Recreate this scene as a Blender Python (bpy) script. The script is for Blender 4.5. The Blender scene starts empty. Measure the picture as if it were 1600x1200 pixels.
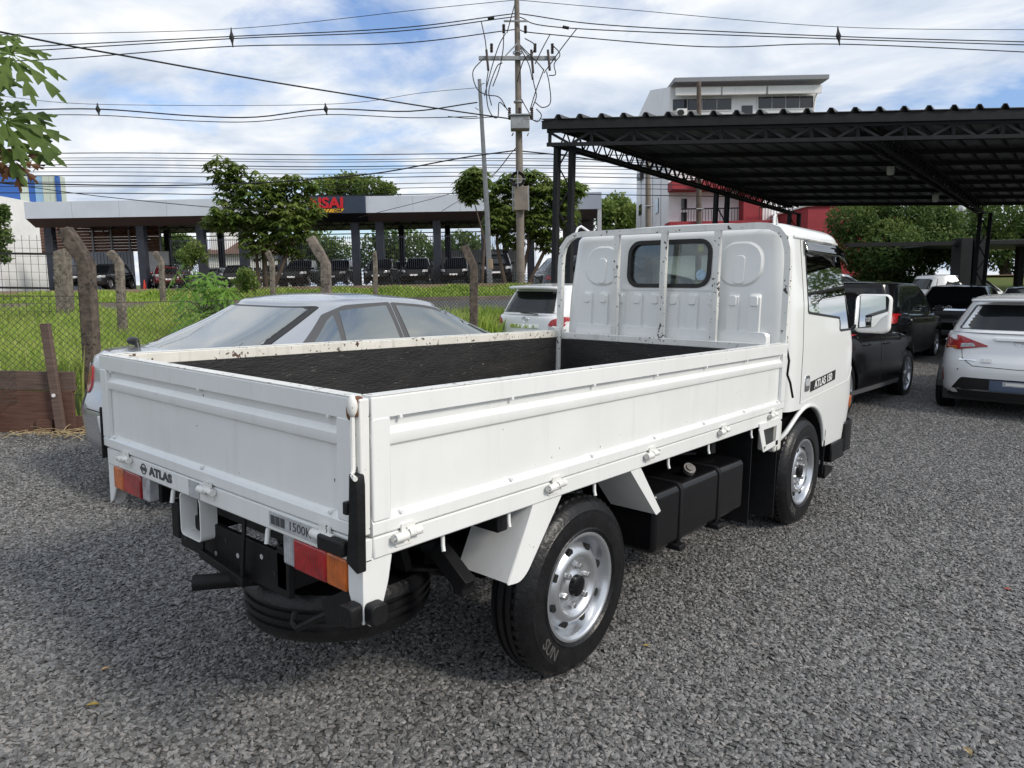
import bpy, bmesh, math, random
import numpy as np
from mathutils import Vector, Matrix
R = math.radians
random.seed(7)
rng = np.random.default_rng(7)
sc = bpy.context.scene
COL = sc.collection

# ------------------------------------------------------------------ camera
CAM_POS = Vector((2.296, -1.123, 1.459))
YAW, PITCH, ROLL, FPX = R(40.33), R(7.36), R(0.77), 1127.0
_fw = Vector((-math.sin(YAW) * math.cos(PITCH), math.cos(YAW) * math.cos(PITCH), -math.sin(PITCH)))
_rt = Vector((math.cos(YAW), math.sin(YAW), 0))
_up = _rt.cross(_fw)
_r2 = math.cos(ROLL) * _rt + math.sin(ROLL) * _up
_u2 = -math.sin(ROLL) * _rt + math.cos(ROLL) * _up
cd = bpy.data.cameras.new('camera')
cd.sensor_width = 36
cd.lens = FPX / 1600 * 36
cd.clip_start = 0.05
cd.clip_end = 3000
cam = bpy.data.objects.new('camera', cd)
COL.objects.link(cam)
cam.matrix_world = Matrix(((_r2.x, _u2.x, -_fw.x, CAM_POS.x), (_r2.y, _u2.y, -_fw.y, CAM_POS.y),
                           (_r2.z, _u2.z, -_fw.z, CAM_POS.z), (0, 0, 0, 1)))
sc.camera = cam

# ------------------------------------------------------------------ sky and sun
SUN_AZ = Vector((0.98, 0.15, 0)).normalized()
SUN_EL = R(38)
SUN_STRENGTH, SUN_ANGLE, SKY_STRENGTH = 2.3, 13, 0.092
w = bpy.data.worlds.new('World')
sc.world = w
w.use_nodes = True
nt = w.node_tree
nt.nodes.clear()
def N(tree, kind, **kw):
    n = tree.nodes.new(kind)
    for k, v in kw.items():
        if k.startswith('i_'):
            n.inputs[k[2:].replace('_', ' ')].default_value = v
        elif k.startswith('n_'):
            n.inputs[int(k[2:])].default_value = v
        else:
            setattr(n, k, v)
    return n
L = nt.links.new
out = N(nt, 'ShaderNodeOutputWorld')
bg = N(nt, 'ShaderNodeBackground')
bg.inputs['Strength'].default_value = SKY_STRENGTH
sky = N(nt, 'ShaderNodeTexSky')
sky.sky_type = 'NISHITA'
sky.sun_disc = False
sky.sun_elevation = SUN_EL
sky.sun_rotation = math.atan2(SUN_AZ.x, SUN_AZ.y)
sky.air_density = 1.2
sky.dust_density = 0.6
tc = N(nt, 'ShaderNodeTexCoord')
sep = N(nt, 'ShaderNodeSeparateXYZ')
L(tc.outputs['Generated'], sep.inputs[0])
zz = N(nt, 'ShaderNodeMath', operation='MAXIMUM'); zz.inputs[1].default_value = 0.0
L(sep.outputs['Z'], zz.inputs[0])
za = N(nt, 'ShaderNodeMath', operation='ADD'); za.inputs[1].default_value = 0.16
L(zz.outputs[0], za.inputs[0])
dx = N(nt, 'ShaderNodeMath', operation='DIVIDE'); dy = N(nt, 'ShaderNodeMath', operation='DIVIDE')
L(sep.outputs['X'], dx.inputs[0]); L(za.outputs[0], dx.inputs[1])
L(sep.outputs['Y'], dy.inputs[0]); L(za.outputs[0], dy.inputs[1])
cmb = N(nt, 'ShaderNodeCombineXYZ')
L(dx.outputs[0], cmb.inputs[0]); L(dy.outputs[0], cmb.inputs[1])
rotm = N(nt, 'ShaderNodeMapping'); rotm.inputs['Rotation'].default_value = (0, 0, R(-40)); rotm.inputs['Scale'].default_value = (0.8, 1.15, 1)
rotm.inputs['Location'].default_value = (4.2, 1.9, 0)
L(cmb.outputs[0], rotm.inputs[0])
n1 = N(nt, 'ShaderNodeTexNoise'); n1.inputs['Scale'].default_value = 1.5; n1.inputs['Detail'].default_value = 9; n1.inputs['Roughness'].default_value = 0.6; n1.inputs['Distortion'].default_value = 0.35
n2 = N(nt, 'ShaderNodeTexNoise'); n2.inputs['Scale'].default_value = 0.62; n2.inputs['Detail'].default_value = 3
n3 = N(nt, 'ShaderNodeTexNoise'); n3.inputs['Scale'].default_value = 2.2; n3.inputs['Detail'].default_value = 7; n3.inputs['Roughness'].default_value = 0.55; n3.inputs['Distortion'].default_value = 0.4
for n in (n1, n2, n3): L(rotm.outputs[0], n.inputs['Vector'])
mm = N(nt, 'ShaderNodeMath', operation='MULTIPLY_ADD'); mm.inputs[1].default_value = 1.15
L(n2.outputs['Fac'], mm.inputs[0]); L(n1.outputs['Fac'], mm.inputs[2])
cr = N(nt, 'ShaderNodeValToRGB')
cr.color_ramp.elements[0].position = 0.82; cr.color_ramp.elements[1].position = 1.0
cr.color_ramp.elements[0].color = (0.05, 0.05, 0.05, 1)
L(mm.outputs[0], cr.inputs['Fac'])
cc = N(nt, 'ShaderNodeValToRGB')
e = cc.color_ramp.elements
e[0].position = 0.33; e[0].color = (4.9, 5.9, 7.5, 1)
e[1].position = 0.68; e[1].color = (10.6, 10.6, 10.5, 1)
x_ = e.new(0.50); x_.color = (7.5, 8.1, 9.0, 1)
L(n3.outputs['Fac'], cc.inputs['Fac'])
mix = N(nt, 'ShaderNodeMixRGB')
gain = N(nt, 'ShaderNodeMixRGB', blend_type='MULTIPLY'); gain.inputs[0].default_value = 1; gain.inputs[2].default_value = (1.0, 1.18, 1.55, 1)
L(sky.outputs[0], gain.inputs[1])
L(cr.outputs[0], mix.inputs[0]); L(gain.outputs[0], mix.inputs[1]); L(cc.outputs[0], mix.inputs[2])
L(mix.outputs[0], bg.inputs['Color']); L(bg.outputs[0], out.inputs[0])

sd = bpy.data.lights.new('sun', 'SUN')
sd.energy = SUN_STRENGTH
sd.angle = R(SUN_ANGLE)
sd.color = (1.0, 0.93, 0.83)
sun = bpy.data.objects.new('sun', sd)
COL.objects.link(sun)
sdir = Vector((SUN_AZ.x * math.cos(SUN_EL), SUN_AZ.y * math.cos(SUN_EL), math.sin(SUN_EL)))
sun.rotation_euler = (-sdir).to_track_quat('-Z', 'Y').to_euler()
sun.location = sdir * 60
sc.view_settings.view_transform = 'Standard'
sc.view_settings.look = 'None'
sc.view_settings.exposure = 0.19
sc.view_settings.gamma = 1
sc.render.use_motion_blur = False
try:
    sc.cycles.max_bounces = 8
    sc.cycles.transparent_max_bounces = 12
    sc.cycles.use_denoising = True
except Exception:
    pass

# ------------------------------------------------------------------ frames of reference
FWH = Vector((-math.sin(YAW), math.cos(YAW), 0))
RTH = Vector((math.cos(YAW), math.sin(YAW), 0))
def P(r, d, z=0.0):
    """a place: r metres right and d metres ahead of where the photographer stood, z up"""
    v = CAM_POS + RTH * r + FWH * d
    return Vector((v.x, v.y, z))
def ray(px, py):
    return _fw + _r2 * ((px - 800) / FPX) + _u2 * ((600 - py) / FPX)
def at(px, py, depth):
    return CAM_POS + ray(px, py) * depth
def rd(v):
    q = Vector(v) - CAM_POS
    return q.dot(RTH), q.dot(FWH)
def sstep(a, b, x):
    t = min(1, max(0, (x - a) / (b - a)))
    return t * t * (3 - 2 * t)
_PD = [-60, 7.0, 8.0, 17.0, 26.9, 27.2, 29.0, 32.0, 52.0, 120.0, 900.0]
_PZ = [0.0, 0.1, 0.36, 0.78, 1.14, 1.17, 1.50, 1.80, 2.0, 2.5, 4.0]
def lot_mask(r, d):
    s = (r + 4.6) * 0.785 - (d - 7.5) * 0.62      # right of the fence line
    a = sstep(-0.5, 0.1, s)
    b = 1 - sstep(6.9, 7.3, d)
    c = sstep(0, 1.2, r + .2 - (d - 12.2) * .30) * sstep(12.2, 13.5, d)
    return max(a, b, c) * (1 - sstep(31, 36, d))
TILT = 0.030        # the street falls to the left of the lot
def gz(r, d):
    zf = float(np.interp(d, _PD, _PZ))
    q = max(0.0, d - 5.5)
    zl = 0.04 * q * q / (q + 8.0)
    zf += TILT * max(-60, min(60, r)) * sstep(16, 27, d)
    m = lot_mask(r, d)
    return zf * (1 - m) + zl * m
def ground(r, d, dz=0.0):
    return P(r, d, gz(r, d) + dz)

# ------------------------------------------------------------------ mesh helper
class MB:
    def __init__(s): s.v = []; s.f = []
    def add(s, vs, fs):
        b = len(s.v)
        s.v += [tuple(x) for x in vs]
        s.f += [tuple(b + i for i in f) for f in fs]
        return s
    def box(s, x0, x1, y0, y1, z0, z1):
        return s.add([(x0, y0, z0), (x1, y0, z0), (x1, y1, z0), (x0, y1, z0), (x0, y0, z1), (x1, y0, z1), (x1, y1, z1), (x0, y1, z1)],
                     [(0, 3, 2, 1), (4, 5, 6, 7), (0, 1, 5, 4), (1, 2, 6, 5), (2, 3, 7, 6), (3, 0, 4, 7)])
    def cbox(s, c, sx, sy, sz):
        return s.box(c[0] - sx / 2, c[0] + sx / 2, c[1] - sy / 2, c[1] + sy / 2, c[2] - sz / 2, c[2] + sz / 2)
    def bar(s, a, b, w, h, upv=(0, 0, 1)):
        a = Vector(a); b = Vector(b); d = (b - a).normalized(); u = Vector(upv)
        if abs(d.dot(u)) > 0.98: u = Vector((0, 1, 0)) if abs(d.y) < .9 else Vector((1, 0, 0))
        x = d.cross(u).normalized(); y = x.cross(d).normalized()
        vs = [p + x * (i * w / 2) + y * (j * h / 2) for p in (a, b) for i, j in ((-1, -1), (1, -1), (1, 1), (-1, 1))]
        return s.add(vs, [(0, 3, 2, 1), (4, 5, 6, 7), (0, 1, 5, 4), (1, 2, 6, 5), (2, 3, 7, 6), (3, 0, 4, 7)])
    def tube(s, pts, r, n=8, cap=True, ph=0.0):
        pts = [Vector(p) for p in pts]
        m = len(pts); rs = r if isinstance(r, (list, tuple)) else [r] * m
        b = len(s.v); prev = None
        for i, p in enumerate(pts):
            t = (pts[min(i + 1, m - 1)] - pts[max(i - 1, 0)])
            t = t.normalized() if t.length > 1e-9 else Vector((0, 0, 1))
            if prev is None:
                u = Vector((0, 0, 1)) if abs(t.z) < .9 else Vector((1, 0, 0))
                x = t.cross(u).normalized()
            else:
                x = prev - t * prev.dot(t)
                x = x.normalized() if x.length > 1e-6 else t.orthogonal().normalized()
            prev = x; y = t.cross(x)
            for k in range(n):
                a = 2 * math.pi * k / n + ph
                s.v.append(tuple(p + x * (math.cos(a) * rs[i]) + y * (math.sin(a) * rs[i])))
        for i in range(m - 1):
            for k in range(n):
                k2 = (k + 1) % n
                s.f.append((b + i * n + k, b + i * n + k2, b + (i + 1) * n + k2, b + (i + 1) * n + k))
        if cap:
            s.f.append(tuple(b + k for k in reversed(range(n))))
            s.f.append(tuple(b + (m - 1) * n + k for k in range(n)))
        return s
    def prism(s, poly, fn, d0, d1):
        """poly of (a,b); fn(a,b,d) -> point; closed solid between d0 and d1"""
        n = len(poly); b = len(s.v)
        for d in (d0, d1):
            for a, c in poly: s.v.append(tuple(fn(a, c, d)))
        s.f.append(tuple(b + i for i in reversed(range(n)))); s.f.append(tuple(b + n + i for i in range(n)))
        for i in range(n):
            j = (i + 1) % n
            s.f.append((b + i, b + j, b + n + j, b + n + i))
        return s
    def lathe(s, prof, fn, n=32, closed=False):
        """prof of (radius, axial); fn(radius*cos, radius*sin, axial) -> point"""
        b = len(s.v); m = len(prof)
        for r, a in prof:
            for k in range(n):
                t = 2 * math.pi * k / n
                s.v.append(tuple(fn(r * math.cos(t), r * math.sin(t), a)))
        for i in range(m if closed else m - 1):
            i2 = (i + 1) % m
            for k in range(n):
                k2 = (k + 1) % n
                s.f.append((b + i * n + k, b + i * n + k2, b + i2 * n + k2, b + i2 * n + k))
        return s
    def grid(s, fn, nu, nv):
        b = len(s.v)
        for i in range(nu + 1):
            for j in range(nv + 1): s.v.append(tuple(fn(i / nu, j / nv)))
        for i in range(nu):
            for j in range(nv):
                a = b + i * (nv + 1) + j
                s.f.append((a, a + nv + 1, a + nv + 2, a + 1))
        return s
    def ball(s, c, rx, ry, rz, n=10, m=6):
        b = len(s.v)
        for i in range(m + 1):
            p = math.pi * i / m
            for k in range(n):
                t = 2 * math.pi * k / n
                s.v.append((c[0] + rx * math.sin(p) * math.cos(t), c[1] + ry * math.sin(p) * math.sin(t), c[2] + rz * math.cos(p)))
        for i in range(m):
            for k in range(n):
                k2 = (k + 1) % n
                s.f.append((b + i * n + k, b + (i + 1) * n + k, b + (i + 1) * n + k2, b + i * n + k2))
        return s
    def mesh(s, name):
        me = bpy.data.meshes.new(name)
        me.from_pydata(s.v, [], s.f)
        me.update()
        return me
    def build(s, name, mat, parent=None, smooth=None, bevel=0, seg=2, recalc=True, **props):
        me = s.mesh(name)
        if recalc:
            bm = bmesh.new(); bm.from_mesh(me)
            bmesh.ops.remove_doubles(bm, verts=bm.verts, dist=1e-5)
            bmesh.ops.recalc_face_normals(bm, faces=bm.faces)
            bm.to_mesh(me); bm.free()
        return link(name, me, mat, parent, smooth, bevel, seg, **props)
def link(name, me, mat, parent=None, smooth=None, bevel=0, seg=2, **props):
    o = bpy.data.objects.new(name, me)
    COL.objects.link(o)
    if mat is not None and not me.materials: me.materials.append(mat)
    if parent is not None: o.parent = parent
    if smooth is not None:
        me.shade_smooth()
        if smooth < 179: me.set_sharp_from_angle(angle=R(smooth))
    if bevel:
        md = o.modifiers.new('bevel', 'BEVEL'); md.width = bevel; md.segments = seg; md.limit_method = 'ANGLE'; md.angle_limit = R(35)
        if smooth is None:
            me.shade_smooth(); me.set_sharp_from_angle(angle=R(50)); md.harden_normals = False
    for k, v in props.items(): o[k] = v
    return o
def thing(name, label, cat, loc=(0, 0, 0), rz=0.0, group=None):
    o = bpy.data.objects.new(name, None); COL.objects.link(o)
    o.empty_display_size = 0.2
    o.location = loc; o.rotation_euler = (0, 0, rz)
    return tag(o, label, cat, group)
_UPG = (Vector((0, 0, 1)) - RTH * TILT).normalized()
_TM = Matrix((_UPG.cross(-FWH) * 1.0, FWH, _UPG)).transposed()
_TM = Matrix(((FWH.cross(_UPG)), FWH, _UPG)).transposed()
def far(name, label, cat, r, d, group=None, turn=0.0, z=None):
    """a thing of the street: stands plumb on the street's own level; x right, y away, z up"""
    o = thing(name, label, cat, (0, 0, 0), 0, group)
    o.location = ground(r, d) if z is None else P(r, d, z)
    o.rotation_euler = (_TM @ Matrix.Rotation(turn, 3, 'Z')).to_euler()
    return o
def lp(o, px, py, y=0.0):
    """where the sight line through a picture point meets the plane y of thing o, in its own frame"""
    m = (Matrix.Translation(o.location) @ o.rotation_euler.to_matrix().to_4x4()).inverted()
    c_ = m @ CAM_POS; v = m.to_3x3() @ ray(px, py)
    t = (y - c_.y) / v.y
    return (c_.x + v.x * t, c_.z + v.z * t)
def tag(o, label, cat, group=None):
    o['label'] = label; o['category'] = cat
    if group: o['group'] = group
    return o
def struct(o): o['kind'] = 'structure'; return o
def dup(root, loc=None, rz=None, label=None):
    r = root.copy(); COL.objects.link(r)
    if loc is not None: r.location = loc
    if rz is not None: r.rotation_euler = (0, 0, rz)
    if label: r['label'] = label
    for ch in list(root.children):
        c = ch.copy(); COL.objects.link(c); c.parent = r
        for g in list(ch.children):
            d = g.copy(); COL.objects.link(d); d.parent = c
    return r
def rrect(x0, x1, y0, y1, r, n=5):
    rr = r if isinstance(r, (list, tuple)) else (r, r, r, r)
    pts = []
    for (cx, cy, a0, q) in ((x1 - rr[0], y1 - rr[0], 0, rr[0]), (x0 + rr[1], y1 - rr[1], 90, rr[1]), (x0 + rr[2], y0 + rr[2], 180, rr[2]), (x1 - rr[3], y0 + rr[3], 270, rr[3])):
        for k in range(n + 1):
            a = R(a0 + 90 * k / n); pts.append((cx + q * math.cos(a), cy + q * math.sin(a)))
    return pts
def rpoly(pts, r, n=4):
    """polygon with rounded corners"""
    out = []; m = len(pts)
    for i in range(m):
        a, b, c = (Vector(pts[i - 1]), Vector(pts[i]), Vector(pts[(i + 1) % m]))
        q = r[i] if isinstance(r, (list, tuple)) else r
        u = (a - b); v = (c - b); k = min(q, u.length * .45, v.length * .45)
        p0 = b + u.normalized() * k; p1 = b + v.normalized() * k
        for j in range(n + 1):
            t = j / n
            w_ = p0 * (1 - t) ** 2 + b * 2 * t * (1 - t) + p1 * t * t
            out.append((w_.x, w_.y))
    return out
def text_mesh(body, size, fn, depth=0.002, shear=0.0, xs=1.0, align='CENTER', bold=0.0):
    """lettering as a mesh; fn(a, b, h) maps text plane to the place"""
    cu = bpy.data.curves.new('lettering', 'FONT')
    cu.body = body; cu.size = size; cu.extrude = depth; cu.align_x = align; cu.align_y = 'CENTER'; cu.shear = shear; cu.offset = bold
    cu.resolution_u = 3
    o = bpy.data.objects.new('lettering', cu); COL.objects.link(o)
    dg = bpy.context.evaluated_depsgraph_get()
    me = bpy.data.meshes.new_from_object(o.evaluated_get(dg))
    for v in me.vertices: v.co = Vector(fn(v.co.x * xs, v.co.y, v.co.z))
    bpy.data.objects.remove(o); bpy.data.curves.remove(cu)
    me.materials.clear()
    return me

# ------------------------------------------------------------------ materials
MAT = {}
def mat(name, col, rough=0.5, metal=0.0, coat=0.0, spec=0.5, var=0.0, vscale=6.0, stretch=(1, 1, 1), bump=0.0, bscale=60.0,
        chip=None, chipcol=(0.10, 0.045, 0.02), chipscale=55.0, trans=0.0, alpha=1.0, rvar=0.0, ior=1.45, col2=None, streak=0.0, ribs=0.0):
    m = bpy.data.materials.new(name); m.use_nodes = True
    t = m.node_tree; b = t.nodes['Principled BSDF']
    b.inputs['Base Color'].default_value = (*col, 1); b.inputs['Roughness'].default_value = rough
    b.inputs['Metallic'].default_value = metal; b.inputs['Coat Weight'].default_value = coat; b.inputs['Coat Roughness'].default_value = 0.06
    b.inputs['Specular IOR Level'].default_value = spec; b.inputs['IOR'].default_value = ior
    b.inputs['Transmission Weight'].default_value = trans; b.inputs['Alpha'].default_value = alpha
    K = t.links.new
    tcn = N(t, 'ShaderNodeTexCoord'); mp = N(t, 'ShaderNodeMapping'); mp.inputs['Scale'].default_value = stretch
    K(tcn.outputs['Object'], mp.inputs[0])
    cur = None
    if var or col2:
        n = N(t, 'ShaderNodeTexNoise'); n.inputs['Scale'].default_value = vscale; n.inputs['Detail'].default_value = 6; n.inputs['Roughness'].default_value = 0.6
        K(mp.outputs[0], n.inputs['Vector'])
        r_ = N(t, 'ShaderNodeValToRGB'); r_.color_ramp.elements[0].position = 0.3; r_.color_ramp.elements[1].position = 0.7
        c2 = col2 if col2 else tuple(min(1, c * (1 + var)) for c in col)
        c1 = col if col2 else tuple(c * (1 - var) for c in col)
        r_.color_ramp.elements[0].color = (*c1, 1); r_.color_ramp.elements[1].color = (*c2, 1)
        K(n.outputs['Fac'], r_.inputs[0]); cur = r_.outputs[0]
        if rvar:
            rm = N(t, 'ShaderNodeMapRange'); rm.inputs['To Min'].default_value = max(0.02, rough - rvar); rm.inputs['To Max'].default_value = min(1, rough + rvar)
            K(n.outputs['Fac'], rm.inputs[0]); K(rm.outputs[0], b.inputs['Roughness'])
    if streak:
        ms = N(t, 'ShaderNodeMapping'); ms.inputs['Scale'].default_value = (26, 26, 1.6)
        K(tcn.outputs['Object'], ms.inputs[0])
        n = N(t, 'ShaderNodeTexNoise'); n.inputs['Scale'].default_value = 1.0; n.inputs['Detail'].default_value = 5
        K(ms.outputs[0], n.inputs['Vector'])
        r_ = N(t, 'ShaderNodeValToRGB'); r_.color_ramp.elements[0].position = 0.56; r_.color_ramp.elements[1].position = 0.78
        r_.color_ramp.elements[0].color = (0, 0, 0, 1); r_.color_ramp.elements[1].color = (streak,) * 3 + (1,)
        K(n.outputs['Fac'], r_.inputs[0])
        mx = N(t, 'ShaderNodeMixRGB'); mx.inputs[2].default_value = (0.22, 0.20, 0.17, 1); mx.inputs[1].default_value = (*col, 1)
        K(r_.outputs[0], mx.inputs[0])
        if cur: K(cur, mx.inputs[1])
        cur = mx.outputs[0]
    if chip:
        n = N(t, 'ShaderNodeTexNoise'); n.inputs['Scale'].default_value = chipscale; n.inputs['Detail'].default_value = 3; n.inputs['Roughness'].default_value = 0.55
        K(mp.outputs[0], n.inputs['Vector'])
        n2_ = N(t, 'ShaderNodeTexNoise'); n2_.inputs['Scale'].default_value = 6; K(mp.outputs[0], n2_.inputs['Vector'])
        ad = N(t, 'ShaderNodeMath', operation='MULTIPLY_ADD'); ad.inputs[1].default_value = 0.35
        K(n2_.outputs['Fac'], ad.inputs[0]); K(n.outputs['Fac'], ad.inputs[2])
        r_ = N(t, 'ShaderNodeValToRGB'); r_.color_ramp.elements[0].position = chip; r_.color_ramp.elements[1].position = chip + 0.02
        K(ad.outputs[0], r_.inputs[0])
        mx = N(t, 'ShaderNodeMixRGB'); mx.inputs[1].default_value = (*col, 1); mx.inputs[2].default_value = (*chipcol, 1)
        K(r_.outputs[0], mx.inputs[0])
        if cur: K(cur, mx.inputs[1])
        cur = mx.outputs[0]
    if cur: K(cur, b.inputs['Base Color'])
    if ribs:
        wv = N(t, 'ShaderNodeTexWave'); wv.inputs['Scale'].default_value = ribs; wv.bands_direction = 'X'; K(tcn.outputs['Object'], wv.inputs['Vector'])
        bp = N(t, 'ShaderNodeBump'); bp.inputs['Strength'].default_value = .5; bp.inputs['Distance'].default_value = .004
        K(wv.outputs['Fac'], bp.inputs['Height']); K(bp.outputs[0], b.inputs['Normal'])
    if bump:
        n = N(t, 'ShaderNodeTexNoise'); n.inputs['Scale'].default_value = bscale; n.inputs['Detail'].default_value = 5
        K(mp.outputs[0], n.inputs['Vector'])
        bp = N(t, 'ShaderNodeBump'); bp.inputs['Strength'].default_value = bump; bp.inputs['Distance'].default_value = 0.01
        K(n.outputs['Fac'], bp.inputs['Height']); K(bp.outputs[0], b.inputs['Normal'])
    MAT[name] = m
    return m
def glass_mat(name, tint, glossy=0.12, rough=0.02, ior=1.5):
    """clear pane: tinted see-through with a mirror layer by viewing angle"""
    m = bpy.data.materials.new(name); m.use_nodes = True; t = m.node_tree; t.nodes.clear(); K = t.links.new
    o = N(t, 'ShaderNodeOutputMaterial'); tr = N(t, 'ShaderNodeBsdfTransparent'); gl = N(t, 'ShaderNodeBsdfGlossy'); fr = N(t, 'ShaderNodeFresnel'); mx = N(t, 'ShaderNodeMixShader')
    tr.inputs[0].default_value = (*tint, 1); gl.inputs['Roughness'].default_value = rough; fr.inputs[0].default_value = ior
    ad = N(t, 'ShaderNodeMath', operation='ADD'); ad.inputs[1].default_value = glossy; ad.use_clamp = True
    K(fr.outputs[0], ad.inputs[0]); K(ad.outputs[0], mx.inputs[0]); K(tr.outputs[0], mx.inputs[1]); K(gl.outputs[0], mx.inputs[2]); K(mx.outputs[0], o.inputs[0])
    MAT[name] = m; return m
mat('truck_white', (0.78, 0.79, 0.78), 0.32, coat=0.35, var=0.04, vscale=3, bump=0.05, bscale=7, rvar=.08, streak=0.11, chip=0.93, chipscale=46, chipcol=(0.12, 0.10, 0.09))
mat('truck_white_worn', (0.76, 0.76, 0.73), 0.45, coat=0.1, var=0.07, vscale=9, chip=0.815, chipscale=42, chipcol=(0.06, 0.05, 0.045), streak=0.35)
mat('truck_cream_worn', (0.70, 0.68, 0.62), 0.55, var=0.10, vscale=7, chip=0.80, chipscale=36, chipcol=(0.10, 0.06, 0.04), streak=0.4)
mat('cab_white', (0.80, 0.81, 0.80), 0.25, coat=0.6, var=0.015, vscale=2)
mat('bed_black', (0.012, 0.012, 0.013), 0.55, col2=(0.030, 0.029, 0.029), vscale=3.5, chip=0.87, chipscale=22, chipcol=(0.11, 0.10, 0.09), stretch=(1.3, 1.3, 5), bump=0.4, bscale=25)
mat('black_paint', (0.006, 0.006, 0.007), 0.22, coat=0.0, spec=0.4, var=0.2, vscale=8, bump=0.03, bscale=10)
mat('chassis_black', (0.007, 0.007, 0.008), 0.55, spec=0.3, var=0.4, vscale=10, bump=0.15, bscale=40)
mat('black_rubber', (0.010, 0.010, 0.011), 0.5, spec=0.3, var=0.3, vscale=14, bump=0.2, bscale=90)
mat('tyre', (0.008, 0.008, 0.009), 0.36, spec=0.4, var=0.35, vscale=18, bump=0.25, bscale=60, rvar=.12)
mat('tyre_letter', (0.065, 0.064, 0.06), 0.7, var=0.5, vscale=60)
mat('rim_silver', (0.60, 0.62, 0.65), 0.30, metal=0.85, var=0.05, vscale=12, rvar=0.08)
mat('steel', (0.50, 0.50, 0.50), 0.35, metal=0.9, var=0.2, vscale=40)
mat('rust', (0.16, 0.07, 0.035), 0.8, var=0.4, vscale=30, bump=0.3)
mat('chrome', (0.82, 0.83, 0.85), 0.07, metal=1.0)
mat('mirror_glass', (0.80, 0.83, 0.86), 0.015, metal=1.0)
mat('lamp_red', (0.36, 0.005, 0.008), 0.12, coat=0.8, var=0.45, vscale=14, ribs=28)
mat('lamp_amber', (0.55, 0.12, 0.010), 0.12, coat=0.8, var=0.4, vscale=14, ribs=28)
mat('lamp_clear', (0.42, 0.43, 0.45), 0.15, coat=0.6, var=0.35, vscale=20, ribs=30)
mat('decal_dark', (0.06, 0.065, 0.07), 0.5)
mat('decal_grey', (0.42, 0.43, 0.44), 0.5, var=0.2, vscale=40)
mat('white_plain', (0.78, 0.78, 0.77), 0.4)
mat('bottle_plastic', (0.66, 0.66, 0.62), 0.4, var=0.06, vscale=5)
mat('interior', (0.035, 0.034, 0.033), 0.8, var=0.2, vscale=10)
mat('gasket', (0.012, 0.012, 0.012), 0.45)
mat('yellow_tag', (0.75, 0.60, 0.03), 0.5)
mat('sticker', (0.35, 0.48, 0.60), 0.4, var=0.3, vscale=80)
glass_mat('clear_glass', (0.80, 0.86, 0.84), 0.05)
glass_mat('door_glass', (0.42, 0.46, 0.46), 0.0)
glass_mat('visor_glass', (0.35, 0.36, 0.37), 0.18)

# ------------------------------------------------------------------ ground
mat('earth', (0.11, 0.12, 0.04), 0.95, col2=(0.09, 0.13, 0.03), vscale=0.7, bump=0.6, bscale=6)
mat('red_dirt', (0.14, 0.075, 0.045), 0.95, col2=(0.20, 0.13, 0.085), vscale=0.9, bump=0.5, bscale=9)
mat('asphalt', (0.075, 0.075, 0.078), 0.85, col2=(0.12, 0.118, 0.115), vscale=0.5, bump=0.3, bscale=120)
mat('kerb_concrete', (0.20, 0.17, 0.14), 0.9, var=0.25, vscale=3, bump=0.4, bscale=30)
def gravel_mat():
    m = bpy.data.materials.new('gravel_bed'); m.use_nodes = True; t = m.node_tree; K = t.links.new; b = t.nodes['Principled BSDF']
    tcn = N(t, 'ShaderNodeTexCoord')
    v = N(t, 'ShaderNodeTexVoronoi'); v.inputs['Scale'].default_value = 34; v.inputs['Randomness'].default_value = 1
    K(tcn.outputs['Object'], v.inputs['Vector'])
    v2 = N(t, 'ShaderNodeTexVoronoi'); v2.feature = 'DISTANCE_TO_EDGE'; v2.inputs['Scale'].default_value = 34; K(tcn.outputs['Object'], v2.inputs['Vector'])
    sp = N(t, 'ShaderNodeSeparateColor'); K(v.outputs['Color'], sp.inputs[0])
    r_ = N(t, 'ShaderNodeValToRGB'); r_.color_ramp.elements[0].color = (0.07, 0.068, 0.066, 1); r_.color_ramp.elements[1].color = (0.25, 0.242, 0.23, 1)
    K(sp.outputs[0], r_.inputs[0])
    r2 = N(t, 'ShaderNodeValToRGB'); r2.color_ramp.elements[0].color = (0.22, 0.22, 0.22, 1); r2.color_ramp.elements[1].position = 0.16
    K(v2.outputs['Distance'], r2.inputs[0])
    mx = N(t, 'ShaderNodeMixRGB', blend_type='MULTIPLY'); mx.inputs[0].default_value = 1; K(r_.outputs[0], mx.inputs[1]); K(r2.outputs[0], mx.inputs[2])
    n = N(t, 'ShaderNodeTexNoise'); n.inputs['Scale'].default_value = 0.5; n.inputs['Detail'].default_value = 5; K(tcn.outputs['Object'], n.inputs['Vector'])
    r3 = N(t, 'ShaderNodeValToRGB'); r3.color_ramp.elements[0].position = .3; r3.color_ramp.elements[0].color = (.8, .8, .8, 1); r3.color_ramp.elements[1].position = .7; r3.color_ramp.elements[1].color = (1.1, 1.08, 1.05, 1)
    K(n.outputs['Fac'], r3.inputs[0])
    m2 = N(t, 'ShaderNodeMixRGB', blend_type='MULTIPLY'); m2.inputs[0].default_value = 1; K(mx.outputs[0], m2.inputs[1]); K(r3.outputs[0], m2.inputs[2])
    K(m2.outputs[0], b.inputs['Base Color']); b.inputs['Roughness'].default_value = 0.75
    bp = N(t, 'ShaderNodeBump'); bp.inputs['Strength'].default_value = 0.9; bp.inputs['Distance'].default_value = 0.012
    ad = N(t, 'ShaderNodeMath', operation='MULTIPLY_ADD'); ad.inputs[1].default_value = .5; K(sp.outputs[1], ad.inputs[0]); K(v2.outputs['Distance'], ad.inputs[2])
    K(ad.outputs[0], bp.inputs['Height']); K(bp.outputs[0], b.inputs['Normal'])
    MAT['gravel_bed'] = m
gravel_mat()
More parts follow.
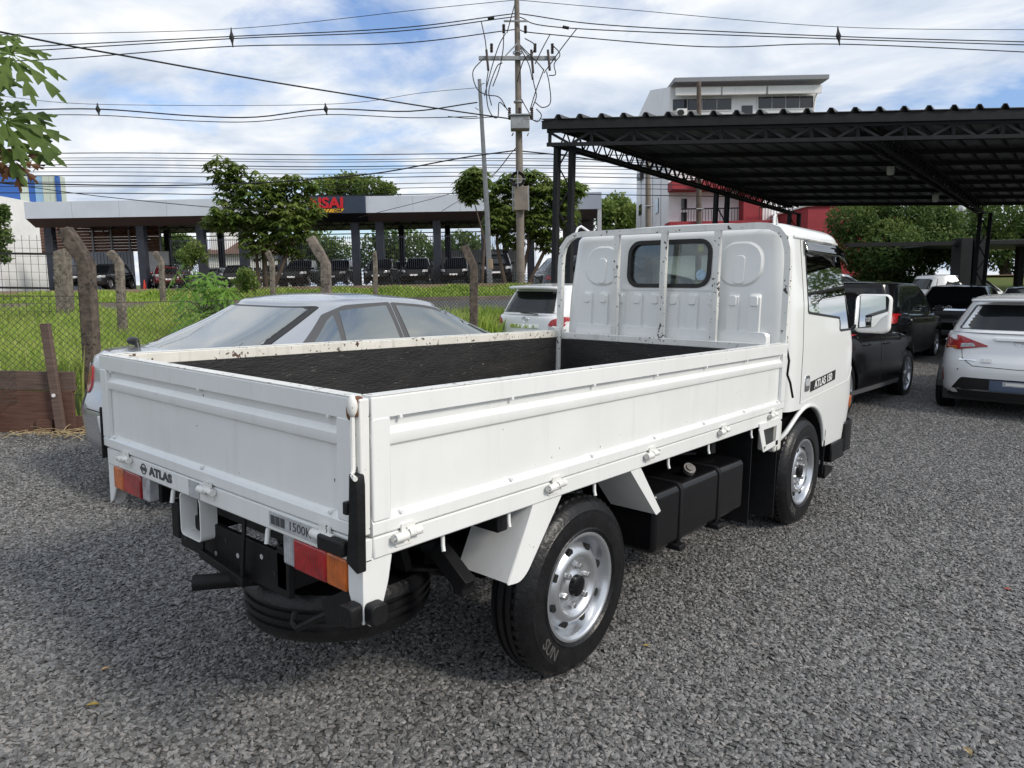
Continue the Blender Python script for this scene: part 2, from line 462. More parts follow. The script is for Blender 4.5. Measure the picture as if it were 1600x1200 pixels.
def sheet(name, rs, ds, fz, m, keep=None):
    q = MB(); nr_, nd = len(rs), len(ds)
    for r in rs:
        for d in ds: q.v.append(tuple(P(r, d, fz(r, d))))
    for i in range(nr_ - 1):
        for j in range(nd - 1):
            if keep and not keep((rs[i] + rs[i + 1]) / 2, (ds[j] + ds[j + 1]) / 2): continue
            a = i * nd + j
            q.f.append((a, a + nd, a + nd + 1, a + 1))
    o = q.build(name, m, None, smooth=179, recalc=False)
    return struct(o)
def spaced(parts):
    out_ = []
    for a, b, s_ in parts: out_ += list(np.arange(a, b - 1e-6, s_))
    out_.append(parts[-1][1]); return out_
RS = spaced([(-900, -100, 100), (-100, -30, 10), (-30, -12, 2), (-12, 14, .25), (14, 40, 2), (40, 100, 10), (100, 900, 100)])
DS = spaced([(-300, -20, 40), (-20, 4, 2), (4, 6, .5), (6, 9, .1), (9, 32, .4), (32, 60, 2), (60, 200, 20), (200, 1400, 150)])
sheet('ground', RS, DS, lambda r, d: gz(r, d) - (0.03 if lot_mask(r, d) > .5 else 0.0), MAT['earth'])
RS2 = spaced([(-14, 30, .5)]); DS2 = spaced([(-12, 6, .5), (6, 9, .15), (9, 36, .5)])
sheet('gravel_lot', RS2, DS2, lambda r, d: gz(r, d) + .004, MAT['gravel_bed'], keep=lambda r, d: lot_mask(r, d) > .97 and (r < 30))
sheet('road', spaced([(-90, 0, 5), (0, 14, 1)]), spaced([(17.2, 26.8, .8)]), lambda r, d: gz(r, d) + .012, MAT['asphalt'], keep=lambda r, d: lot_mask(r, d) < .02)
sheet('dirt_verge', spaced([(-90, -12, 3), (-12, 14, .5), (14, 40, 3)]), spaced([(29.5, 54, 1)]), lambda r, d: gz(r, d) + .012, MAT['red_dirt'], keep=lambda r, d: lot_mask(r, d) < .02)
kb = MB()
for i in range(45):
    r0 = -80 + i * 2
    if r0 > 9: break
    for dd in (16.95, 26.85):
        if dd < 20 and r0 > 1: continue
        z0, z1 = gz(r0, dd), gz(r0 + 1.98, dd)
        a, b = P(r0, dd, z0 + .05), P(r0 + 1.98, dd, z1 + .05)
        kb.bar(a, b, .15, .20)
struct(kb.build('kerb', MAT['kerb_concrete'], None, bevel=.02))

# stones: one scatter of many thousand chips, denser and finer towards the photographer
def stone_material():
    m = bpy.data.materials.new('gravel_stone'); m.use_nodes = True; t = m.node_tree; K = t.links.new; b = t.nodes['Principled BSDF']
    oi = N(t, 'ShaderNodeObjectInfo')
    r_ = N(t, 'ShaderNodeValToRGB'); e_ = r_.color_ramp.elements
    e_[0].position = 0; e_[0].color = (0.080, 0.077, 0.074, 1); e_[1].position = 1; e_[1].color = (0.29, 0.26, 0.225, 1)
    for p_, c_ in ((.35, (.130, .126, .121)), (.7, (.200, .193, .184)), (.93, (.270, .260, .246)), (.965, (.26, .20, .165))):
        x = e_.new(p_); x.color = (*c_, 1)
    K(oi.outputs['Random'], r_.inputs[0])
    tcn = N(t, 'ShaderNodeTexCoord'); n = N(t, 'ShaderNodeTexNoise'); n.inputs['Scale'].default_value = 2.2; n.inputs['Detail'].default_value = 4
    K(tcn.outputs['Object'], n.inputs['Vector'])
    mx = N(t, 'ShaderNodeMixRGB', blend_type='MULTIPLY'); mx.inputs[0].default_value = .5; K(r_.outputs[0], mx.inputs[1]); K(n.outputs['Color'], mx.inputs[2])
    hs = N(t, 'ShaderNodeHueSaturation'); hs.inputs['Saturation'].default_value = .35; hs.inputs['Value'].default_value = 1.25; K(mx.outputs[0], hs.inputs['Color'])
    K(hs.outputs[0], b.inputs['Base Color']); b.inputs['Roughness'].default_value = .62
    return m
STONE = stone_material()
pts = []
def scatter(d0, d1, dens):
    rmax = lambda d: .74 * d + 1.2
    area = 2 * rmax(d1) * (d1 - d0); n = int(area * dens)
    d = rng.uniform(d0, d1, n); r = rng.uniform(-rmax(d1), rmax(d1), n)
    k = np.abs(r) < .74 * d + 1.0
    return np.stack([r[k], d[k]], 1)
allp = []
for d0, d1, dens in ((.7, 3.0, 6400), (3.0, 4.5, 5000), (4.5, 6.5, 3000), (6.5, 9.5, 1700), (9.5, 14, 800)):
    allp.append(scatter(d0, d1, dens))
allp = np.concatenate(allp)
vv = []
for r, d in allp:
    if d > 6 and lot_mask(r, d) < .97: continue
    p_ = P(r, d, gz(r, d) + .006)
    vv.append(p_)
gm = bpy.data.meshes.new('gravel_stones'); gm.from_pydata([tuple(v) for v in vv], [], [])
gs = bpy.data.objects.new('gravel_stones', gm); COL.objects.link(gs); gs['kind'] = 'stuff'
gs['label'] = 'loose dark grey crushed stone covering the whole lot'; gs['category'] = 'gravel'
g = bpy.data.node_groups.new('stones', 'GeometryNodeTree')
g.interface.new_socket('Geometry', in_out='INPUT', socket_type='NodeSocketGeometry'); g.interface.new_socket('Geometry', in_out='OUTPUT', socket_type='NodeSocketGeometry')
K = g.links.new
gi = N(g, 'NodeGroupInput'); go = N(g, 'NodeGroupOutput')
iop = N(g, 'GeometryNodeInstanceOnPoints'); iop.inputs['Pick Instance'].default_value = True
jn = N(g, 'GeometryNodeJoinGeometry')
for k in range(7):
    ico = N(g, 'GeometryNodeMeshIcoSphere'); ico.inputs['Radius'].default_value = 1.0; ico.inputs['Subdivisions'].default_value = 1
    sp_ = N(g, 'GeometryNodeSetPosition'); nz = N(g, 'ShaderNodeTexNoise'); nz.inputs['Scale'].default_value = .9; nz.noise_dimensions = '4D'; nz.inputs['W'].default_value = k * 3.7
    vm = N(g, 'ShaderNodeVectorMath', operation='SUBTRACT'); vm.inputs[1].default_value = (.5, .5, .5)
    vs_ = N(g, 'ShaderNodeVectorMath', operation='SCALE'); vs_.inputs['Scale'].default_value = 3.0
    pz = N(g, 'GeometryNodeInputPosition'); vmul = N(g, 'ShaderNodeVectorMath', operation='MULTIPLY'); vmul.inputs[1].default_value = (1.25, .85, .5)
    K(nz.outputs['Color'], vm.inputs[0]); K(vm.outputs[0], vs_.inputs[0]); K(ico.outputs['Mesh'], sp_.inputs['Geometry']); K(vs_.outputs[0], sp_.inputs['Offset'])
    s2 = N(g, 'GeometryNodeSetPosition'); K(sp_.outputs[0], s2.inputs['Geometry']); K(pz.outputs[0], vmul.inputs[0]); K(vmul.outputs[0], s2.inputs['Position'])
    sm_ = N(g, 'GeometryNodeSetMaterial'); sm_.inputs['Material'].default_value = STONE; K(s2.outputs[0], sm_.inputs['Geometry'])
    gi_ = N(g, 'GeometryNodeGeometryToInstance'); K(sm_.outputs[0], gi_.inputs[0]); K(gi_.outputs[0], jn.inputs[0])
K(gi.outputs[0], iop.inputs['Points']); K(jn.outputs[0], iop.inputs['Instance'])
rv = N(g, 'FunctionNodeRandomValue', data_type='FLOAT_VECTOR'); rv.inputs[0].default_value = (-.45, -.45, 0); rv.inputs[1].default_value = (.45, .45, 6.28); K(rv.outputs[0], iop.inputs['Rotation'])
rs_ = N(g, 'FunctionNodeRandomValue', data_type='FLOAT_VECTOR'); rs_.inputs[0].default_value = (.0055, .0055, .0055); rs_.inputs[1].default_value = (.0130, .0130, .0125); rs_.inputs['Seed'].default_value = 5; K(rs_.outputs[0], iop.inputs['Scale'])
K(iop.outputs[0], go.inputs[0])
gs.modifiers.new('stones', 'NODES').node_group = g
gm.materials.append(STONE)

# ------------------------------------------------------------------ wheels (shared by all vehicles)
def wheel(parent, x, y, z, Rr, wdt, side, rimR, style='steel', letters=None, rimmat='rim_silver', la=250):
    """a wheel in its vehicle's frame; x is the outer face of the tyre, side +1 right / -1 left"""
    nseg = 48
    fn = lambda a, b, c: (x + side * c, y + a, z + b)
    W2 = wdt
    h = Rr - rimR
    wp = MB()
    prof = [(rimR - .012, -.012), (rimR + .006, -.004), (rimR + h * .10, .003), (rimR + h * .13, .007), (rimR + h * .17, .003), (rimR + h * .25, 0.004), (rimR + h * .55, 0.006), (rimR + h * .60, 0.004), (rimR + h * .66, .005), (rimR + h * .69, .001), (rimR + h * .80, -.004), (Rr - .012, -.022), (Rr - .004, -.036)]
    grooves = [.30, .5, .70]
    for g in grooves:
        c = -W2 * g
        prof += [(Rr, c + .008), (Rr - .010, c + .005), (Rr - .010, c - .005), (Rr, c - .008)]
    prof += [(Rr - .004, -W2 + .036), (Rr - .014, -W2 + .02), (rimR + h * .5, -W2 - .004), (rimR - .012, -W2 + .012)]
    ty = wp.lathe(prof, fn, nseg, closed=True)
    # shoulder blocks
    for k in range(54):
        a = 2 * math.pi * k / 54
        c, s_ = math.cos(a), math.sin(a)
        r0, r1, d = Rr - .022, Rr - .001, .010
        vs = []
        for (rr, ax) in ((Rr - .026, -.022), (Rr + .001, -.040), (Rr + .001, -.058), (Rr - .02, -.058)):
            for q in (-1, 1):
                vs.append(fn(rr * c - q * d * s_, rr * s_ + q * d * c, ax + (.006 if ax > -.03 else 0)))
        wp.add(vs, [(0, 1, 3, 2), (2, 3, 5, 4), (0, 2, 4, 6), (1, 7, 5, 3)])
    t = wp.build('wheel', MAT['tyre'], parent, smooth=40)
    # rim
    rb = MB()
    if style == 'steel':
        pr = [(rimR + .004, -.006), (rimR + .004, -.001), (rimR - .004, .001), (rimR - .012, -.006), (rimR - .018, -.022), (rimR - .024, -.046), (rimR - .030, -.060), (rimR - .036, -.058), (rimR - .046, -.044),
              (rimR - .062, -.024), (rimR - .080, -.014), (rimR - .094, -.018), (rimR - .102, -.030), (rimR - .112, -.036), (.055, -.036), (.050, -.030), (0.0, -.030)]
        rb.lathe(pr, fn, nseg)
        rim = rb.build('rim', MAT[rimmat], t, smooth=60)
        for k in range(8):
            a = 2 * math.pi * (k + .4) / 8
            hb = MB(); rr = rimR - .058
            n_ = 10
            hb.prism([(rr * math.cos(a) + .016 * math.cos(q), rr * math.sin(a) + .016 * math.sin(q)) for q in [2 * math.pi * i / n_ for i in range(n_)]], fn, -.05, -.0215)
            hb.build('vent_hole', MAT['gasket'], rim)
        for k in range(6):
            a = 2 * math.pi * k / 6 + .3
            hb = MB(); rr = .075
            hb.prism([(rr * math.cos(a) + .013 * math.cos(q), rr * math.sin(a) + .013 * math.sin(q)) for q in [2 * math.pi * i / 6 for i in range(6)]], fn, -.04, -.014)
            hb.build('wheel_nut', MAT['steel'], rim, bevel=.002)
        # six pressed bulges between the nuts
        for k in range(6):
            a = 2 * math.pi * (k + .5) / 6 + .3
            MB().ball((0, 0, 0), .012, .012, .03)
        hb = MB(); hb.lathe([(.042, -.034), (.040, -.012), (.032, -.008), (.014, -.006), (0, -.006)], fn, 24)
        hb.build('hub', MAT['black_paint'], rim, smooth=40)
    else:
        pr = [(rimR + .004, -.008), (rimR + .002, -.001), (rimR - .010, -.003), (rimR - .016, -.012), (rimR - .022, -.05), (rimR - .03, -.12)]
        rb.lathe(pr, fn, 40)
        ns = 7 if style == 'alloy' else 10
        for k in range(ns):
            a = 2 * math.pi * k / ns + .2
            ca, sa = math.cos(a), math.sin(a)
            def sp(rr, tt, ax): return fn(rr * ca - tt * sa, rr * sa + tt * ca, ax)
            w0, w1 = .026, .020 if style == 'alloy' else .012
            rb.add([sp(.045, -w0, -.02), sp(.045, w0, -.02), sp(rimR - .012, w1, -.010), sp(rimR - .012, -w1, -.010),
                    sp(.045, -w0, -.06), sp(.045, w0, -.06), sp(rimR - .012, w1, -.05), sp(rimR - .012, -w1, -.05)],
                   [(0, 1, 2, 3), (7, 6, 5, 4), (0, 4, 5, 1), (1, 5, 6, 2), (2, 6, 7, 3), (3, 7, 4, 0)])
        rb.lathe([(.062, -.03), (.058, -.016), (.03, -.010), (0, -.010)], fn, 20)
        rim = rb.build('rim', MAT[rimmat], t, smooth=35)
        db = MB(); db.lathe([(rimR - .03, -.09), (.0, -.085)], fn, 24)
        db.build('brake_disc', MAT['chassis_black'], t, smooth=40)
    if letters:
        rm = rimR + h * .44
        for txt, a0 in letters:
            me = text_mesh(txt, h * .42, lambda a, b, c: fn(math.cos(R(a0) + a * side / rm) * (rm - b), math.sin(R(a0) + a * side / rm) * (rm - b), .006 + c), depth=.0015, xs=1.0, bold=.001)
            link('lettering', me, MAT['tyre_letter'], t)
    return t

# ------------------------------------------------------------------ the truck (rear centre of the bed is its origin, +Y its nose)
TRUCK = thing('pickup_truck', 'white flatbed truck with drop sides and silver steel wheels parked on the gravel in front', 'truck', (0, 0, 0))
HW, BL, ZT, ZB = 0.838, 3.012, 1.185, 0.809
GH = ZT - ZB
PROF = [(-.006, 0), (0, .006), (0, .036), (-.005, .046), (-.017, .054), (-.017, .234), (-.006, .242), (-.003, .256), (-.004, .270), (-.017, .288), (-.017, .305), (-.014, .312), (0, .317), (0, .370), (-.005, .376),
        (-.040, .376), (-.045, .371), (-.045, 0)]
def gate(name, fn, length, stile_fn, inner_w):
    """drop side: fn(s, o, z) with s along, o outward"""
    m = MB()
    n = len(PROF)
    for s_ in (0, length):
        for o, z_ in PROF: m.v.append(tuple(fn(s_, o, z_)))
    m.f.append(tuple(range(n))); m.f.append(tuple(reversed(range(n, 2 * n))))
    for i in range(n):
        j = (i + 1) % n
        m.f.append((i, n + i, n + j, j))
    g = m.build(name, MAT['truck_white'], TRUCK, smooth=25)
    for a, b in ((0, .062), (length - .062, length)):
        q = MB()
        pr = rpoly([(a + .001, .040), (b, .040), (b, .318), (a + .001, .318)], .006, 2)
        q.prism(pr, lambda u, v, d: fn(u, d, v), -.018, .0015)
        q.build('stile', MAT['truck_white'], g, bevel=.004)
    q = MB(); q.prism(rrect(.03, length - .03, .0, GH - .048, .004, 2), lambda u, v, d: fn(u, d, v), -.056, -.0455)
    q.build('liner_board', MAT['bed_black'], g)
    q = MB(); q.prism(rrect(.004, length - .004, GH - .048, GH - .002, .004, 2), lambda u, v, d: fn(u, d, v), -.058, -.0455)
    q.build('inner_rail', MAT['truck_cream_worn'], g, bevel=.003)
    q = MB(); q.prism(rrect(.0, length, -.0445, -.0005, .004, 2), lambda u, v, d: fn(u, v, d), GH - .0005, GH + .0012)
    q.build('rail_cap', MAT['truck_white_worn'], g)
    k = max(3, int(length / .42))
    for zc in (.312, .049):
        for i in range(k):
            u = .10 + (length - .2) * i / (k - 1)
            q = MB(); q.prism([(u + .006 * math.cos(t), zc + .006 * math.sin(t)) for t in [math.pi * 2 * j / 8 for j in range(8)]], lambda a, b, d: fn(a, d, b), -.012, .001)
            q.build('screw', MAT['truck_white'], g, bevel=.001)
    return g
tailgate = gate('tailgate', lambda s_, o, z_: (-HW + .004 + s_, -o, ZB + z_), 2 * HW - .042, None, 0)
side_r = gate('side_gate', lambda s_, o, z_: (HW + o, .038 + s_, ZB + z_), BL - .038, None, 0)
side_l = gate('side_gate', lambda s_, o, z_: (-HW - o, .05 + s_, ZB + z_), BL - .05, None, 0)
# bed floor with board joints
MB().box(-HW + .05, HW - .05, .05, BL + .0, ZB - .05, ZB + .006).build('bed_floor', MAT['bed_black'], TRUCK)
for i in range(7):
    x = -HW + .19 + i * .215
    MB().box(x - .004, x + .004, .06, BL - .02, ZB + .006, ZB + .012).build('floor_strip', MAT['steel'], TRUCK)
# rear corner post on the right (end of side gate) with the rusty pin latch
q = MB(); q.box(HW - .040, HW - .003, .004, .034, ZB + .01, ZT - .004); q.build('corner_post', MAT['truck_white_worn'], TRUCK, bevel=.004)
q = MB(); q.ball((HW - .022, -.006, ZT - .022), .016, .014, .030); q.tube([(HW - .022, -.006, ZT - .05), (HW - .022, -.006, ZB + .19), (HW - .018, -.012, ZB + .175), (HW + .008, -.022, ZB + .172)], .0065, 8)
q.build('latch_rod', MAT['truck_white_worn'], TRUCK, smooth=40)
MB().ball((HW - .030, -.010, ZT - .035), .008, .008, .024).build('latch_hook', MAT['rust'], TRUCK, smooth=60)
MB().box(HW - .032, HW - .010, -.004, .02, ZT - .05, ZT + .002).build('latch_plate', MAT['rust'], TRUCK, bevel=.004)
# black rubber corner guard: upright and foot
q = MB()
q.prism(rpoly([(HW - .044, ZB - .062), (HW + .006, ZB - .085), (HW + .006, ZB + .15), (HW + .002, ZB + .178), (HW - .026, ZB + .182), (HW - .032, ZB + .03)], .006, 2), lambda a, b, d: (a, d, b), -.018, .012)
q.build('corner_guard', MAT['black_rubber'], TRUCK, bevel=.004)
MB().box(HW - .16, HW - .045, -.028, .0, ZB - .050, ZB - .008).build('guard_arm', MAT['black_rubber'], TRUCK, bevel=.006)
MB().cbox((HW - .040, -.012, ZB + .085), .018, .020, .034).build('guard_catch', MAT['black_rubber'], TRUCK, bevel=.003)
q = MB(); q.prism(rpoly([(-HW - .010, ZB - .05), (-HW + .003, ZB - .05), (-HW + .003, ZB + .16), (-HW - .010, ZB + .16)], .003, 2), lambda a, b, d: (a, d, b), -.006, .03)
q.build('corner_guard', MAT['black_rubber'], TRUCK, bevel=.004)
# sills
MB().box(-HW + .02, HW - .01, .004, .045, ZB - .070, ZB - .003).build('rear_sill', MAT['truck_white'], TRUCK, bevel=.005)
sillr = MB().box(HW - .05, HW - .006, .045, BL + .0, ZB - .064, ZB - .003).build('side_sill', MAT['truck_white'], TRUCK, bevel=.005)
MB().box(-HW + .006, -HW + .05, .045, BL, ZB - .064, ZB - .003).build('side_sill', MAT['truck_white'], TRUCK, bevel=.005)
# hinges
def hinge(fn):
    q = MB()
    q.prism(rrect(-.035, .035, -.030, .012, .010, 3), lambda a, b, d: fn(a, d, b), .0, .004)
    q.tube([fn(-.045, .014, .0), fn(.0, .014, .0)], .013, 12); q.tube([fn(.004, .014, .004), fn(.05, .014, .004)], .012, 12)
    q.prism(rrect(-.018, .03, .0, .034, .004, 2), lambda a, b, d: fn(a, d, b), .006, .012)
    h = q.build('hinge', MAT['truck_white_worn'], TRUCK, smooth=40)
    b = MB(); b.tube([fn(-.052, .014, .0), fn(-.044, .014, .0)], .009, 8); b.build('hinge_pin', MAT['steel'], h, smooth=40)
for yy in (.15, .83, 1.49, 2.19, 2.83, ):
    hinge(lambda a, o, b, yy=yy: (HW - .006 + o, yy + a, ZB - .018 + b))
    hinge(lambda a, o, b, yy=yy: (-HW + .006 - o, yy - a, ZB - .018 + b))
for xx in (-.62, .03, .68):
    hinge(lambda a, o, b, xx=xx: (xx + a * (1 if xx > .5 else 1), .004 - o, ZB - .02 + b))
# rope hooks
for yy in (.32, .62, 1.12, 1.70, 2.10, 2.62):
    for sx in (1, -1):
        MB().tube([(sx * (HW - .03), yy, ZB - .05), (sx * (HW - .028), yy, ZB - .10), (sx * (HW - .020), yy - .004, ZB - .118)], .0065, 8).build('rope_hook', MAT['truck_white'], TRUCK, smooth=50)
for xx in (-.27, .36):
    MB().tube([(xx, .03, ZB - .06), (xx - .004, .02, ZB - .085), (xx, .012, ZB - .125)], .008, 8).build('rope_hook', MAT['truck_white'], TRUCK, smooth=50)
# lettering on the rear sill
me = text_mesh('ATLAS', .042, lambda a, b, h: (-.335 + a, .003 - h, ZB - .034 + b), .0008, xs=1.5, bold=.0022)
link('lettering', me, MAT['decal_dark'], TRUCK)
q = MB()
fnE = lambda a, b, c: (-.475 + a, .003 - c, ZB - .034 + b)
q.lathe([(.017, 0), (.017, .0015), (.021, .0015), (.021, 0)], fnE, 24); q.prism([(-.026, -.006), (.026, -.006), (.026, .006), (-.026, .006)], fnE, 0, .002)
q.build('badge', MAT['decal_dark'], TRUCK)
pl = MB().box(.395, .645, .0012, .0038, ZB - .056, ZB - .012).build('load_plate', MAT['decal_grey'], TRUCK)
me = text_mesh('1500K', .038, lambda a, b, h: (.555 + a, .0008 - h, ZB - .034 + b), .0006, xs=1.15)
link('lettering', me, MAT['decal_dark'], pl)
for i in range(3):
    MB().box(.405 + i * .026, .427 + i * .026, .0002, .001, ZB - .048, ZB - .02).build('load_plate_mark', MAT['decal_dark'], pl)
MB().box(-.115, -.04, .0015, .0035, ZB - .066, ZB - .008).build('bare_patch', MAT['decal_grey'], TRUCK)
# tail lamps
def tail_lamp(x0, dirn):
    z0, z1 = ZB - .165, ZB - .072
    def seg(a, b, name, m, sub=None, dy=0):
        x_a, x_b = sorted((x0 + dirn * a, x0 + dirn * b))
        return MB().box(x_a, x_b, .008 + dy, .075, z0, z1).build(name, MAT[m], sub, bevel=.006)
    body = MB().box(min(x0, x0 + dirn * .34), max(x0, x0 + dirn * .34), .05, .09, z0 - .006, z1 + .004).build('tail_lamp', MAT['black_rubber'], TRUCK, bevel=.004)
    seg(.004, .095, 'amber_lens', 'lamp_amber', body); seg(.097, .255, 'red_lens', 'lamp_red', body); seg(.258, .318, 'reverse_lens', 'lamp_clear', body, .006)
tail_lamp(HW - .075, -1); tail_lamp(-HW + .055, 1)
# white corner brackets under the sill, with rubber buffers on the right
for sx in (1, -1):
    q = MB(); q.prism(rpoly([(.0, ZB - .06), (.10, ZB - .06), (.085, ZB - .14), (.05, ZB - .245), (.02, ZB - .25), (.0, ZB - .2)], .01, 2), lambda a, b, d: (d, a + .012, b), sx * (HW - .018), sx * (HW - .010))
    q.build('corner_bracket', MAT['truck_white'], TRUCK, bevel=.002)
    q = MB(); q.prism(rpoly([(HW - .072, ZB - .06), (HW - .008, ZB - .06), (HW - .008, ZB - .24), (HW - .04, ZB - .22), (HW - .072, ZB - .16)], .01, 2), lambda a, b, d: (sx * a, d, b), .010, .018)
    q.build('corner_plate', MAT['truck_white'], TRUCK, bevel=.002)
for (bx, by) in ((HW - .035, -.018), (HW + .006, .04)):
    q = MB(); ax = 1 if by < 0 else 0
    if ax: q.prism(rrect(bx - .026, bx + .026, ZB - .235, ZB - .175, .014, 3), lambda a, b, d: (a, d, b), -.030, .010)
    else: q.prism(rrect(.012, .066, ZB - .235, ZB - .175, .014, 3), lambda a, b, d: (d, a, b), HW - .010, HW + .026)
    q.build('buffer', MAT['black_rubber'], TRUCK, bevel=.005)
# number plate bracket (open white frame)
q = MB()
q.prism(rrect(-.205, -.055, ZB - .225, ZB - .07, .02, 3), lambda a, b, d: (a, d, b), .01, .07)
o_ = q.build('plate_bracket', MAT['truck_white'], TRUCK)
bm = bmesh.new(); bm.from_mesh(o_.data)
bmesh.ops.delete(bm, geom=[f for f in bm.faces if len(f.verts) > 8 or (f.calc_center_median().z > ZB - .075)], context='FACES')
bm.to_mesh(o_.data); bm.free()
md = o_.modifiers.new('thick', 'SOLIDIFY'); md.thickness = .006
# chassis
for sx in (1, -1):
    MB().box(sx * .36 - .03, sx * .36 + .03, .06, 4.2, .52, .66).build('frame_rail', MAT['chassis_black'], TRUCK, bevel=.006)
for yy in (.08, .60, 1.45, 2.2, 2.9, 3.9):
    MB().box(-.78 if yy < 2.5 else -.4, .78 if yy < 2.5 else .4, yy, yy + .05, .665, .745).build('cross_member', MAT['chassis_black'], TRUCK, bevel=.004)
q = MB(); q.box(-.32, .40, .06, .08, .50, .64); q.build('rear_cross_plate', MAT['chassis_black'], TRUCK, bevel=.003)
for i in range(9):
    cx, cz = -.28 + i * .075, (.535, .60, .565)[i % 3]
    MB().prism([(cx + .009 * math.cos(t), cz + .009 * math.sin(t)) for t in [math.pi * 2 * j / 8 for j in range(8)]], lambda a, b, d: (a, d, b), .0585, .0605).build('bolt_hole', MAT['decal_grey'] if i % 2 else MAT['gasket'], TRUCK)
q = MB(); q.box(-.26, -.06, .07, .11, .50, .545); q.build('under_bracket', MAT['chassis_black'], TRUCK, bevel=.003)
q = MB()
q.bar((-.07, .03, .745), (-.09, .03, .53), .018, .008); q.bar((.20, .03, .72), (.17, .03, .50), .018, .008); q.bar((-.10, .03, .535), (.19, .03, .505), .02, .03)
q.build('step_bar', MAT['chassis_black'], TRUCK, bevel=.002)
q = MB(); q.tube([(.02, -.06, .485), (.16, .12, .49), (.26, .45, .50), (.28, 1.6, .48)], .026, 16, cap=False); q.tube([(.02, -.06, .485), (.16, .12, .49)], .022, 16, cap=False)
q.build('exhaust_pipe', MAT['chassis_black'], TRUCK, smooth=60)
# axles, springs
MB().tube([(-.72, 1.054, .345), (-.2, 1.054, .345), (-.12, 1.054, .345), (.12, 1.054, .345), (.2, 1.054, .345), (.72, 1.054, .345)], [.045, .05, .12, .12, .05, .045], 14).build('rear_axle', MAT['chassis_black'], TRUCK, smooth=40)
MB().tube([(-.7, 3.48, .33), (.7, 3.48, .33)], .04, 10).build('front_axle', MAT['chassis_black'], TRUCK, smooth=40)
for sx in (1, -1):
    q = MB()
    for k in range(5):
        hl = .58 - k * .09
        pts = [(sx * .46, 1.054 + hl * t, .40 + .10 * t * t * (hl / .58) ** 2 - k * .013) for t in [i / 5 for i in range(-5, 6)]]
        for i in range(10): q.bar(pts[i], pts[i + 1], .06, .011)
    q.build('leaf_spring', MAT['chassis_black'], TRUCK)
    q = MB(); q.bar((sx * .46, .47, .50), (sx * .46, .42, .66), .07, .03); q.build('spring_shackle', MAT['chassis_black'], TRUCK, bevel=.004)
    MB().tube([(sx * .42, 1.12, .36), (sx * .40, .72, .66)], .03, 10).build('shock_absorber', MAT['chassis_black'], TRUCK, smooth=40)
# spare wheel lying flat under the rear
sw = MB(); Rr = .335
fnS = lambda a, b, c: (.16 + a, .42 + b, .470 - c)
sw.lathe([(.19, 0), (.21, -.004), (.27, -.006), (.315, .006), (Rr - .004, .03)] + [p_ for g in (.055, .085, .115) for p_ in ((Rr, g - .008), (Rr - .009, g - .005), (Rr - .009, g + .005), (Rr, g + .008))] + [(Rr - .004, .145), (.315, .168), (.27, .178), (.21, .176), (.19, .17)], fnS, 56, closed=True)
sp = sw.build('spare_wheel', MAT['tyre'], TRUCK, smooth=40)
q = MB(); q.lathe([(.20, .05), (.15, .06), (.10, .09), (.0, .09)], fnS, 32); q.build('spare_rim', MAT['chassis_black'], sp, smooth=40)
q = MB(); q.bar((.62, .05, .53), (.78, .03, .62), .03, .08); q.tube([(.43, .06, .47), (.44, .045, .445), (.48, .035, .442), (.57, .04, .50), (.70, .06, .575)], .011, 8)
q.build('spare_carrier', MAT['chassis_black'], TRUCK, smooth=40)
q = MB(); q.bar((.60, .50, .60), (.74, .50, .50), .05, .06); q.box(.69, .735, .48, .54, .47, .53); q.build('side_bracket', MAT['chassis_black'], TRUCK, bevel=.004)
# white mudguards fore and aft of the rear wheels
for sx in (1, -1):
    def flap(pts, lip, name):
        q = MB()
        x0, x1 = .60, HW - .012
        n_ = len(pts)
        for i in range(n_ - 1):
            (ya, za_), (yb, zb_) = pts[i], pts[i + 1]
            q.bar((sx * (x0 + x1) / 2, ya, za_), (sx * (x0 + x1) / 2, yb, zb_), x1 - x0, .004, upv=(0, 1, .1))
        q.prism(lip, lambda a, b, d: (d, a, b), sx * (x1 - .003), sx * (x1 + .003))
        return q.build(name, MAT['truck_white'], TRUCK)
    flap([(.725, .745), (.60, .505)], rpoly([(.722, .745), (.885, .745), (.70, .515), (.66, .492), (.598, .500)], [.004, .004, .03, .03, .004], 3), 'mud_flap')
    flap([(1.355, .745), (1.575, .515)], rpoly([(1.350, .745), (1.43, .745), (1.615, .52), (1.575, .51)], .006, 2), 'mud_flap')
# wheels
LET = [('SUN', 222)]
for (yy, xx, lt) in ((1.054, .808, [('SUN', 222)]), (3.482, .815, [('SUN', 232)])):
    for sx in (1, -1):
        wheel(TRUCK, sx * xx, yy, .345, .345, .185, sx, .206, 'steel', lt if sx > 0 else None)
# fuel tank
mat('galv_dull', (0.22, 0.21, 0.20), 0.5, metal=0.6, var=.3, vscale=30)
tk = MB()
tk.prism(rrect(.40, .80, .305, .585, .035, 4), lambda a, b, d: (a, d, b), 1.62, 2.58)
tank = tk.build('fuel_tank', MAT['black_paint'], TRUCK, bevel=.022, seg=3)
for yy in (1.86, 2.27):
    q = MB(); q.prism(rrect(.394, .806, .299, .591, .038, 4), lambda a, b, d: (a, d, b), yy - .016, yy + .016); q.build('tank_strap', MAT['chassis_black'], tank, bevel=.003)
    MB().box(.74, .82, yy - .03, yy + .03, .272, .30).build('strap_bolt', MAT['chassis_black'], tank, bevel=.006)
q = MB(); q.tube([(.70, 2.06, .55), (.745, 2.03, .610)], .034, 20); q.build('filler_neck', MAT['black_paint'], tank, smooth=40)
q = MB(); q.tube([(.745, 2.03, .610), (.756, 2.023, .625)], .030, 20); q.tube([(.756, 2.023, .625), (.760, 2.020, .631)], .018, 16); q.build('filler_cap', MAT['galv_dull'], tank, smooth=40)
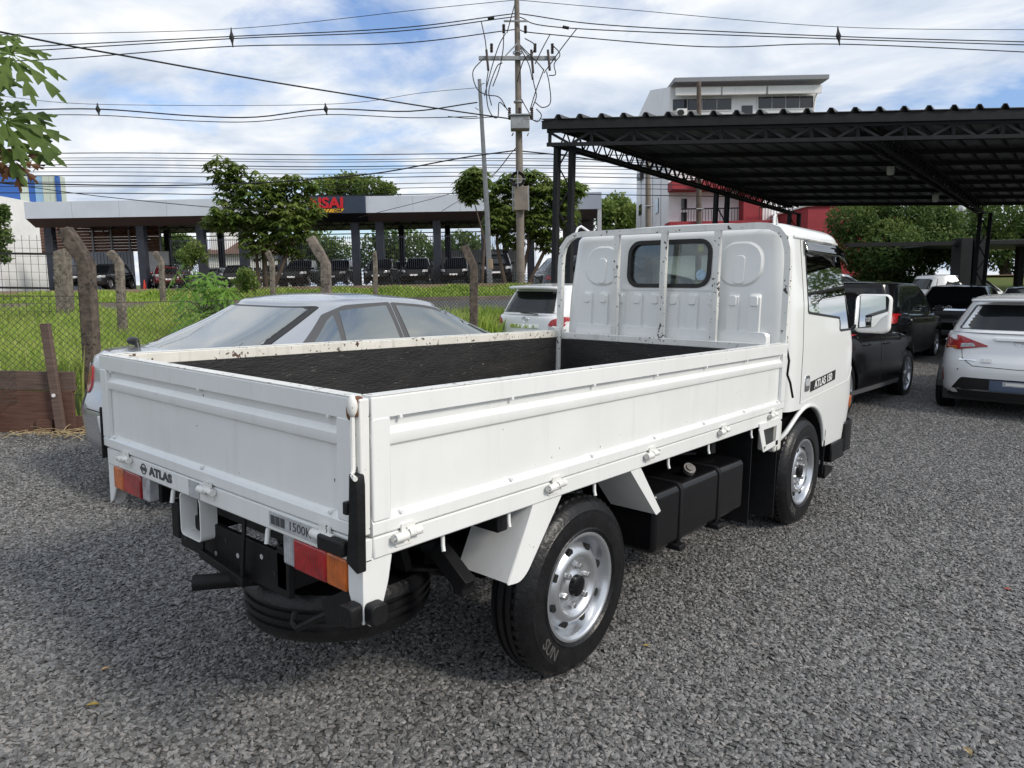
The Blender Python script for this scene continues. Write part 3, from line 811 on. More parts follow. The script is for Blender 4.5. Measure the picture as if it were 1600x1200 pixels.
for (a, b) in (((.5, 1.8, .59), (.62, 2.35, .62)), ((.45, 2.0, .60), (.66, 2.5, .61))):
    q = MB(); q.tube([a, ((a[0] + b[0]) / 2, (a[1] + b[1]) / 2, .65), b], .010, 8); q.build('hose', MAT['black_rubber'], TRUCK, smooth=60)
MB().box(.34, .80, 2.66, 2.668, .20, .74).build('inner_guard', MAT['black_rubber'], TRUCK)
MB().box(.44, .82, 2.985, 2.993, .16, .72).build('mud_flap', MAT['black_rubber'], TRUCK, label='black rubber mud flap behind the front wheel')
MB().box(-.82, -.44, 2.985, 2.993, .16, .72).build('mud_flap', MAT['black_rubber'], TRUCK)
# front bracket with window and the white bottle behind it
q = MB()
outer = rpoly([(2.66, .745), (2.96, .79), (2.955, .62), (2.76, .60), (2.70, .615)], .02, 3)
q.prism(rpoly([(2.66, .765), (2.96, .765), (2.955, .725), (2.66, .725)], .004, 2), lambda a, b, d: (d, a, b), HW - .004, HW + .004)
for a, b, ww in (((2.675, .745), (2.745, .615), .05), ((2.73, .613), (2.94, .625), .03), ((2.925, .60), (2.935, .745), .05)):
    q.bar((HW, a[0], a[1]), (HW, b[0], b[1]), .007, ww, upv=(0, .3, 1) if abs(a[0] - b[0]) > .1 else (0, 1, .3))
q.build('front_bracket', MAT['truck_white'], TRUCK, bevel=.0015)
q = MB(); q.prism(rrect(2.955, 3.06, .555, .735, .018, 3), lambda a, b, d: (d, a, b), HW - .125, HW - .02)
bt = q.build('washer_bottle', MAT['bottle_plastic'], TRUCK, bevel=.012)
MB().box(HW - .10, HW - .04, 2.98, 3.04, .735, .748).build('bottle_lid', MAT['decal_grey'], bt, bevel=.004)

# headboard
HB = MB()
sec = .020
def hoop(y, r_):
    pts = [(.800, 1.14), (.800, 1.64), (.795, 1.71), (.777, 1.775), (.738, 1.822), (.685, 1.846), (.62, 1.853)]
    return [(x, y, z) for x, z in pts] + [(-x, y, z) for x, z in reversed(pts)]
hp = hoop(BL + .035, 0)
hm = MB(); hm.tube(hp, .025, 4, ph=math.pi / 4); hm.build('headboard_hoop', MAT['truck_white_worn'], TRUCK, smooth=30)
for xx in (-.34, .012, .37):
    MB().box(xx - .020, xx + .020, BL + .018, BL + .05, 1.15, 1.842).build('headboard_bar', MAT['truck_white_worn'], TRUCK, bevel=.003)
MB().box(-.80, .80, BL + .012, BL + .058, 1.128, 1.172).build('headboard_rail', MAT['truck_white_worn'], TRUCK, bevel=.004)
MB().box(-.80, .80, BL + .004, BL + .03, ZB, 1.126).build('headboard_panel', MAT['bed_black'], TRUCK)
MB().box(-.80, -.764, BL - .02, BL + .004, ZB, ZT + .02).build('front_post', MAT['truck_white_worn'], TRUCK, bevel=.003)
for sx in (1, -1):
    MB().tube([(sx * .70, BL + .05, 1.845), (sx * .69, BL + .07, 1.90), (sx * .685, BL + .10, 1.915), (sx * .66, BL + .20, 1.87)], .008, 8).build('rope_loop', MAT['truck_white'], TRUCK, smooth=60)

# ---- cab shell
def cab_par(z):
    hw = float(np.interp(z, [.40, .75, 1.15, 1.40, 1.80], [.800, .822, .820, .808, .758]))
    y0 = float(np.interp(z, [.40, 1.0, 1.5, 1.80], [3.105, 3.100, 3.105, 3.125]))
    y1 = float(np.interp(z, [.40, .65, 1.10, 1.20, 1.80], [4.47, 4.50, 4.47, 4.42, 4.12]))
    return hw, y0, y1
CN = 14.0
def cab_x(y, z):
    hw, y0, y1 = cab_par(z); q = abs((y - (y0 + y1) / 2) / ((y1 - y0) / 2))
    return hw * max(0, 1 - min(q, 1) ** CN) ** (1 / CN)
norm = []
for i in range(61):
    q = -.97 + 1.94 * i / 60
    norm.append(((1 - abs(q) ** CN) ** (1 / CN), q))
xs = norm[0][0]
ends = [(xs * t, (1 - (xs * t) ** CN) ** (1 / CN)) for t in (0, .2, .4, .6, .75, .87, .95)]
half = [(x, -y) for x, y in ends] + norm + [(x, y) for x, y in reversed(ends)]
ring = half + [(-x, y) for x, y in reversed(half[1:-1])]
cs = MB(); nr = len(ring)
def cab_bottom(y):
    b = .765 if y < 3.5 else .44
    q = .42 ** 2 - (y - 3.482) ** 2
    return max(b, .345 + math.sqrt(q)) if q > 0 else b
rows = 26
for j in range(rows + 1):
    for (xh, yh) in ring:
        hw, y0, y1 = cab_par(.6)
        yb = (y0 + y1) / 2 + yh * (y1 - y0) / 2
        zb_ = cab_bottom(yb)
        z = zb_ + (1.80 - zb_) * j / rows
        hw, y0, y1 = cab_par(z)
        cs.v.append((hw * xh, (y0 + y1) / 2 + yh * (y1 - y0) / 2, z))
hw, y0, y1 = cab_par(1.80)
for k in range(1, 8):
    a = R(90 * k / 7); ins = .13 * (1 - math.cos(a)); zz_ = 1.80 + .085 * math.sin(a)
    for (xh, yh) in ring:
        cs.v.append(((hw - ins) * xh, (y0 + y1) / 2 + yh * ((y1 - y0) / 2 - ins * 1.1), zz_))
T = rows + 7
for j in range(T):
    for i in range(nr):
        i2 = (i + 1) % nr
        cs.f.append((j * nr + i, j * nr + i2, (j + 1) * nr + i2, (j + 1) * nr + i))
# roof cap as ladder with crown
nh = len(half); base = T * nr
capn = 8
idx = []
for i in range(nh):
    a = cs.v[base + i]; bI = (base + i) if i in (0, nh - 1) else base + nr - i
    row = []
    for c in range(capn + 1):
        t = c / capn
        if c == 0: row.append(base + i)
        elif c == capn: row.append(bI)
        else:
            yc = (a[1] - (y0 + y1) / 2) / ((y1 - y0) / 2)
            row.append(len(cs.v)); cs.v.append((a[0] * (1 - 2 * t), a[1], a[2] + .028 * (1 - (1 - 2 * t) ** 2) * (1 - abs(yc) ** 3)))
    idx.append(row)
for i in range(nh - 1):
    for c in range(capn):
        f = [idx[i][c], idx[i + 1][c], idx[i + 1][c + 1], idx[i][c + 1]]
        f2 = []
        for q in f:
            if q not in f2: f2.append(q)
        if len(f2) > 2: cs.f.append(tuple(f2))
cab = cs.build('cab', MAT['cab_white'], TRUCK, smooth=45)
sm = cab.modifiers.new('thick', 'SOLIDIFY'); sm.thickness = .03; sm.offset = -1
DW = rpoly([(3.395, 1.745), (4.13, 1.745), (4.345, 1.215), (4.05, 1.215), (4.05, 1.30), (3.395, 1.345)], [.06, .05, .03, .02, .06, .03], 4)
RWN = rrect(-.285, .300, 1.498, 1.792, .085, 6)
WS = [(-.68, 1.20), (.68, 1.20), (.62, 1.75), (-.62, 1.75)]
cutters = []
def cutter(poly, fn, a, b):
    o = MB().prism(poly, fn, a, b).build('cut', None)
    cutters.append(o); md = cab.modifiers.new('b', 'BOOLEAN'); md.operation = 'DIFFERENCE'; md.object = o; md.solver = 'EXACT'
cutter(DW, lambda a, b, d: (d, a, b), .55, 1.0); cutter(DW, lambda a, b, d: (d, a, b), -1.0, -.55)
cutter(RWN, lambda a, b, d: (a, d, b), 2.9, 3.3)
cutter(rpoly(WS, .06, 3), lambda a, b, d: (a, d, b), 3.9, 4.8)
dg = bpy.context.evaluated_depsgraph_get()
nm = bpy.data.meshes.new_from_object(cab.evaluated_get(dg))
cab.modifiers.clear(); cab.data = nm
for o in cutters: bpy.data.objects.remove(o)
nm.materials.clear(); nm.materials.append(MAT['cab_white'])
nm.shade_smooth(); nm.set_sharp_from_angle(angle=R(42))
# panes
def ringpart(poly, fn, w_, t0, t1, name, m, parent):
    """a frame of width w_ round the outline"""
    n_ = len(poly); c = Vector((sum(p[0] for p in poly) / n_, sum(p[1] for p in poly) / n_))
    q = MB(); inn = []
    for i in range(n_):
        a, b, d = Vector(poly[i - 1]), Vector(poly[i]), Vector(poly[(i + 1) % n_])
        t = (d - a).normalized(); nn = Vector((-t.y, t.x))
        if nn.dot(c - b) < 0: nn = -nn
        inn.append(b + nn * w_)
    for t in (t0, t1):
        for L_ in (poly, inn):
            for p_ in L_: q.v.append(tuple(fn(p_[0], p_[1], t)))
    for i in range(n_):
        j = (i + 1) % n_
        q.f += [(i, j, n_ + j, n_ + i), (2 * n_ + i, 3 * n_ + i, 3 * n_ + j, 2 * n_ + j), (i, 2 * n_ + i, 2 * n_ + j, j), (n_ + i, n_ + j, 3 * n_ + j, 3 * n_ + i)]
    return q.build(name, m, parent, smooth=40)
rwy = lambda z: cab_par(z)[1]
rw = MB().prism(RWN, lambda a, b, d: (a, rwy(b) + d, b), .010, .014).build('rear_window', MAT['clear_glass'], cab)
ringpart([(x * 1.02 + (0.0), 1.645 + (z - 1.645) * 1.04) for x, z in RWN], lambda a, b, d: (a, rwy(b) + d, b), .026, -.012, .02, 'window_seal', MAT['gasket'], rw)
MB().prism([(.235 + .034 * math.cos(t), 1.575 + .034 * math.sin(t)) for t in [math.pi * 2 * i / 20 for i in range(20)]], lambda a, b, d: (a, rwy(b) + d, b), .0075, .0095).build('window_sticker', MAT['sticker'], rw)
MB().box(.20, .232, rwy(1.75) + .016, rwy(1.75) + .018, 1.72, 1.765).build('yellow_tag', MAT['yellow_tag'], rw)
for sx in (1, -1):
    gx = lambda b: float(np.interp(b, [1.2, 1.75], [cab_x(3.8, 1.2), cab_x(3.8, 1.75)]))
    dm = MB(); dm.v = [(sx * (gx(b) - .014), a, b) for a, b in DW]; dm.f = [tuple(range(len(DW)))]
    dw = dm.build('side_window', MAT['door_glass'], cab)
    ringpart(DW, lambda a, b, d: (sx * (cab_x(a, b) + d), a, b), .014, -.026, .003, 'window_seal', MAT['gasket'], dw)
    q = MB(); q.bar((sx * .775, 4.275, 1.235), (sx * .722, 4.085, 1.73), .012, .03, upv=(sx, 0, 0)); q.build('quarter_bar', MAT['gasket'], dw)
    # rain visor over the window
    q = MB()
    def vsf(u, v):
        y_ = 3.375 + .80 * u; dz = .055 * max(0, (u - .72) / .28) ** 2
        zt__ = 1.785 - dz * .55; zb__ = 1.712 - dz
        z_ = zt__ + (zb__ - zt__) * v
        return (sx * (gx(z_) + .004 + .026 * v), y_ - .02 * max(0, u - .9), z_)
    q.grid(vsf, 18, 4); vo = q.build('rain_visor', MAT['visor_glass'], cab, smooth=60); vm_ = vo.modifiers.new('t', 'SOLIDIFY'); vm_.thickness = .003
    # door shut lines
    q = MB()
    def strip(pts):
        for (ya, za_), (yb, zb_) in zip(pts[:-1], pts[1:]):
            k = 6
            for i in range(k):
                t0, t1 = i / k, (i + 1) / k
                A = (ya + (yb - ya) * t0, za_ + (zb_ - za_) * t0); B = (ya + (yb - ya) * t1, za_ + (zb_ - za_) * t1)
                q.bar((sx * (cab_x(*A) - .0005), A[0], A[1]), (sx * (cab_x(*B) - .0005), B[0], B[1]), .006, .003, upv=(sx, 0, 0))
    strip([(3.33, 1.80), (3.325, 1.2), (3.325, .80)]); strip([(3.33, 1.80), (3.7, 1.825 - .03), (4.05, 1.79)]); strip([(4.37, 1.22), (4.42, 1.0), (4.43, .66)])
    q.build('door_gap', MAT['gasket'], cab)
    # raised door panel below the notch
    pan = rpoly([(3.36, 1.33), (3.92, 1.305), (4.02, 1.26), (4.03, .98), (3.36, .98)], [.03, .03, .05, .04, .03], 3)
    # handle and badge
    hn = MB().prism(rrect(3.385, 3.475, .865, .965, .02, 3), lambda a, b, d: (sx * (cab_x(a, b) + d), a, b), -.002, .004).build('door_handle', MAT['chrome'], cab, bevel=.002)
    MB().prism(rrect(3.395, 3.465, .90, .945, .015, 3), lambda a, b, d: (sx * (cab_x(a, b) + d), a, b), .004, .006).build('handle_recess', MAT['decal_grey'], hn)
    bd = MB().prism([(3.495, .855), (3.99, .895), (3.99, .960), (3.495, .920)], lambda a, b, d: (sx * (cab_x(a, b) + d), a, b), .0, .0025).build('door_badge', MAT['gasket'], cab)
    me = text_mesh('ATLAS 150', .066, lambda a, b, h: (sx * (cab_x(3.74, .91) + .0035 + h), 3.742 + sx * a, .906 + b + .08 * sx * a * (1 if sx > 0 else -1)), .0006, xs=1.12, bold=.0018)
    link('lettering', me, MAT['white_plain'], bd)
    # body crease low on the door
    q = MB()
    cr_ = [(3.34, .80), (3.9, .835), (4.30, .86), (4.40, .95)]
    for a, b in zip(cr_[:-1], cr_[1:]):
        for i in range(5):
            A = (a[0] + (b[0] - a[0]) * i / 5, a[1] + (b[1] - a[1]) * i / 5); B = (a[0] + (b[0] - a[0]) * (i + 1) / 5, a[1] + (b[1] - a[1]) * (i + 1) / 5)
            q.bar((sx * (cab_x(*A) - .001), *A), (sx * (cab_x(*B) - .001), *B), .010, .006, upv=(sx, 0, 0))
    q.build('door_crease', MAT['cab_white'], cab, smooth=60)
    # wheel arch lip
    q = MB(); pts = []
    for i in range(25):
        a = R(168 - 148 * i / 24); yy, zz_ = 3.482 + .425 * math.cos(a), .345 + .425 * math.sin(a)
        if zz_ > .44: pts.append((sx * (cab_x(yy, zz_) - .003), yy, zz_))
    q.tube(pts, .014, 8); q.build('arch_lip', MAT['cab_white'], cab, smooth=60)
    q = MB()
    for i in range(24):
        a0_, a1_ = R(180 - 180 * i / 24), R(180 - 180 * (i + 1) / 24)
        rr = .41
        q.add([(sx * x_, 3.482 + rr * math.cos(t), .345 + rr * math.sin(t)) for t in (a0_, a1_) for x_ in (.40, .80)], [(0, 1, 3, 2)])
    q.build('wheel_housing', MAT['black_rubber'], cab, smooth=60)
    MB().box(sx * .79 - .02 * (sx < 0), sx * .79 + .02 * (sx > 0), 3.90, 3.91, .25, .60).build('wheel_flap', MAT['black_rubber'], cab)
    # side marker, corner of the bumper, small flap
    MB().prism(rrect(4.395, 4.475, .655, .74, .015, 3), lambda a, b, d: (sx * (cab_x(min(a, 4.45), b) + d), a, b), -.015, .012).build('side_marker', MAT['lamp_amber'], cab, bevel=.003)
    MB().prism(rpoly([(4.06, .18), (4.22, .21), (4.22, .245), (4.05, .27)], .01, 2), lambda a, b, d: (d, a, b), sx * .70, sx * .78).build('flap_corner', MAT['black_rubber'], cab)
    # mirror
    mr = MB(); mr.prism(rrect(.795, 1.030, 1.195, 1.470, .045, 5), lambda a, b, d: (sx * a, d, b), 4.43, 4.50)
    mo = mr.build('door_mirror', MAT['white_plain'], cab, bevel=.018, seg=3)
    MB().prism(rpoly([(.807, 1.225), (.935, 1.238), (.978, 1.305), (1.018, 1.330), (1.018, 1.458), (.807, 1.458)], [.03, .02, .03, .01, .03, .03], 4), lambda a, b, d: (sx * a, d, b), 4.4265, 4.4285).build('mirror_glass', MAT['mirror_glass'], mo)
    MB().tube([(sx * .90, 4.47, 1.33), (sx * .84, 4.46, 1.28), (sx * .77, 4.40, 1.20)], .011, 8).build('mirror_arm', MAT['gasket'], mo, smooth=60)
# roof gutter
q = MB(); hw, y0, y1 = cab_par(1.80)
for sx in (1, -1):
    pts = [(sx * (cab_x(y, 1.795) + .003), y, 1.797) for y in np.linspace(3.22, 4.07, 16)]
    q.tube(pts, .008, 6)
q.build('roof_gutter', MAT['cab_white'], cab, smooth=60)
ws = MB().prism(rpoly(WS, .06, 3), lambda a, b, d: (a, float(np.interp(b, [1.2, 1.75], [4.40, 4.125])) + d, b), -.03, -.026).build('windscreen', MAT['clear_glass'], cab)
# pressed panels of the cab back
def emboss(poly, h, name='pressed_rib'):
    q = MB(); n_ = len(poly); c = Vector((sum(p[0] for p in poly) / n_, sum(p[1] for p in poly) / n_))
    lv = [(poly, .002), ([tuple(Vector(p) + (c - Vector(p)).normalized() * .016) for p in poly], -h)]
    for L_, d in lv:
        for p_ in L_: q.v.append((p_[0], rwy(p_[1]) + d, p_[1]))
    q.f += [(i, (i + 1) % n_, n_ + (i + 1) % n_, n_ + i) for i in range(n_)]
    q.f.append(tuple(n_ + i for i in range(n_)))
    return q.build(name, MAT['cab_white'], cab, smooth=30)
for i in range(10):
    xc = -.60 + i * .133
    emboss(rrect(xc - .040, xc + .040, 1.17, 1.465, [.02, .02, .005, .005], 3), .016)
    emboss(rrect(xc - .034, xc + .034, 1.375, 1.46, .018, 3), .026)
emboss(rrect(-.70, .70, 1.06, 1.235, .03, 3), .022)
for sx in (1, -1):
    emboss(rrect(sx * .49 - .145, sx * .49 + .145, 1.50, 1.775, .12, 6), .011)
    emboss(rrect(sx * .49 - .04, sx * .49 + .04, 1.505, 1.70, .03, 4), .020)
emboss(rrect(-.335, .35, 1.475, 1.502, .01, 2), .006)
# interior
it = MB(); it.box(-.70, .70, 3.30, 3.40, .95, 1.38); it.box(-.70, .70, 3.35, 3.85, .95, 1.05); it.box(-.72, .72, 4.12, 4.36, .85, 1.22); it.box(-.74, .74, 3.2, 4.36, .78, .80); it.box(-.60, .60, 3.25, 3.98, 1.835, 1.85)
it.build('cab_interior', MAT['interior'], cab, bevel=.02)
for xx in (-.40, .40):
    MB().box(xx - .12, xx + .12, 3.33, 3.40, 1.38, 1.50).build('headrest', MAT['interior'], cab, bevel=.03)
q = MB(); q.lathe([(.185 + .012 * math.cos(t), .012 * math.sin(t)) for t in [2 * math.pi * i / 8 for i in range(8)]], lambda a, b, c: (.38 + a, 4.08 + b * .45 - c * .8, 1.24 + b * .85 + c * .4), 28, closed=True)
q.bar((.21, 4.08, 1.24), (.55, 4.08, 1.24), .03, .02); q.build('steering_wheel', MAT['gasket'], cab, smooth=60)
# bumper, lamps, grille, step
q = MB(); q.prism(rpoly([(-.82, 4.30), (-.82, 4.52), (-.70, 4.60), (.70, 4.60), (.82, 4.52), (.82, 4.30)], .05, 4), lambda a, b, d: (a, b, d), .33, .555)
q.build('front_bumper', MAT['black_paint'], TRUCK, bevel=.012)
for sx in (1, -1):
    MB().cbox((sx * .60, 4.50, .72), .26, .03, .13).build('headlamp', MAT['lamp_clear'], TRUCK, bevel=.01)
    MB().box(min(sx * .815, sx * .75), max(sx * .815, sx * .75), 4.06, 4.36, .30, .44).build('cab_step', MAT['black_paint'], TRUCK, bevel=.01)
MB().box(-.42, .42, 4.49, 4.515, .68, .78).build('grille', MAT['black_paint'], TRUCK, bevel=.006)
# black cable hanging behind the cab corner
MB().tube([(.815, 3.05, 1.17), (.83, 3.07, 1.08), (.828, 3.06, 1.0), (.834, 3.10, .95), (.84, 3.14, .86)], .007, 8).build('cable', MAT['black_rubber'], TRUCK, smooth=60)

# ------------------------------------------------------------------ parked cars
mat('paint_silver', (0.46, 0.48, 0.51), 0.24, metal=0.6, coat=0.8)
mat('paint_white', (0.76, 0.77, 0.78), 0.22, coat=0.8)
mat('paint_black', (0.006, 0.006, 0.007), 0.14, coat=0.15, spec=0.3)
mat('paint_darkgrey', (0.03, 0.032, 0.036), 0.2, metal=0.3, coat=0.9)
mat('paint_red', (0.16, 0.01, 0.012), 0.2, coat=0.9)
mat('paint_yellowish', (0.22, 0.18, 0.06), 0.3, coat=0.6)
mat('dark_glass', (0.006, 0.008, 0.010), 0.03, coat=0.0, spec=0.5, ior=1.5)
mat('pale_glass', (0.030, 0.046, 0.040), 0.02, metal=0.0, coat=1.0, spec=1.0, ior=2.15)
mat('trim_black', (0.014, 0.014, 0.015), 0.4)
mat('trim_grey', (0.075, 0.076, 0.08), 0.4)
mat('plate_blue', (0.085, 0.115, 0.18), 0.4)
def ipl(keys, x): return float(np.interp(x, [k[0] for k in keys], [k[1] for k in keys]))
class Car:
    def __init__(s, name, label, loc, rz, paint, p, group=None, detail=True):
        s.p = p; s.paint = MAT[paint]
        s.t = thing(name, label, 'car', loc, rz, group)
        s.shell()
    def low(s, z):
        p = s.p; q = z / p['belt']
        return (p['W'] / 2 * float(np.interp(q, [0, .2, .3, .55, .8, 1, 1.3], p.get('wp', [.93, .965, .985, 1.0, .99, .955, .90]))), ipl(p['rin'], z), p['L'] - ipl(p['fin'], z))
    def lowX(s, y, z):
        hw, a, b = s.low(z); q = min(1, abs((y - (a + b) / 2) / ((b - a) / 2))); n = s.p.get('nl', 6)
        return hw * (1 - q ** n) ** (1 / n)
    def lowR(s, x, z, end=0):
        hw, a, b = s.low(z); q = min(1, abs(x / hw)); n = s.p.get('nl', 6); k = (1 - q ** n) ** (1 / n)
        return (a + b) / 2 - k * (b - a) / 2 if end == 0 else (a + b) / 2 + k * (b - a) / 2
    def top(s, y): return ipl(s.p['top'], y)
    def gp(s, v):
        p = s.p; u = v
        return (p['wgb'] + (p['wgt'] - p['wgb']) * (u ** 1.25), p['g0'][0] + (p['g0'][1] - p['g0'][0]) * (u ** p.get('ge', 1.1)), p['g1'][0] + (p['g1'][1] - p['g1'][0]) * (u ** 1.1))
    def rail(s, y): return ipl(s.p['roof'], y)
    def gz_(s, y, v):
        b = s.top(y) - .02
        return b + (s.rail(y) - b) * v
    def gX(s, y, v):
        hw, a, b = s.gp(v); q = min(1, abs((y - (a + b) / 2) / ((b - a) / 2))); n = s.p.get('ng', 5)
        return hw * (1 - q ** n) ** (1 / n)
    def gY(s, x, v, end=0):
        hw, a, b = s.gp(v); q = min(1, abs(x / hw)); n = s.p.get('ng', 5); k = (1 - q ** n) ** (1 / n)
        return (a + b) / 2 - k * (b - a) / 2 if end == 0 else (a + b) / 2 + k * (b - a) / 2
    # surfaces for patches
    def side(s, sx): return lambda y, z, o=0: (sx * (s.lowX(y, z) + o), y, z)
    def rear(s): return lambda x, z, o=0: (x, s.lowR(x, z) - o, z)
    def front(s): return lambda x, z, o=0: (x, s.lowR(x, z, 1) + o, z)
    def gside(s, sx):
        def f(y, v, o=0): return (sx * (s.gX(y, v) + o), y, s.gz_(y, v) + o * .3)
        return f
    def gend(s, end=0):
        def f(x, v, o=0):
            y = s.gY(x, v, end); return (x, y + (-o if end == 0 else o), s.gz_(y, v) + o * .5)
        return f
    def patch(s, poly, surf, name, m, parent=None, off=.004, r=.02, rn=3, lv=5, edge=True):
        pl_ = rpoly(poly, r, rn) if r else poly
        # refine long edges
        pp = []
        for i in range(len(pl_)):
            a, b = Vector(pl_[i]), Vector(pl_[(i + 1) % len(pl_)]); k = max(1, int((b - a).length / .10))
            for j in range(k): pp.append(a + (b - a) * (j / k))
        n = len(pp); c = sum(pp, Vector((0, 0))) / n
        q = MB()
        for L_ in range(lv):
            t = 1 - L_ / lv
            for x in pp:
                w_ = c + (x - c) * t
                q.v.append(surf(w_.x, w_.y, off if L_ or not edge else off))
        q.v.append(surf(c.x, c.y, off)); ci = len(q.v) - 1
        for L_ in range(lv - 1):
            for i in range(n):
                j = (i + 1) % n
                q.f.append((L_ * n + i, L_ * n + j, (L_ + 1) * n + j, (L_ + 1) * n + i))
        for i in range(n): q.f.append(((lv - 1) * n + i, (lv - 1) * n + (i + 1) % n, ci))
        b = len(q.v)
        for x in pp: q.v.append(surf(x.x, x.y, -.02))
        for i in range(n): q.f.append((i, b + i, b + (i + 1) % n, (i + 1) % n))
        return q.build(name, MAT[m], parent or s.t, smooth=50)
    def line(s, pts, surf, name, m='trim_black', w=.007, parent=None, off=.0005, h=.004, sx=1, k=6):
        q = MB()
        for a, b in zip(pts[:-1], pts[1:]):
            for i in range(k):
                A = [a[j] + (b[j] - a[j]) * i / k for j in (0, 1)]; B = [a[j] + (b[j] - a[j]) * (i + 1) / k for j in (0, 1)]
                pa, pb = Vector(surf(*A, off)), Vector(surf(*B, off)); n_ = Vector(surf(*A, off + .05)) - pa
                if (pb - pa).length > 1e-5: q.bar(pa, pb, w, h, upv=n_.normalized())
        return q.build(name, MAT[m], parent or s.t)
    def shell(s):
        p = s.p; n = p.get('nl', 6); m = MB()
        wy = [p['ro'], p['ro'] + p['wb']]; Ra = p['wr'] + .045
        side = [-.96 + 1.92 * i / 110 for i in range(111)]
        nm_ = [((1 - abs(q) ** n) ** (1 / n), q) for q in side]
        x0 = nm_[0][0]; ends = [(x0 * t, (1 - (x0 * t) ** n) ** (1 / n)) for t in (0, .2, .4, .6, .75, .88, .96)]
        half = [(x, -y) for x, y in ends] + nm_ + [(x, y) for x, y in reversed(ends)]
        ring = half + [(-x, y) for x, y in reversed(half[1:-1])]; nr = len(ring)
        rows = 18
        hw0, a0, b0 = s.low(.45)
        def zs(y):
            z = p['sill'] if (p['ro'] + .2 < y < p['ro'] + p['wb'] - .2) else p['bump']
            for w_ in wy:
                q = Ra * Ra - (y - w_) ** 2
                if q > 0: z = max(z, p['wr'] + math.sqrt(q))
            return z
        for j in range(rows + 1):
            t = j / rows
            for xh, yh in ring:
                y_ = (a0 + b0) / 2 + yh * (b0 - a0) / 2
                z0, z1 = zs(y_), s.top(y_); z = z0 + (z1 - z0) * t
                hw, a, b = s.low(z); ins = 0
                if t > .86: q = (t - .86) / .14; ins = p.get('sh', .05) * (1 - math.sqrt(max(0, 1 - q * q)))
                if j == 0: ins += .02
                m.v.append(((hw - ins) * xh, (a + b) / 2 + yh * ((b - a) / 2 - ins), z))
        for j in range(rows):
            for i in range(nr): m.f.append((j * nr + i, j * nr + (i + 1) % nr, (j + 1) * nr + (i + 1) % nr, (j + 1) * nr + i))
        s.ladder(m, rows * nr, len(half), nr, p.get('deck', .05))
        body = m.build('body', s.paint, s.t, smooth=48); s.body = body
        # greenhouse
        g_ = MB(); n = p.get('ng', 5)
        side = [-.95 + 1.9 * i / 60 for i in range(61)]
        nm_ = [((1 - abs(q) ** n) ** (1 / n), q) for q in side]; x0 = nm_[0][0]
        ends = [(x0 * t, (1 - (x0 * t) ** n) ** (1 / n)) for t in (0, .2, .4, .6, .75, .88, .96)]
        half = [(x, -y) for x, y in ends] + nm_ + [(x, y) for x, y in reversed(ends)]
        ring = half + [(-x, y) for x, y in reversed(half[1:-1])]; nr = len(ring); rows = 14
        for j in range(rows + 1):
            v = j / rows
            hw, a, b = s.gp(v)
            for xh, yh in ring:
                y_ = (a + b) / 2 + yh * (b - a) / 2
                g_.v.append((hw * xh, y_, s.gz_(y_, v)))
        for k in range(1, 5):
            a_ = R(90 * k / 4); ins = .07 * (1 - math.cos(a_)); up_ = .035 * math.sin(a_)
            hw, a, b = s.gp(1)
            for xh, yh in ring:
                y_ = (a + b) / 2 + yh * ((b - a) / 2 - ins)
                g_.v.append(((hw - ins) * xh, y_, s.rail(y_) + up_))
        rows += 4
        for j in range(rows):
            for i in range(nr): g_.f.append((j * nr + i, j * nr + (i + 1) % nr, (j + 1) * nr + (i + 1) % nr, (j + 1) * nr + i))
        s.ladder(g_, rows * nr, len(half), nr, p.get('crown', .03))
        s.roof = g_.build('cabin', s.paint, s.t, smooth=48)
        # dark underside so that no light shows through
        u = MB(); u.box(-p['W'] / 2 + .12, p['W'] / 2 - .12, .25, p['L'] - .3, p['sill'] - .02, p['sill'] + .10)
        for w_ in wy:
            for sx in (1, -1):
                for i in range(14):
                    t0, t1 = math.pi * i / 14, math.pi * (i + 1) / 14
                    u.add([(sx * x_, w_ + (Ra - .008) * math.cos(t), p['wr'] + (Ra - .008) * math.sin(t)) for t in (t0, t1) for x_ in (p['W'] / 2 - .32, p['W'] / 2 - .03)], [(0, 1, 3, 2)])
                u.add([(sx * (p['W'] / 2 - .30), w_ + Ra * math.cos(t), max(.12, p['wr'] + Ra * math.sin(t))) for t in [2 * math.pi * i / 16 for i in range(16)]], [tuple(range(16))])
        u.build('underbody', MAT['trim_black'], s.t, recalc=False)
        for w_ in wy:
            for sx in (1, -1):
                wheel(s.t, sx * (p['W'] / 2 - .015), w_, p['wr'], p['wr'], .20, sx, p['wr'] * .68, p.get('rim', 'alloy'))
    def ladder(s, m, base, nh, nr, crown):
        cap = 8; idx = []
        ys = [m.v[base + i][1] for i in range(nh)]; ym = (max(ys) + min(ys)) / 2; yh = (max(ys) - min(ys)) / 2
        for i in range(nh):
            a = m.v[base + i]; bI = (base + i) if i in (0, nh - 1) else base + nr - i
            row = []
            for c in range(cap + 1):
                t = c / cap
                if c == 0: row.append(base + i)
                elif c == cap: row.append(bI)
                else:
                    row.append(len(m.v)); k = max(0, 1 - abs((a[1] - ym) / yh) ** 6)
                    m.v.append((a[0] * (1 - 2 * t), a[1], a[2] + crown * k * (1 - abs(1 - 2 * t) ** 2.4)))
            idx.append(row)
        for i in range(nh - 1):
            for c in range(cap):
                f2 = []
                for q in (idx[i][c], idx[i + 1][c], idx[i + 1][c + 1], idx[i][c + 1]):
                    if q not in f2: f2.append(q)
                if len(f2) > 2: m.f.append(tuple(f2))
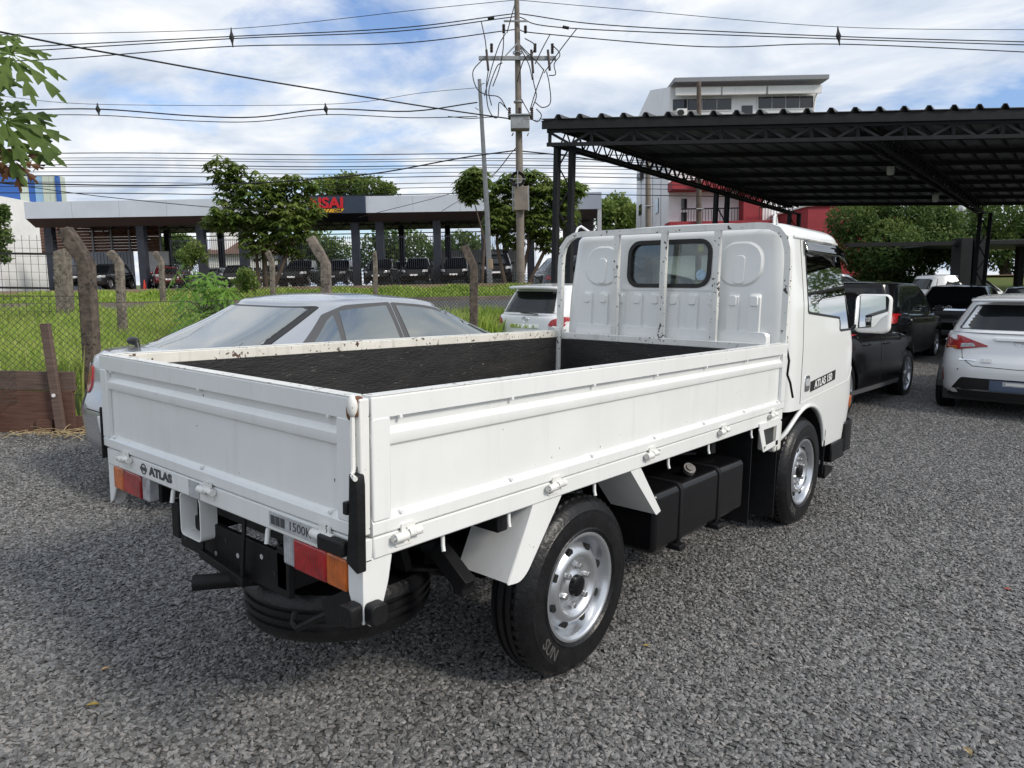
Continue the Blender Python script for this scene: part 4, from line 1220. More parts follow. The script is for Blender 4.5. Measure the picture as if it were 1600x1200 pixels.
    # common fittings
    def windows(s, glass, rear=None, screen=None, sides=(), trim=None):
        """rear/screen: (half width at base, at top, v0, v1); sides: polygons in (y, v)"""
        for nm_, spec, end in (('rear_window', rear, 0), ('windscreen', screen, 1)):
            if not spec: continue
            wb_, wt_, v0, v1 = spec
            poly = [(-wb_, v0), (wb_, v0), (wt_, v1), (-wt_, v1)]
            # scale v to metres-like for rounding
            o = s.patch(poly, s.gend(end), nm_, glass, off=.012 if s.p.get('gtrim') else .006, r=.05)
        for sx in (1, -1):
            if trim:
                for poly in trim: s.patch(poly, s.gside(sx), 'window_frame', 'trim_grey' if s.p.get('gtrim') else 'trim_black', off=.003, r=.03)
            for poly in sides: s.patch(poly, s.gside(sx), 'side_window', glass, off=.007, r=.03)
    def mirrors(s, y, z, paint=None, arm=.05):
        for sx in (1, -1):
            x = s.lowX(y, min(z, s.top(y))) * .97
            q = MB(); q.ball((sx * (x + .12), y, z), .10, .055, .065, 14, 8); o = q.build('door_mirror', paint or s.paint, s.t, smooth=60)
            MB().bar((sx * (x - .06), y + .02, z - .06), (sx * (x + .06), y, z - .03), .05, .03).build('mirror_arm', MAT['trim_black'], o)
            MB().prism([(x + .12 + .085 * math.cos(t), z + .053 * math.sin(t)) for t in [2 * math.pi * i / 20 for i in range(20)]], lambda a, b, d: (sx * a, d, b), y - .052, y - .046).build('mirror_glass', MAT['dark_glass'], o)
    def doors(s, ys, zlow, handles=()):
        for sx in (1, -1):
            for y0_, y1_ in ys:
                s.line([(y0_, zlow), (y0_ - .01, s.top(y0_) - .03)], s.side(sx), 'door_gap')
            s.line([(ys[0][0], zlow), (ys[-1][1], zlow)], s.side(sx), 'door_gap')
            for hy in handles:
                z = s.top(hy) - .13
                q = MB(); q.tube([s.side(sx)(hy - .09, z, .004), s.side(sx)(hy - .07, z, .022), s.side(sx)(hy + .07, z, .022), s.side(sx)(hy + .09, z, .004)], .011, 8); q.build('door_handle', s.paint, s.t, smooth=60)
    def emblem(s, x, z, r=.05, m='chrome', surf=None):
        f = surf or s.rear()
        q = MB(); c = Vector(f(x, z, .004)); nrm = (Vector(f(x, z, .05)) - c).normalized(); ax = Vector((1, 0, 0)); up = nrm.cross(ax).normalized() * -1
        if up.z < 0: up = -up
        def ell(a, b, w_): 
            q.tube([c + ax * (a * math.cos(t)) + up * (b * math.sin(t)) + nrm * .004 for t in [2 * math.pi * i / 24 for i in range(25)]], w_, 6, cap=False)
        ell(r, r * .68, r * .10); ell(r * .36, r * .6, r * .08)
        q.tube([c + ax * (r * .78 * math.cos(t)) + up * (r * .28 + r * .25 * math.sin(t)) + nrm * .005 for t in [2 * math.pi * i / 24 for i in range(25)]], r * .08, 6, cap=False)
        return q.build('badge', MAT[m], s.t, smooth=60)
def world_car(x, y, rz=0.0):
    r, d = rd((x, y, 0)); return (x, y, gz(r, d)), rz

SEDAN = dict(L=4.72, W=1.79, H=1.44, wb=2.85, ro=.98, wr=.325, sill=.22, bump=.25, belt=.98,
             rin=[(.2, .10), (.35, .03), (.55, .0), (.62, .02), (.75, .07), (.95, .10), (1.1, .14)], fin=[(.2, .10), (.4, .0), (.6, .05), (.8, .25)],
             top=[(0, .985), (.5, 1.005), (.9, 1.0), (2.0, .97), (3.2, .93), (3.7, .93), (4.3, .82), (4.72, .68)],
             wgb=.835, wgt=.62, g0=(.38, 1.16), g1=(3.72, 2.55), ge=1.12, roof=[(0, 1.25), (.9, 1.30), (1.15, 1.328), (1.5, 1.354), (1.85, 1.36), (2.2, 1.345), (2.6, 1.30), (3.1, 1.22)], nl=8, crown=.03, gtrim=1, deck=.03)
loc, rz = world_car(-2.82, .78, 0)
c = Car('sedan', 'silver four-door sedan parked close along the far side of the white truck', (loc[0], loc[1], 0.0), R(0.5), 'paint_silver', SEDAN)
c.patch([(-.74, .01), (.74, .01), (.57, .975), (-.57, .975)], c.gend(0), 'window_surround', 'trim_black', off=.008, r=.04)
c.windows('pale_glass', rear=(.69, .53, .05, .945), screen=(.70, .55, .06, .93),
          sides=[[(.98, .12), (1.27, .12), (1.30, .80), (1.23, .70)], [(1.31, .12), (1.84, .12), (1.82, .93), (1.36, .86)], [(1.95, .12), (3.26, .12), (2.80, .66), (2.35, .90), (1.92, .94)]],
          trim=[[(.86, .06), (1.885, .06), (1.87, .995), (1.42, .96), (1.22, .82)], [(1.895, .06), (3.40, .06), (2.86, .74), (2.38, .97), (1.88, .995)]])
for sx in (1, -1):
    tl = c.patch([(sx * .52, .70), (sx * .78, .64), (sx * .865, .68), (sx * .855, .90), (sx * .55, .88)], c.rear(), 'tail_lamp', 'lamp_red', off=.008, r=.04)
    c.patch([(sx * .66, .82), (sx * .85, .83), (sx * .845, .90), (sx * .66, .89)], c.rear(), 'clear_lens', 'lamp_clear', tl, off=.011, r=.02)
    c.line([(.01, .58), (.35, .60), (.60, .60)], c.side(sx), 'bumper_gap')
    c.line([(.55, .80), (1.4, .80), (4.2, .74)], c.side(sx), 'body_crease', 'paint_silver', w=.02, h=.012)
    c.patch([(sx * .48, .60), (sx * .82, .62), (sx * .82, .72), (sx * .52, .70)], c.front(), 'headlamp', 'lamp_clear', off=.010, r=.02)
c.line([(-.72, .585), (.72, .585)], c.rear(), 'boot_gap'); c.line([(-.60, .60), (-.62, .93)], c.rear(), 'boot_gap'); c.line([(.60, .60), (.62, .93)], c.rear(), 'boot_gap')
c.patch([(-.26, .44), (.26, .44), (.26, .56), (-.26, .56)], c.rear(), 'number_plate', 'white_plain', off=.008, r=.008)
c.patch([(-.36, .82), (.36, .82), (.36, .855), (-.36, .855)], c.rear(), 'chrome_strip', 'chrome', off=.010, r=.01)
c.doors([(1.0, 1.89), (1.89, 3.3)], .27, (1.3, 2.15)); c.mirrors(3.05, 1.02)
q = MB(); q.ball((-.60, .40, 1.045), .085, .036, .032, 12, 8); q.tube([(-.54, .40, 1.04), (-.52, .40, .995)], .02, 8); q.build('rear_camera', MAT['trim_black'], c.t, smooth=60)
MB().prism([(.13 * math.cos(t) * .35 - .30, .08 + .05 * math.sin(t)) for t in [2 * math.pi * i / 20 for i in range(20)]], lambda a, b, o: c.gend(0)(a, b, .008 + o), 0, .001).build('window_sticker', MAT['sticker'], c.t)

HATCH = dict(L=4.27, W=1.76, H=1.46, wb=2.60, ro=.74, wr=.315, sill=.20, bump=.24, belt=1.0,
             rin=[(.2, .10), (.35, .02), (.55, .0), (.66, .02), (.75, .07), (.95, .12), (1.05, .16), (1.2, .24)], fin=[(.2, .1), (.4, 0), (.7, .1)],
             top=[(0, 1.03), (.6, 1.02), (2.0, .97), (3.2, .93), (3.8, .82), (4.27, .70)],
             wgb=.80, wgt=.59, g0=(.14, .50), g1=(3.35, 2.35), ge=1.0, roof=[(0, 1.385), (.6, 1.395), (1.4, 1.425), (2.0, 1.42), (2.6, 1.36)], crown=.03, ng=4.5, nl=5)
loc, rz = world_car(1.38, 8.95, 0)
c = Car('hatchback', 'white five-door hatchback seen from behind at the right edge, blue number plate below', loc, R(1.5), 'paint_white', HATCH)
c.windows('dark_glass', rear=(.66, .52, .10, .86), screen=(.7, .55, .06, .93), sides=[[(.75, .12), (1.7, .10), (1.6, .90), (1.0, .85)], [(1.78, .10), (2.95, .10), (2.4, .80), (1.70, .92)]])
# roof spoiler
q = MB(); q.grid(lambda u, v: ((u - .5) * 1.12, .50 - .20 * (1 - v) * (1 - (2 * u - 1) ** 6 * .5), 1.40 + .012 * (1 - (2 * u - 1) ** 2) + .02 * v), 20, 4)
o = q.build('roof_spoiler', MAT['paint_white'], c.t, smooth=60); md = o.modifiers.new('t', 'SOLIDIFY'); md.thickness = .035
for sx in (1, -1):
    tl = c.patch([(sx * .30, .855), (sx * .62, .80), (sx * .80, .80), (sx * .845, .96), (sx * .62, .97)], c.rear(), 'tail_lamp', 'lamp_red', off=.010, r=.03)
    c.patch([(sx * .64, .805), (sx * .80, .805), (sx * .82, .845), (sx * .64, .845)], c.rear(), 'amber_lens', 'lamp_amber', tl, off=.014, r=.01)
    c.patch([(sx * .44, .845), (sx * .60, .825), (sx * .60, .875), (sx * .47, .885)], c.rear(), 'clear_lens', 'lamp_clear', tl, off=.014, r=.01)
    c.patch([(sx * .765, .40), (sx * .795, .40), (sx * .800, .54), (sx * .785, .56)], c.rear(), 'reflector', 'lamp_red', off=.008, r=.008)
    c.line([(sx * .62, .965), (sx * .585, .80), (sx * .565, .70), (sx * .45, .615), (0, .60)], c.rear(), 'tailgate_gap')
    c.patch([(sx * .48, .60), (sx * .82, .62), (sx * .82, .72), (sx * .52, .70)], c.front(), 'headlamp', 'lamp_clear', off=.010, r=.02)
c.patch([(-.72, .24), (.72, .24), (.56, .475), (-.56, .475)], c.rear(), 'lower_bumper', 'trim_black', off=.008, r=.03)
c.line([(-.60, .33), (.60, .33)], c.rear(), 'bumper_strip', 'trim_grey', w=.02, off=.012)
pl = c.patch([(-.26, .33), (.26, .33), (.26, .46), (-.26, .46)], c.rear(), 'number_plate', 'plate_blue', off=.022, r=.006)
c.patch([(-.13, .40), (.25, .40), (.25, .452), (-.13, .452)], c.rear(), 'plate_panel', 'decal_grey', pl, off=.025, r=.004)
c.patch([(-.10, .412), (.20, .412), (.20, .440), (-.10, .440)], c.rear(), 'plate_strip', 'white_plain', pl, off=.028, r=.010)
c.patch([(-.24, .925), (.24, .925), (.27, .955), (-.27, .955)], c.rear(), 'handle_strip', 'paint_white', off=.028, r=.01)
c.emblem(0, .905, .062)
c.patch([(-.60, .675), (-.42, .675), (-.42, .692), (-.60, .692)], c.rear(), 'chrome_script', 'chrome', off=.007, r=.004)
c.patch([(-.37, .665), (-.26, .665), (-.26, .705), (-.37, .705)], c.rear(), 'small_badge', 'steel', off=.007, r=.004)
MB().prism([(-.60 + .009 * math.cos(t), .565 + .009 * math.sin(t)) for t in [2 * math.pi * i / 10 for i in range(10)]], lambda a, b, o: c.rear()(a, b, .001 + o), 0, .002).build('parking_sensor', MAT['trim_grey'], c.t)
c.doors([(.95, 1.80), (1.80, 2.95)], .25, (1.05, 2.0)); c.mirrors(2.72, 1.02, MAT['trim_grey'])

SUV = dict(L=4.55, W=1.80, H=1.62, wb=2.66, ro=.85, wr=.345, sill=.26, bump=.30, belt=1.06,
           rin=[(.2, .10), (.4, .02), (.6, .0), (.75, .04), (1.0, .08), (1.2, .14)], fin=[(.2, .1), (.5, 0), (.9, .15)],
           top=[(0, 1.06), (2, 1.03), (3.3, 1.0), (3.9, .94), (4.55, .82)],
           wgb=.83, wgt=.64, g0=(.10, .42), g1=(3.45, 2.55), roof=[(0, 1.54), (1, 1.575), (1.8, 1.58), (2.7, 1.52)], ng=5, crown=.03, nl=5.5)
ps = at(832, 500, 13.4)
c = Car('estate_car', 'white estate car seen from behind between the headboard and the fence post', (ps.x - .14, ps.y - .12, -.02), R(-3), 'paint_white', dict(SUV, nl=8, ng=6, wgb=.85, wgt=.68))
c.windows('dark_glass', rear=(.74, .60, .08, .84), screen=(.7, .55, .06, .93), sides=[[(.6, .12), (1.3, .10), (1.3, .88), (.9, .85)], [(1.38, .10), (2.1, .10), (2.05, .92), (1.38, .9)], [(2.18, .10), (3.05, .10), (2.6, .82), (2.13, .92)]])
q = MB(); q.grid(lambda u, v: ((u - .5) * 1.24, .42 - .26 * (1 - v) * (1 - (2 * u - 1) ** 6 * .4), 1.555 + .012 * (1 - (2 * u - 1) ** 2) + .03 * v), 20, 4)
o = q.build('roof_spoiler', MAT['paint_white'], c.t, smooth=60); md = o.modifiers.new('t', 'SOLIDIFY'); md.thickness = .05
for sx in (1, -1):
    tl = c.patch([(sx * .56, .86), (sx * .80, .82), (sx * .87, 1.00), (sx * .80, 1.03), (sx * .62, .96)], c.rear(), 'tail_lamp', 'lamp_red', off=.010, r=.04)
    c.patch([(sx * .60, .76), (sx * .82, .73), (sx * .84, .81), (sx * .58, .85)], c.rear(), 'clear_lens', 'lamp_clear', tl, off=.009, r=.03)
c.patch([(-.36, .80), (.36, .80), (.34, .865), (-.34, .865)], c.rear(), 'chrome_strip', 'chrome', off=.014, r=.012)
c.emblem(0, .955, .075)
q = MB(); q.bar(c.gend(0)(-.14, .06, .02), c.gend(0)(.30, .02, .02), .02, .015); q.build('rear_wiper', MAT['trim_black'], c.t)
MB().tube([(.3, .75, 1.60), (.3, .70, 1.82)], .006, 6).build('antenna', MAT['trim_black'], c.t)
c.patch([(-.26, .62), (.26, .62), (.26, .74), (-.26, .74)], c.rear(), 'number_plate', 'white_plain', off=.008, r=.008)
c.doors([(.9, 1.34), (1.34, 2.13), (2.13, 3.1)], .3, (1.5, 2.3)); c.mirrors(2.75, 1.10)

# black crossover in front of the truck, seen along its right side
loc, rz = world_car(-.98, 6.75, 0)
c = Car('crossover', 'black crossover parked nose away just beyond the truck cab and its mirror', loc, R(-1.5), 'paint_black', dict(SUV, L=4.45, W=1.78, H=1.5, belt=1.0, top=[(0, 1.0), (2, .97), (3.2, .94), (3.9, .86), (4.45, .72)], roof=[(0, 1.40), (1, 1.44), (1.8, 1.44), (2.7, 1.36)], g1=(3.5, 2.4)))
c.windows('dark_glass', rear=(.74, .60, .08, .84), screen=(.7, .55, .06, .93), sides=[[(.6, .12), (1.3, .10), (1.3, .88), (.9, .85)], [(1.38, .10), (2.1, .10), (2.05, .92), (1.38, .9)], [(2.18, .10), (3.05, .10), (2.6, .82), (2.13, .92)]])
c.doors([(.9, 1.34), (1.34, 2.13), (2.13, 3.1)], .3, (1.5, 2.35)); c.mirrors(2.85, 1.10)
for sx in (1, -1):
    c.line([(1.0, .30), (3.0, .30)], c.side(sx), 'sill_trim', 'trim_grey', w=.05, off=.008, h=.01)
    c.patch([(sx * .48, .60), (sx * .82, .62), (sx * .82, .72), (sx * .52, .70)], c.front(), 'headlamp', 'lamp_clear', off=.010, r=.02)
    c.patch([(sx * .56, .86), (sx * .80, .82), (sx * .86, 1.00), (sx * .62, .96)], c.rear(), 'tail_lamp', 'lamp_red', off=.010, r=.04)

# black minivan, tall back
VAN = dict(L=4.6, W=1.73, H=1.58, wb=2.75, ro=.85, wr=.32, sill=.22, bump=.26, belt=1.04,
           rin=[(.2, .08), (.4, .01), (.6, .0), (1.0, .03), (1.2, .05)], fin=[(.2, .1), (.5, 0), (.9, .2)],
           top=[(0, 1.04), (2, 1.0), (3.4, .98), (4.1, .88), (4.6, .76)], wgb=.815, wgt=.69, g0=(.04, .20), g1=(3.95, 2.9), roof=[(0, 1.49), (1, 1.52), (2, 1.52), (3, 1.46)], ng=6, nl=6.5)
loc, rz = world_car(-1.66, 12.75, 0)
c = Car('minivan', 'tall black minivan with red tail lamp, its back behind the black crossover', loc, R(-1), 'paint_black', VAN)
c.windows('dark_glass', rear=(.70, .60, .06, .88), screen=(.7, .6, .06, .93), sides=[[(.4, .10), (1.3, .08), (1.3, .90), (.55, .88)], [(1.38, .08), (2.3, .08), (2.25, .92), (1.38, .9)], [(2.38, .08), (3.45, .08), (2.95, .85), (2.32, .92)]])
c.doors([(1.34, 2.34), (2.34, 3.4)], .26, (1.5, 2.5)); c.mirrors(3.15, 1.08)
for sx in (1, -1):
    c.patch([(sx * .62, .80), (sx * .82, .80), (sx * .82, 1.0), (sx * .62, 1.0)], c.rear(), 'tail_lamp', 'lamp_red', off=.010, r=.03)
    c.patch([(.12, .82), (.22, .82), (.22, 1.0), (.14, 1.0)], c.side(sx), 'tail_lamp', 'lamp_red', off=.010, r=.02)
c.line([(-.45, .86), (.45, .86)], c.rear(), 'chrome_strip', 'chrome', w=.03, off=.01)

# black hatchback further on with a chrome strip across its tailgate
loc, rz = world_car(-.98, 18.6, 0)
c = Car('hatchback', 'black hatchback with chrome tailgate strip and yellow window sticker under the carport', loc, R(-2), 'paint_black', dict(HATCH, L=3.95, W=1.72))
c.windows('dark_glass', rear=(.72, .58, .10, .90), screen=(.7, .55, .06, .93), sides=[[(.75, .12), (1.7, .10), (1.6, .90), (1.0, .85)], [(1.78, .10), (2.9, .10), (2.4, .80), (1.70, .92)]])
for sx in (1, -1):
    c.patch([(sx * .58, .80), (sx * .80, .78), (sx * .84, .96), (sx * .62, .97)], c.rear(), 'tail_lamp', 'lamp_red', off=.010, r=.03)
c.patch([(-.50, .86), (.50, .86), (.50, .90), (-.50, .90)], c.rear(), 'chrome_strip', 'chrome', off=.02, r=.012); c.emblem(0, .935, .06)
c.patch([(-.3, .62), (.3, .62), (.3, .80), (-.3, .80)], c.rear(), 'plate_recess', 'trim_black', off=.008, r=.02)
c.patch([(-.70, .28), (.70, .28), (.66, .40), (-.66, .40)], c.rear(), 'lower_bumper', 'trim_grey', off=.006, r=.02)
MB().prism([(-.58 + .05 * math.cos(t), .22 + .12 * math.sin(t)) for t in [2 * math.pi * i / 16 for i in range(16)]], lambda a, b, o: c.gend(0)(a, b, .008 + o), 0, .001).build('window_sticker', MAT['yellow_tag'], c.t)
MB().tube([(0, .6, 1.45), (0, .55, 1.62)], .006, 6).build('antenna', MAT['trim_black'], c.t)
c.doors([(.95, 1.80), (1.80, 2.85)], .25, (1.05, 2.0)); c.mirrors(2.65, 1.02)

# dark sedan ahead of the white hatchback
loc, rz = world_car(1.05, 14.6, 0)
c = Car('saloon_car', 'dark grey saloon in front of the white hatchback, only its roof showing', loc, 0, 'paint_darkgrey', dict(HATCH, H=1.5, roof=[(0, 1.45), (.6, 1.46), (1.4, 1.5), (2.0, 1.49), (2.6, 1.42)]))
c.windows('dark_glass', rear=(.66, .52, .10, .86), screen=(.7, .55, .06, .93), sides=[[(.75, .12), (1.7, .10), (1.6, .90), (1.0, .85)], [(1.78, .10), (2.95, .10), (2.4, .80), (1.70, .92)]])
c.mirrors(2.72, 1.02)
# silver wagon crosswise beyond the minivan, facing right
g1_ = at(1215, 470, 28.0)
c = Car('estate_car', 'silver estate car standing crosswise behind the black minivan under the trees', (g1_.x, g1_.y, gz(*rd(g1_))), R(-50), 'paint_silver', dict(SUV, H=1.6))
c.windows('dark_glass', rear=(.74, .60, .08, .84), screen=(.7, .55, .06, .93), sides=[[(.6, .12), (1.3, .10), (1.3, .88), (.9, .85)], [(1.38, .10), (2.1, .10), (2.05, .92), (1.38, .9)], [(2.18, .10), (3.05, .10), (2.6, .82), (2.13, .92)]])
c.mirrors(2.85, 1.10)
g1_ = at(1425, 470, 27.0)
c = Car('estate_car', 'white estate car behind the black hatchback, its roof above that car', (g1_.x, g1_.y, gz(*rd(g1_))), R(-40), 'paint_white', dict(SUV, H=1.6))
c.windows('dark_glass', rear=(.74, .60, .08, .84), screen=(.7, .55, .06, .93), sides=[[(.6, .12), (1.3, .10), (1.3, .88), (.9, .85)], [(1.38, .10), (2.1, .10), (2.05, .92), (1.38, .9)], [(2.18, .10), (3.05, .10), (2.6, .82), (2.13, .92)]])

# ------------------------------------------------------------------ carport
mat('steel_dark', (0.017, 0.018, 0.020), 0.7, spec=0.25, var=0.25, vscale=6, bump=0.05)
mat('roof_sheet', (0.065, 0.066, 0.072), 0.5, metal=0.1, var=0.3, vscale=2, streak=0.25)
mat('bulb_white', (0.75, 0.75, 0.74), 0.3)
A0 = P(.88, 15.0); FD = RTH * .9877 - FWH * .156; SD = (RTH * .656 + FWH * .755)
ZC0, ZC1, ZR0, ZR1 = 4.34, 4.12, 4.80, 4.46      # bottom chord front/back, roof front/back
SL, FL = 12.7, 21.0
cp = thing('carport', 'large black steel carport with corrugated roof and lattice trusses at the right', 'carport', (A0.x, A0.y, gz(.88, 15)))
base_z = gz(.88, 15)
def cpt(u, s_, z): return (FD * u + SD * s_) + Vector((0, 0, z - base_z))
def zc(s_): return ZC0 + (ZC1 - ZC0) * s_ / SL
def zr(s_): return ZR0 + (ZR1 - ZR0) * s_ / SL
# corrugated roof, ribs run front to back
q = MB(); prof = []
u = -.10
while u < FL:
    prof += [(u, 0), (u + .27, 0), (u + .315, .075), (u + .375, .075), (u + .42, 0)]; u += .42001
for s_ in (-.45, SL + .3):
    for (a, h) in prof: q.v.append(tuple(cpt(a, s_, zr(s_) + h)))
n = len(prof)
for i in range(n - 1): q.f.append((i, i + 1, n + i + 1, n + i))
o = q.build('roof_sheet', MAT['roof_sheet'], cp); md = o.modifiers.new('t', 'SOLIDIFY'); md.thickness = .012
# front fascia board
q = MB(); q.bar(cpt(-.10, -.40, ZR0 - .10), cpt(FL, -.40, ZR0 - .10), .03, .16); q.build('fascia', MAT['steel_dark'], cp)
q = MB(); q.bar(cpt(-.05, -.1, ZR0 - .09), cpt(-.05, SL, ZR1 - .09), .08, .10); q.build('edge_beam', MAT['steel_dark'], cp)
# front truss: chords and single web bars
q = MB(); q.bar(cpt(-.06, -.30, ZR0 - .20), cpt(FL, -.30, ZR0 - .20), .06, .07); q.build('top_chord', MAT['steel_dark'], cp)
q = MB(); q.bar(cpt(-.06, -.30, ZC0), cpt(FL, -.30, ZC0), .06, .07); q.build('bottom_chord', MAT['steel_dark'], cp)
k = 0; u = .0
while u < FL - .5:
    for a, b, w_ in (((u, ZC0), (u, ZR0 - .2), .05), ((u, ZR0 - .23), (u + .36, ZC0 + .03), .045), ((u + .82, ZR0 - .23), (u + .46, ZC0 + .03), .045)):
        MB().bar(cpt(a[0], -.30, a[1]), cpt(b[0], -.30, b[1]), w_, w_).build('web_bar', MAT['steel_dark'], cp)
    u += .82
# long trusses
def long_truss(u0):
    q = MB()
    for du in (-.11, .11):
        q.bar(cpt(u0 + du, -.25, ZC0), cpt(u0 + du, SL, ZC1), .05, .06)
        q.bar(cpt(u0 + du, -.25, ZR0 - .14), cpt(u0 + du, SL, ZR1 - .10), .05, .05)
    q.build('long_chord', MAT['steel_dark'], cp)
    q = MB(); s_ = 0
    while s_ < SL - .4:
        for du in (-.11, .11):
            q.bar(cpt(u0 + du, s_, zc(s_)), cpt(u0 + du, s_ + .22, zr(s_) - .12), .022, .022); q.bar(cpt(u0 + du, s_ + .22, zr(s_) - .12), cpt(u0 + du, s_ + .44, zc(s_ + .44)), .022, .022)
        q.bar(cpt(u0 - .11, s_, zc(s_)), cpt(u0 + .11, s_ + .22, zc(s_ + .22)), .02, .02); q.bar(cpt(u0 + .11, s_ + .22, zc(s_)), cpt(u0 - .11, s_ + .44, zc(s_ + .44)), .02, .02)
        s_ += .44
    o = q.build('long_web', MAT['steel_dark'], cp); o['kind'] = 'stuff'
for u0 in (0.12, 5.85, 11.7, 17.5): long_truss(u0)
# purlins
for i in range(9):
    s_ = .35 + i * 1.52
    q = MB(); q.bar(cpt(-.06, s_, zr(s_) - .055), cpt(FL, s_, zr(s_) - .055), .06, .10); q.build('purlin', MAT['steel_dark'], cp)
# lattice columns
def lattice(u0, s0, ztop):
    b = cpt(u0, s0, 0); w_ = A0 + b; r_, d_ = rd((w_.x, w_.y, 0)); zg = gz(r_, d_)
    for du in (-.15, .15):
        q = MB(); q.bar(cpt(u0 + du, s0, zg), cpt(u0 + du, s0, ztop), .11, .11); q.build('column_post', MAT['steel_dark'], cp)
    q = MB(); z = zg + .1; sgn = 1
    while z < ztop - .4:
        q.bar(cpt(u0 - .12 * sgn, s0, z), cpt(u0 + .12 * sgn, s0, z + .42), .03, .03); z += .42; sgn = -sgn
    q.build('column_lacing', MAT['steel_dark'], cp)
for (u0, s0) in ((.12, 0.0), (.12, 7.2), (.12, SL), (5.97, SL), (11.8, 0), (11.8, SL), (17.6, SL)): lattice(u0, s0, zc(s0) + .02)
for i, (px, py, dd) in enumerate(((1392, 262, 17.5), (1462, 306, 21.5), (1503, 322, 24.0))):
    b = at(px, py, dd)
    t = thing('hanging_lamp', ('white hanging bulb lamp under the carport, nearest of three', 'white hanging bulb lamp under the carport, middle of three', 'white hanging bulb lamp under the carport, farthest of three')[i], 'lamp', b, 0, 'lamps under the carport')
    q = MB(); q.lathe([(0, -.18), (.07, -.17), (.09, -.12), (.09, .02), (.06, .06), (.035, .08), (.035, .15), (0, .15)], lambda a, c_, z: (a, c_, z), 16); q.build('bulb', MAT['bulb_white'], t, smooth=40)
    MB().tube([(0, 0, .15), (0, 0, .34)], .012, 6).build('cord', MAT['steel_dark'], t)
# low dark shed beyond the carport on the right
sh = far('shed', 'low dark open shed with thick black columns behind the parked cars at right', 'shed', 16.9, 27)
x0_, _ = lp(sh, 1322, 400); x1_ = 24
_, zb_ = lp(sh, 1500, 383); _, zt_ = lp(sh, 1500, 377)
q = MB(); q.box(x0_, x1_, -.15, .15, zb_, zt_); q.build('front_beam', MAT['steel_dark'], sh)
xa, zz1 = lp(sh, 1498, 330); xb, _ = lp(sh, 1536, 330)
q = MB(); q.box(xa, xa + (xb - xa) * .45, -.3, .3, -.6, zt_ + .1); q.build('column', MAT['steel_dark'], sh)
q = MB(); q.box(xa + (xb - xa) * .55, xb, -.3, .3, -.6, zt_ + .1); q.build('column', MAT['steel_dark'], sh)
MB().box(x0_ + 4, x1_, 0, 6, zt_ - .05, zt_ + .03).build('roof', MAT['roof_sheet'], sh)
for i in range(4):
    MB().box(xb + 2 + i * 2.2, xb + 2.25 + i * 2.2, 4, 4.25, -.6, zt_ - .05).build('post', MAT['steel_dark'], sh)

# ------------------------------------------------------------------ fences, planks, field
mat('old_concrete', (0.25, 0.215, 0.18), 0.95, col2=(0.08, 0.068, 0.058), vscale=11, bump=1.0, bscale=22, chip=.78, chipscale=26, chipcol=(.05, .045, .04))
mat('dark_post', (0.15, 0.12, 0.095), 0.95, col2=(0.045, 0.036, 0.03), vscale=12, bump=1.0, bscale=22, chip=.80, chipscale=26, chipcol=(.03, .027, .025))
mat('wire', (0.05, 0.045, 0.04), 0.7)
mat('old_wood', (0.085, 0.055, 0.045), 0.9, col2=(0.17, 0.12, 0.10), vscale=4, stretch=(1, 1, 14), bump=0.5, bscale=20)
mat('plank_wood', (0.085, 0.036, 0.024), 0.9, col2=(0.15, 0.085, 0.065), vscale=3, stretch=(1.2, 1.2, 12), bump=0.5, bscale=16)
mat('raw_wood', (0.50, 0.32, 0.16), 0.8, var=0.2, vscale=10, stretch=(6, 6, 1))
mat('straw', (0.42, 0.33, 0.18), 0.9, var=0.3, vscale=30)
mat('iron_black', (0.018, 0.018, 0.018), 0.6)
def bent_post(name, label, r, d, zbend, w_=.11, lean=(-.20, .0, .34), m='old_concrete', group='bent concrete fence posts'):
    g_ = ground(r, d); t = thing(name, label, 'fence post', g_, YAW, group)
    h = zbend - g_.z; a = w_ / 2
    q = MB()
    secs = [((0, 0, -.2), 1), ((0, 0, h), 1), ((lean[0] * .5, lean[1], h + lean[2] * .5), .95), ((lean[0], lean[1], h + lean[2]), .85)]
    for (x, y, z), k in secs:
        for i, j in ((-1, -1), (1, -1), (1, 1), (-1, 1)): q.v.append((x + i * a * k, y + j * a * k, z + (.03 * i if k < .96 else 0)))
    for s_ in range(3):
        for i in range(4): q.f.append((s_ * 4 + i, s_ * 4 + (i + 1) % 4, s_ * 4 + 4 + (i + 1) % 4, s_ * 4 + 4 + i))
    q.f += [(3, 2, 1, 0), (12, 13, 14, 15)]
    q.build('post', MAT[m], t, bevel=.012)
    return t
bent_post('fence_post', 'tall bent concrete fence post at left behind the silver sedan boot', -4.39, 7.5, 1.68, .135, (-.20, 0, .34), 'dark_post')
bent_post('fence_post', 'bent concrete fence post standing above the silver sedan roof', -2.53, 9.83, 1.79, .125)
bent_post('fence_post', 'bent concrete fence post beside the white estate car', -.66, 12.2, 1.83, .135, (-.17, 0, .36), 'dark_post')
bent_post('fence_post', 'slim bent concrete post in the grass, right of the tall dark post', -6.05, 11.2, 1.80, .11, (-.14, 0, .17))
bent_post('fence_post', 'thin bent roadside post left of the papaya bush', -8.2, 17.0, 2.02, .11, (-.15, 0, .22))
bent_post('fence_post', 'thin bent roadside post under the left street tree', -5.62, 17.0, 2.04, .11, (-.10, 0, .24))
bent_post('fence_post', 'thin nearly straight roadside post right of the one above the sedan', -3.22, 17.0, 2.05, .10, (-.02, 0, .26))
bent_post('fence_post', 'broad grey concrete gate pillar at the end of the black mesh gate', -8.65, 14.0, 2.0, .23, (0, 0, .12))
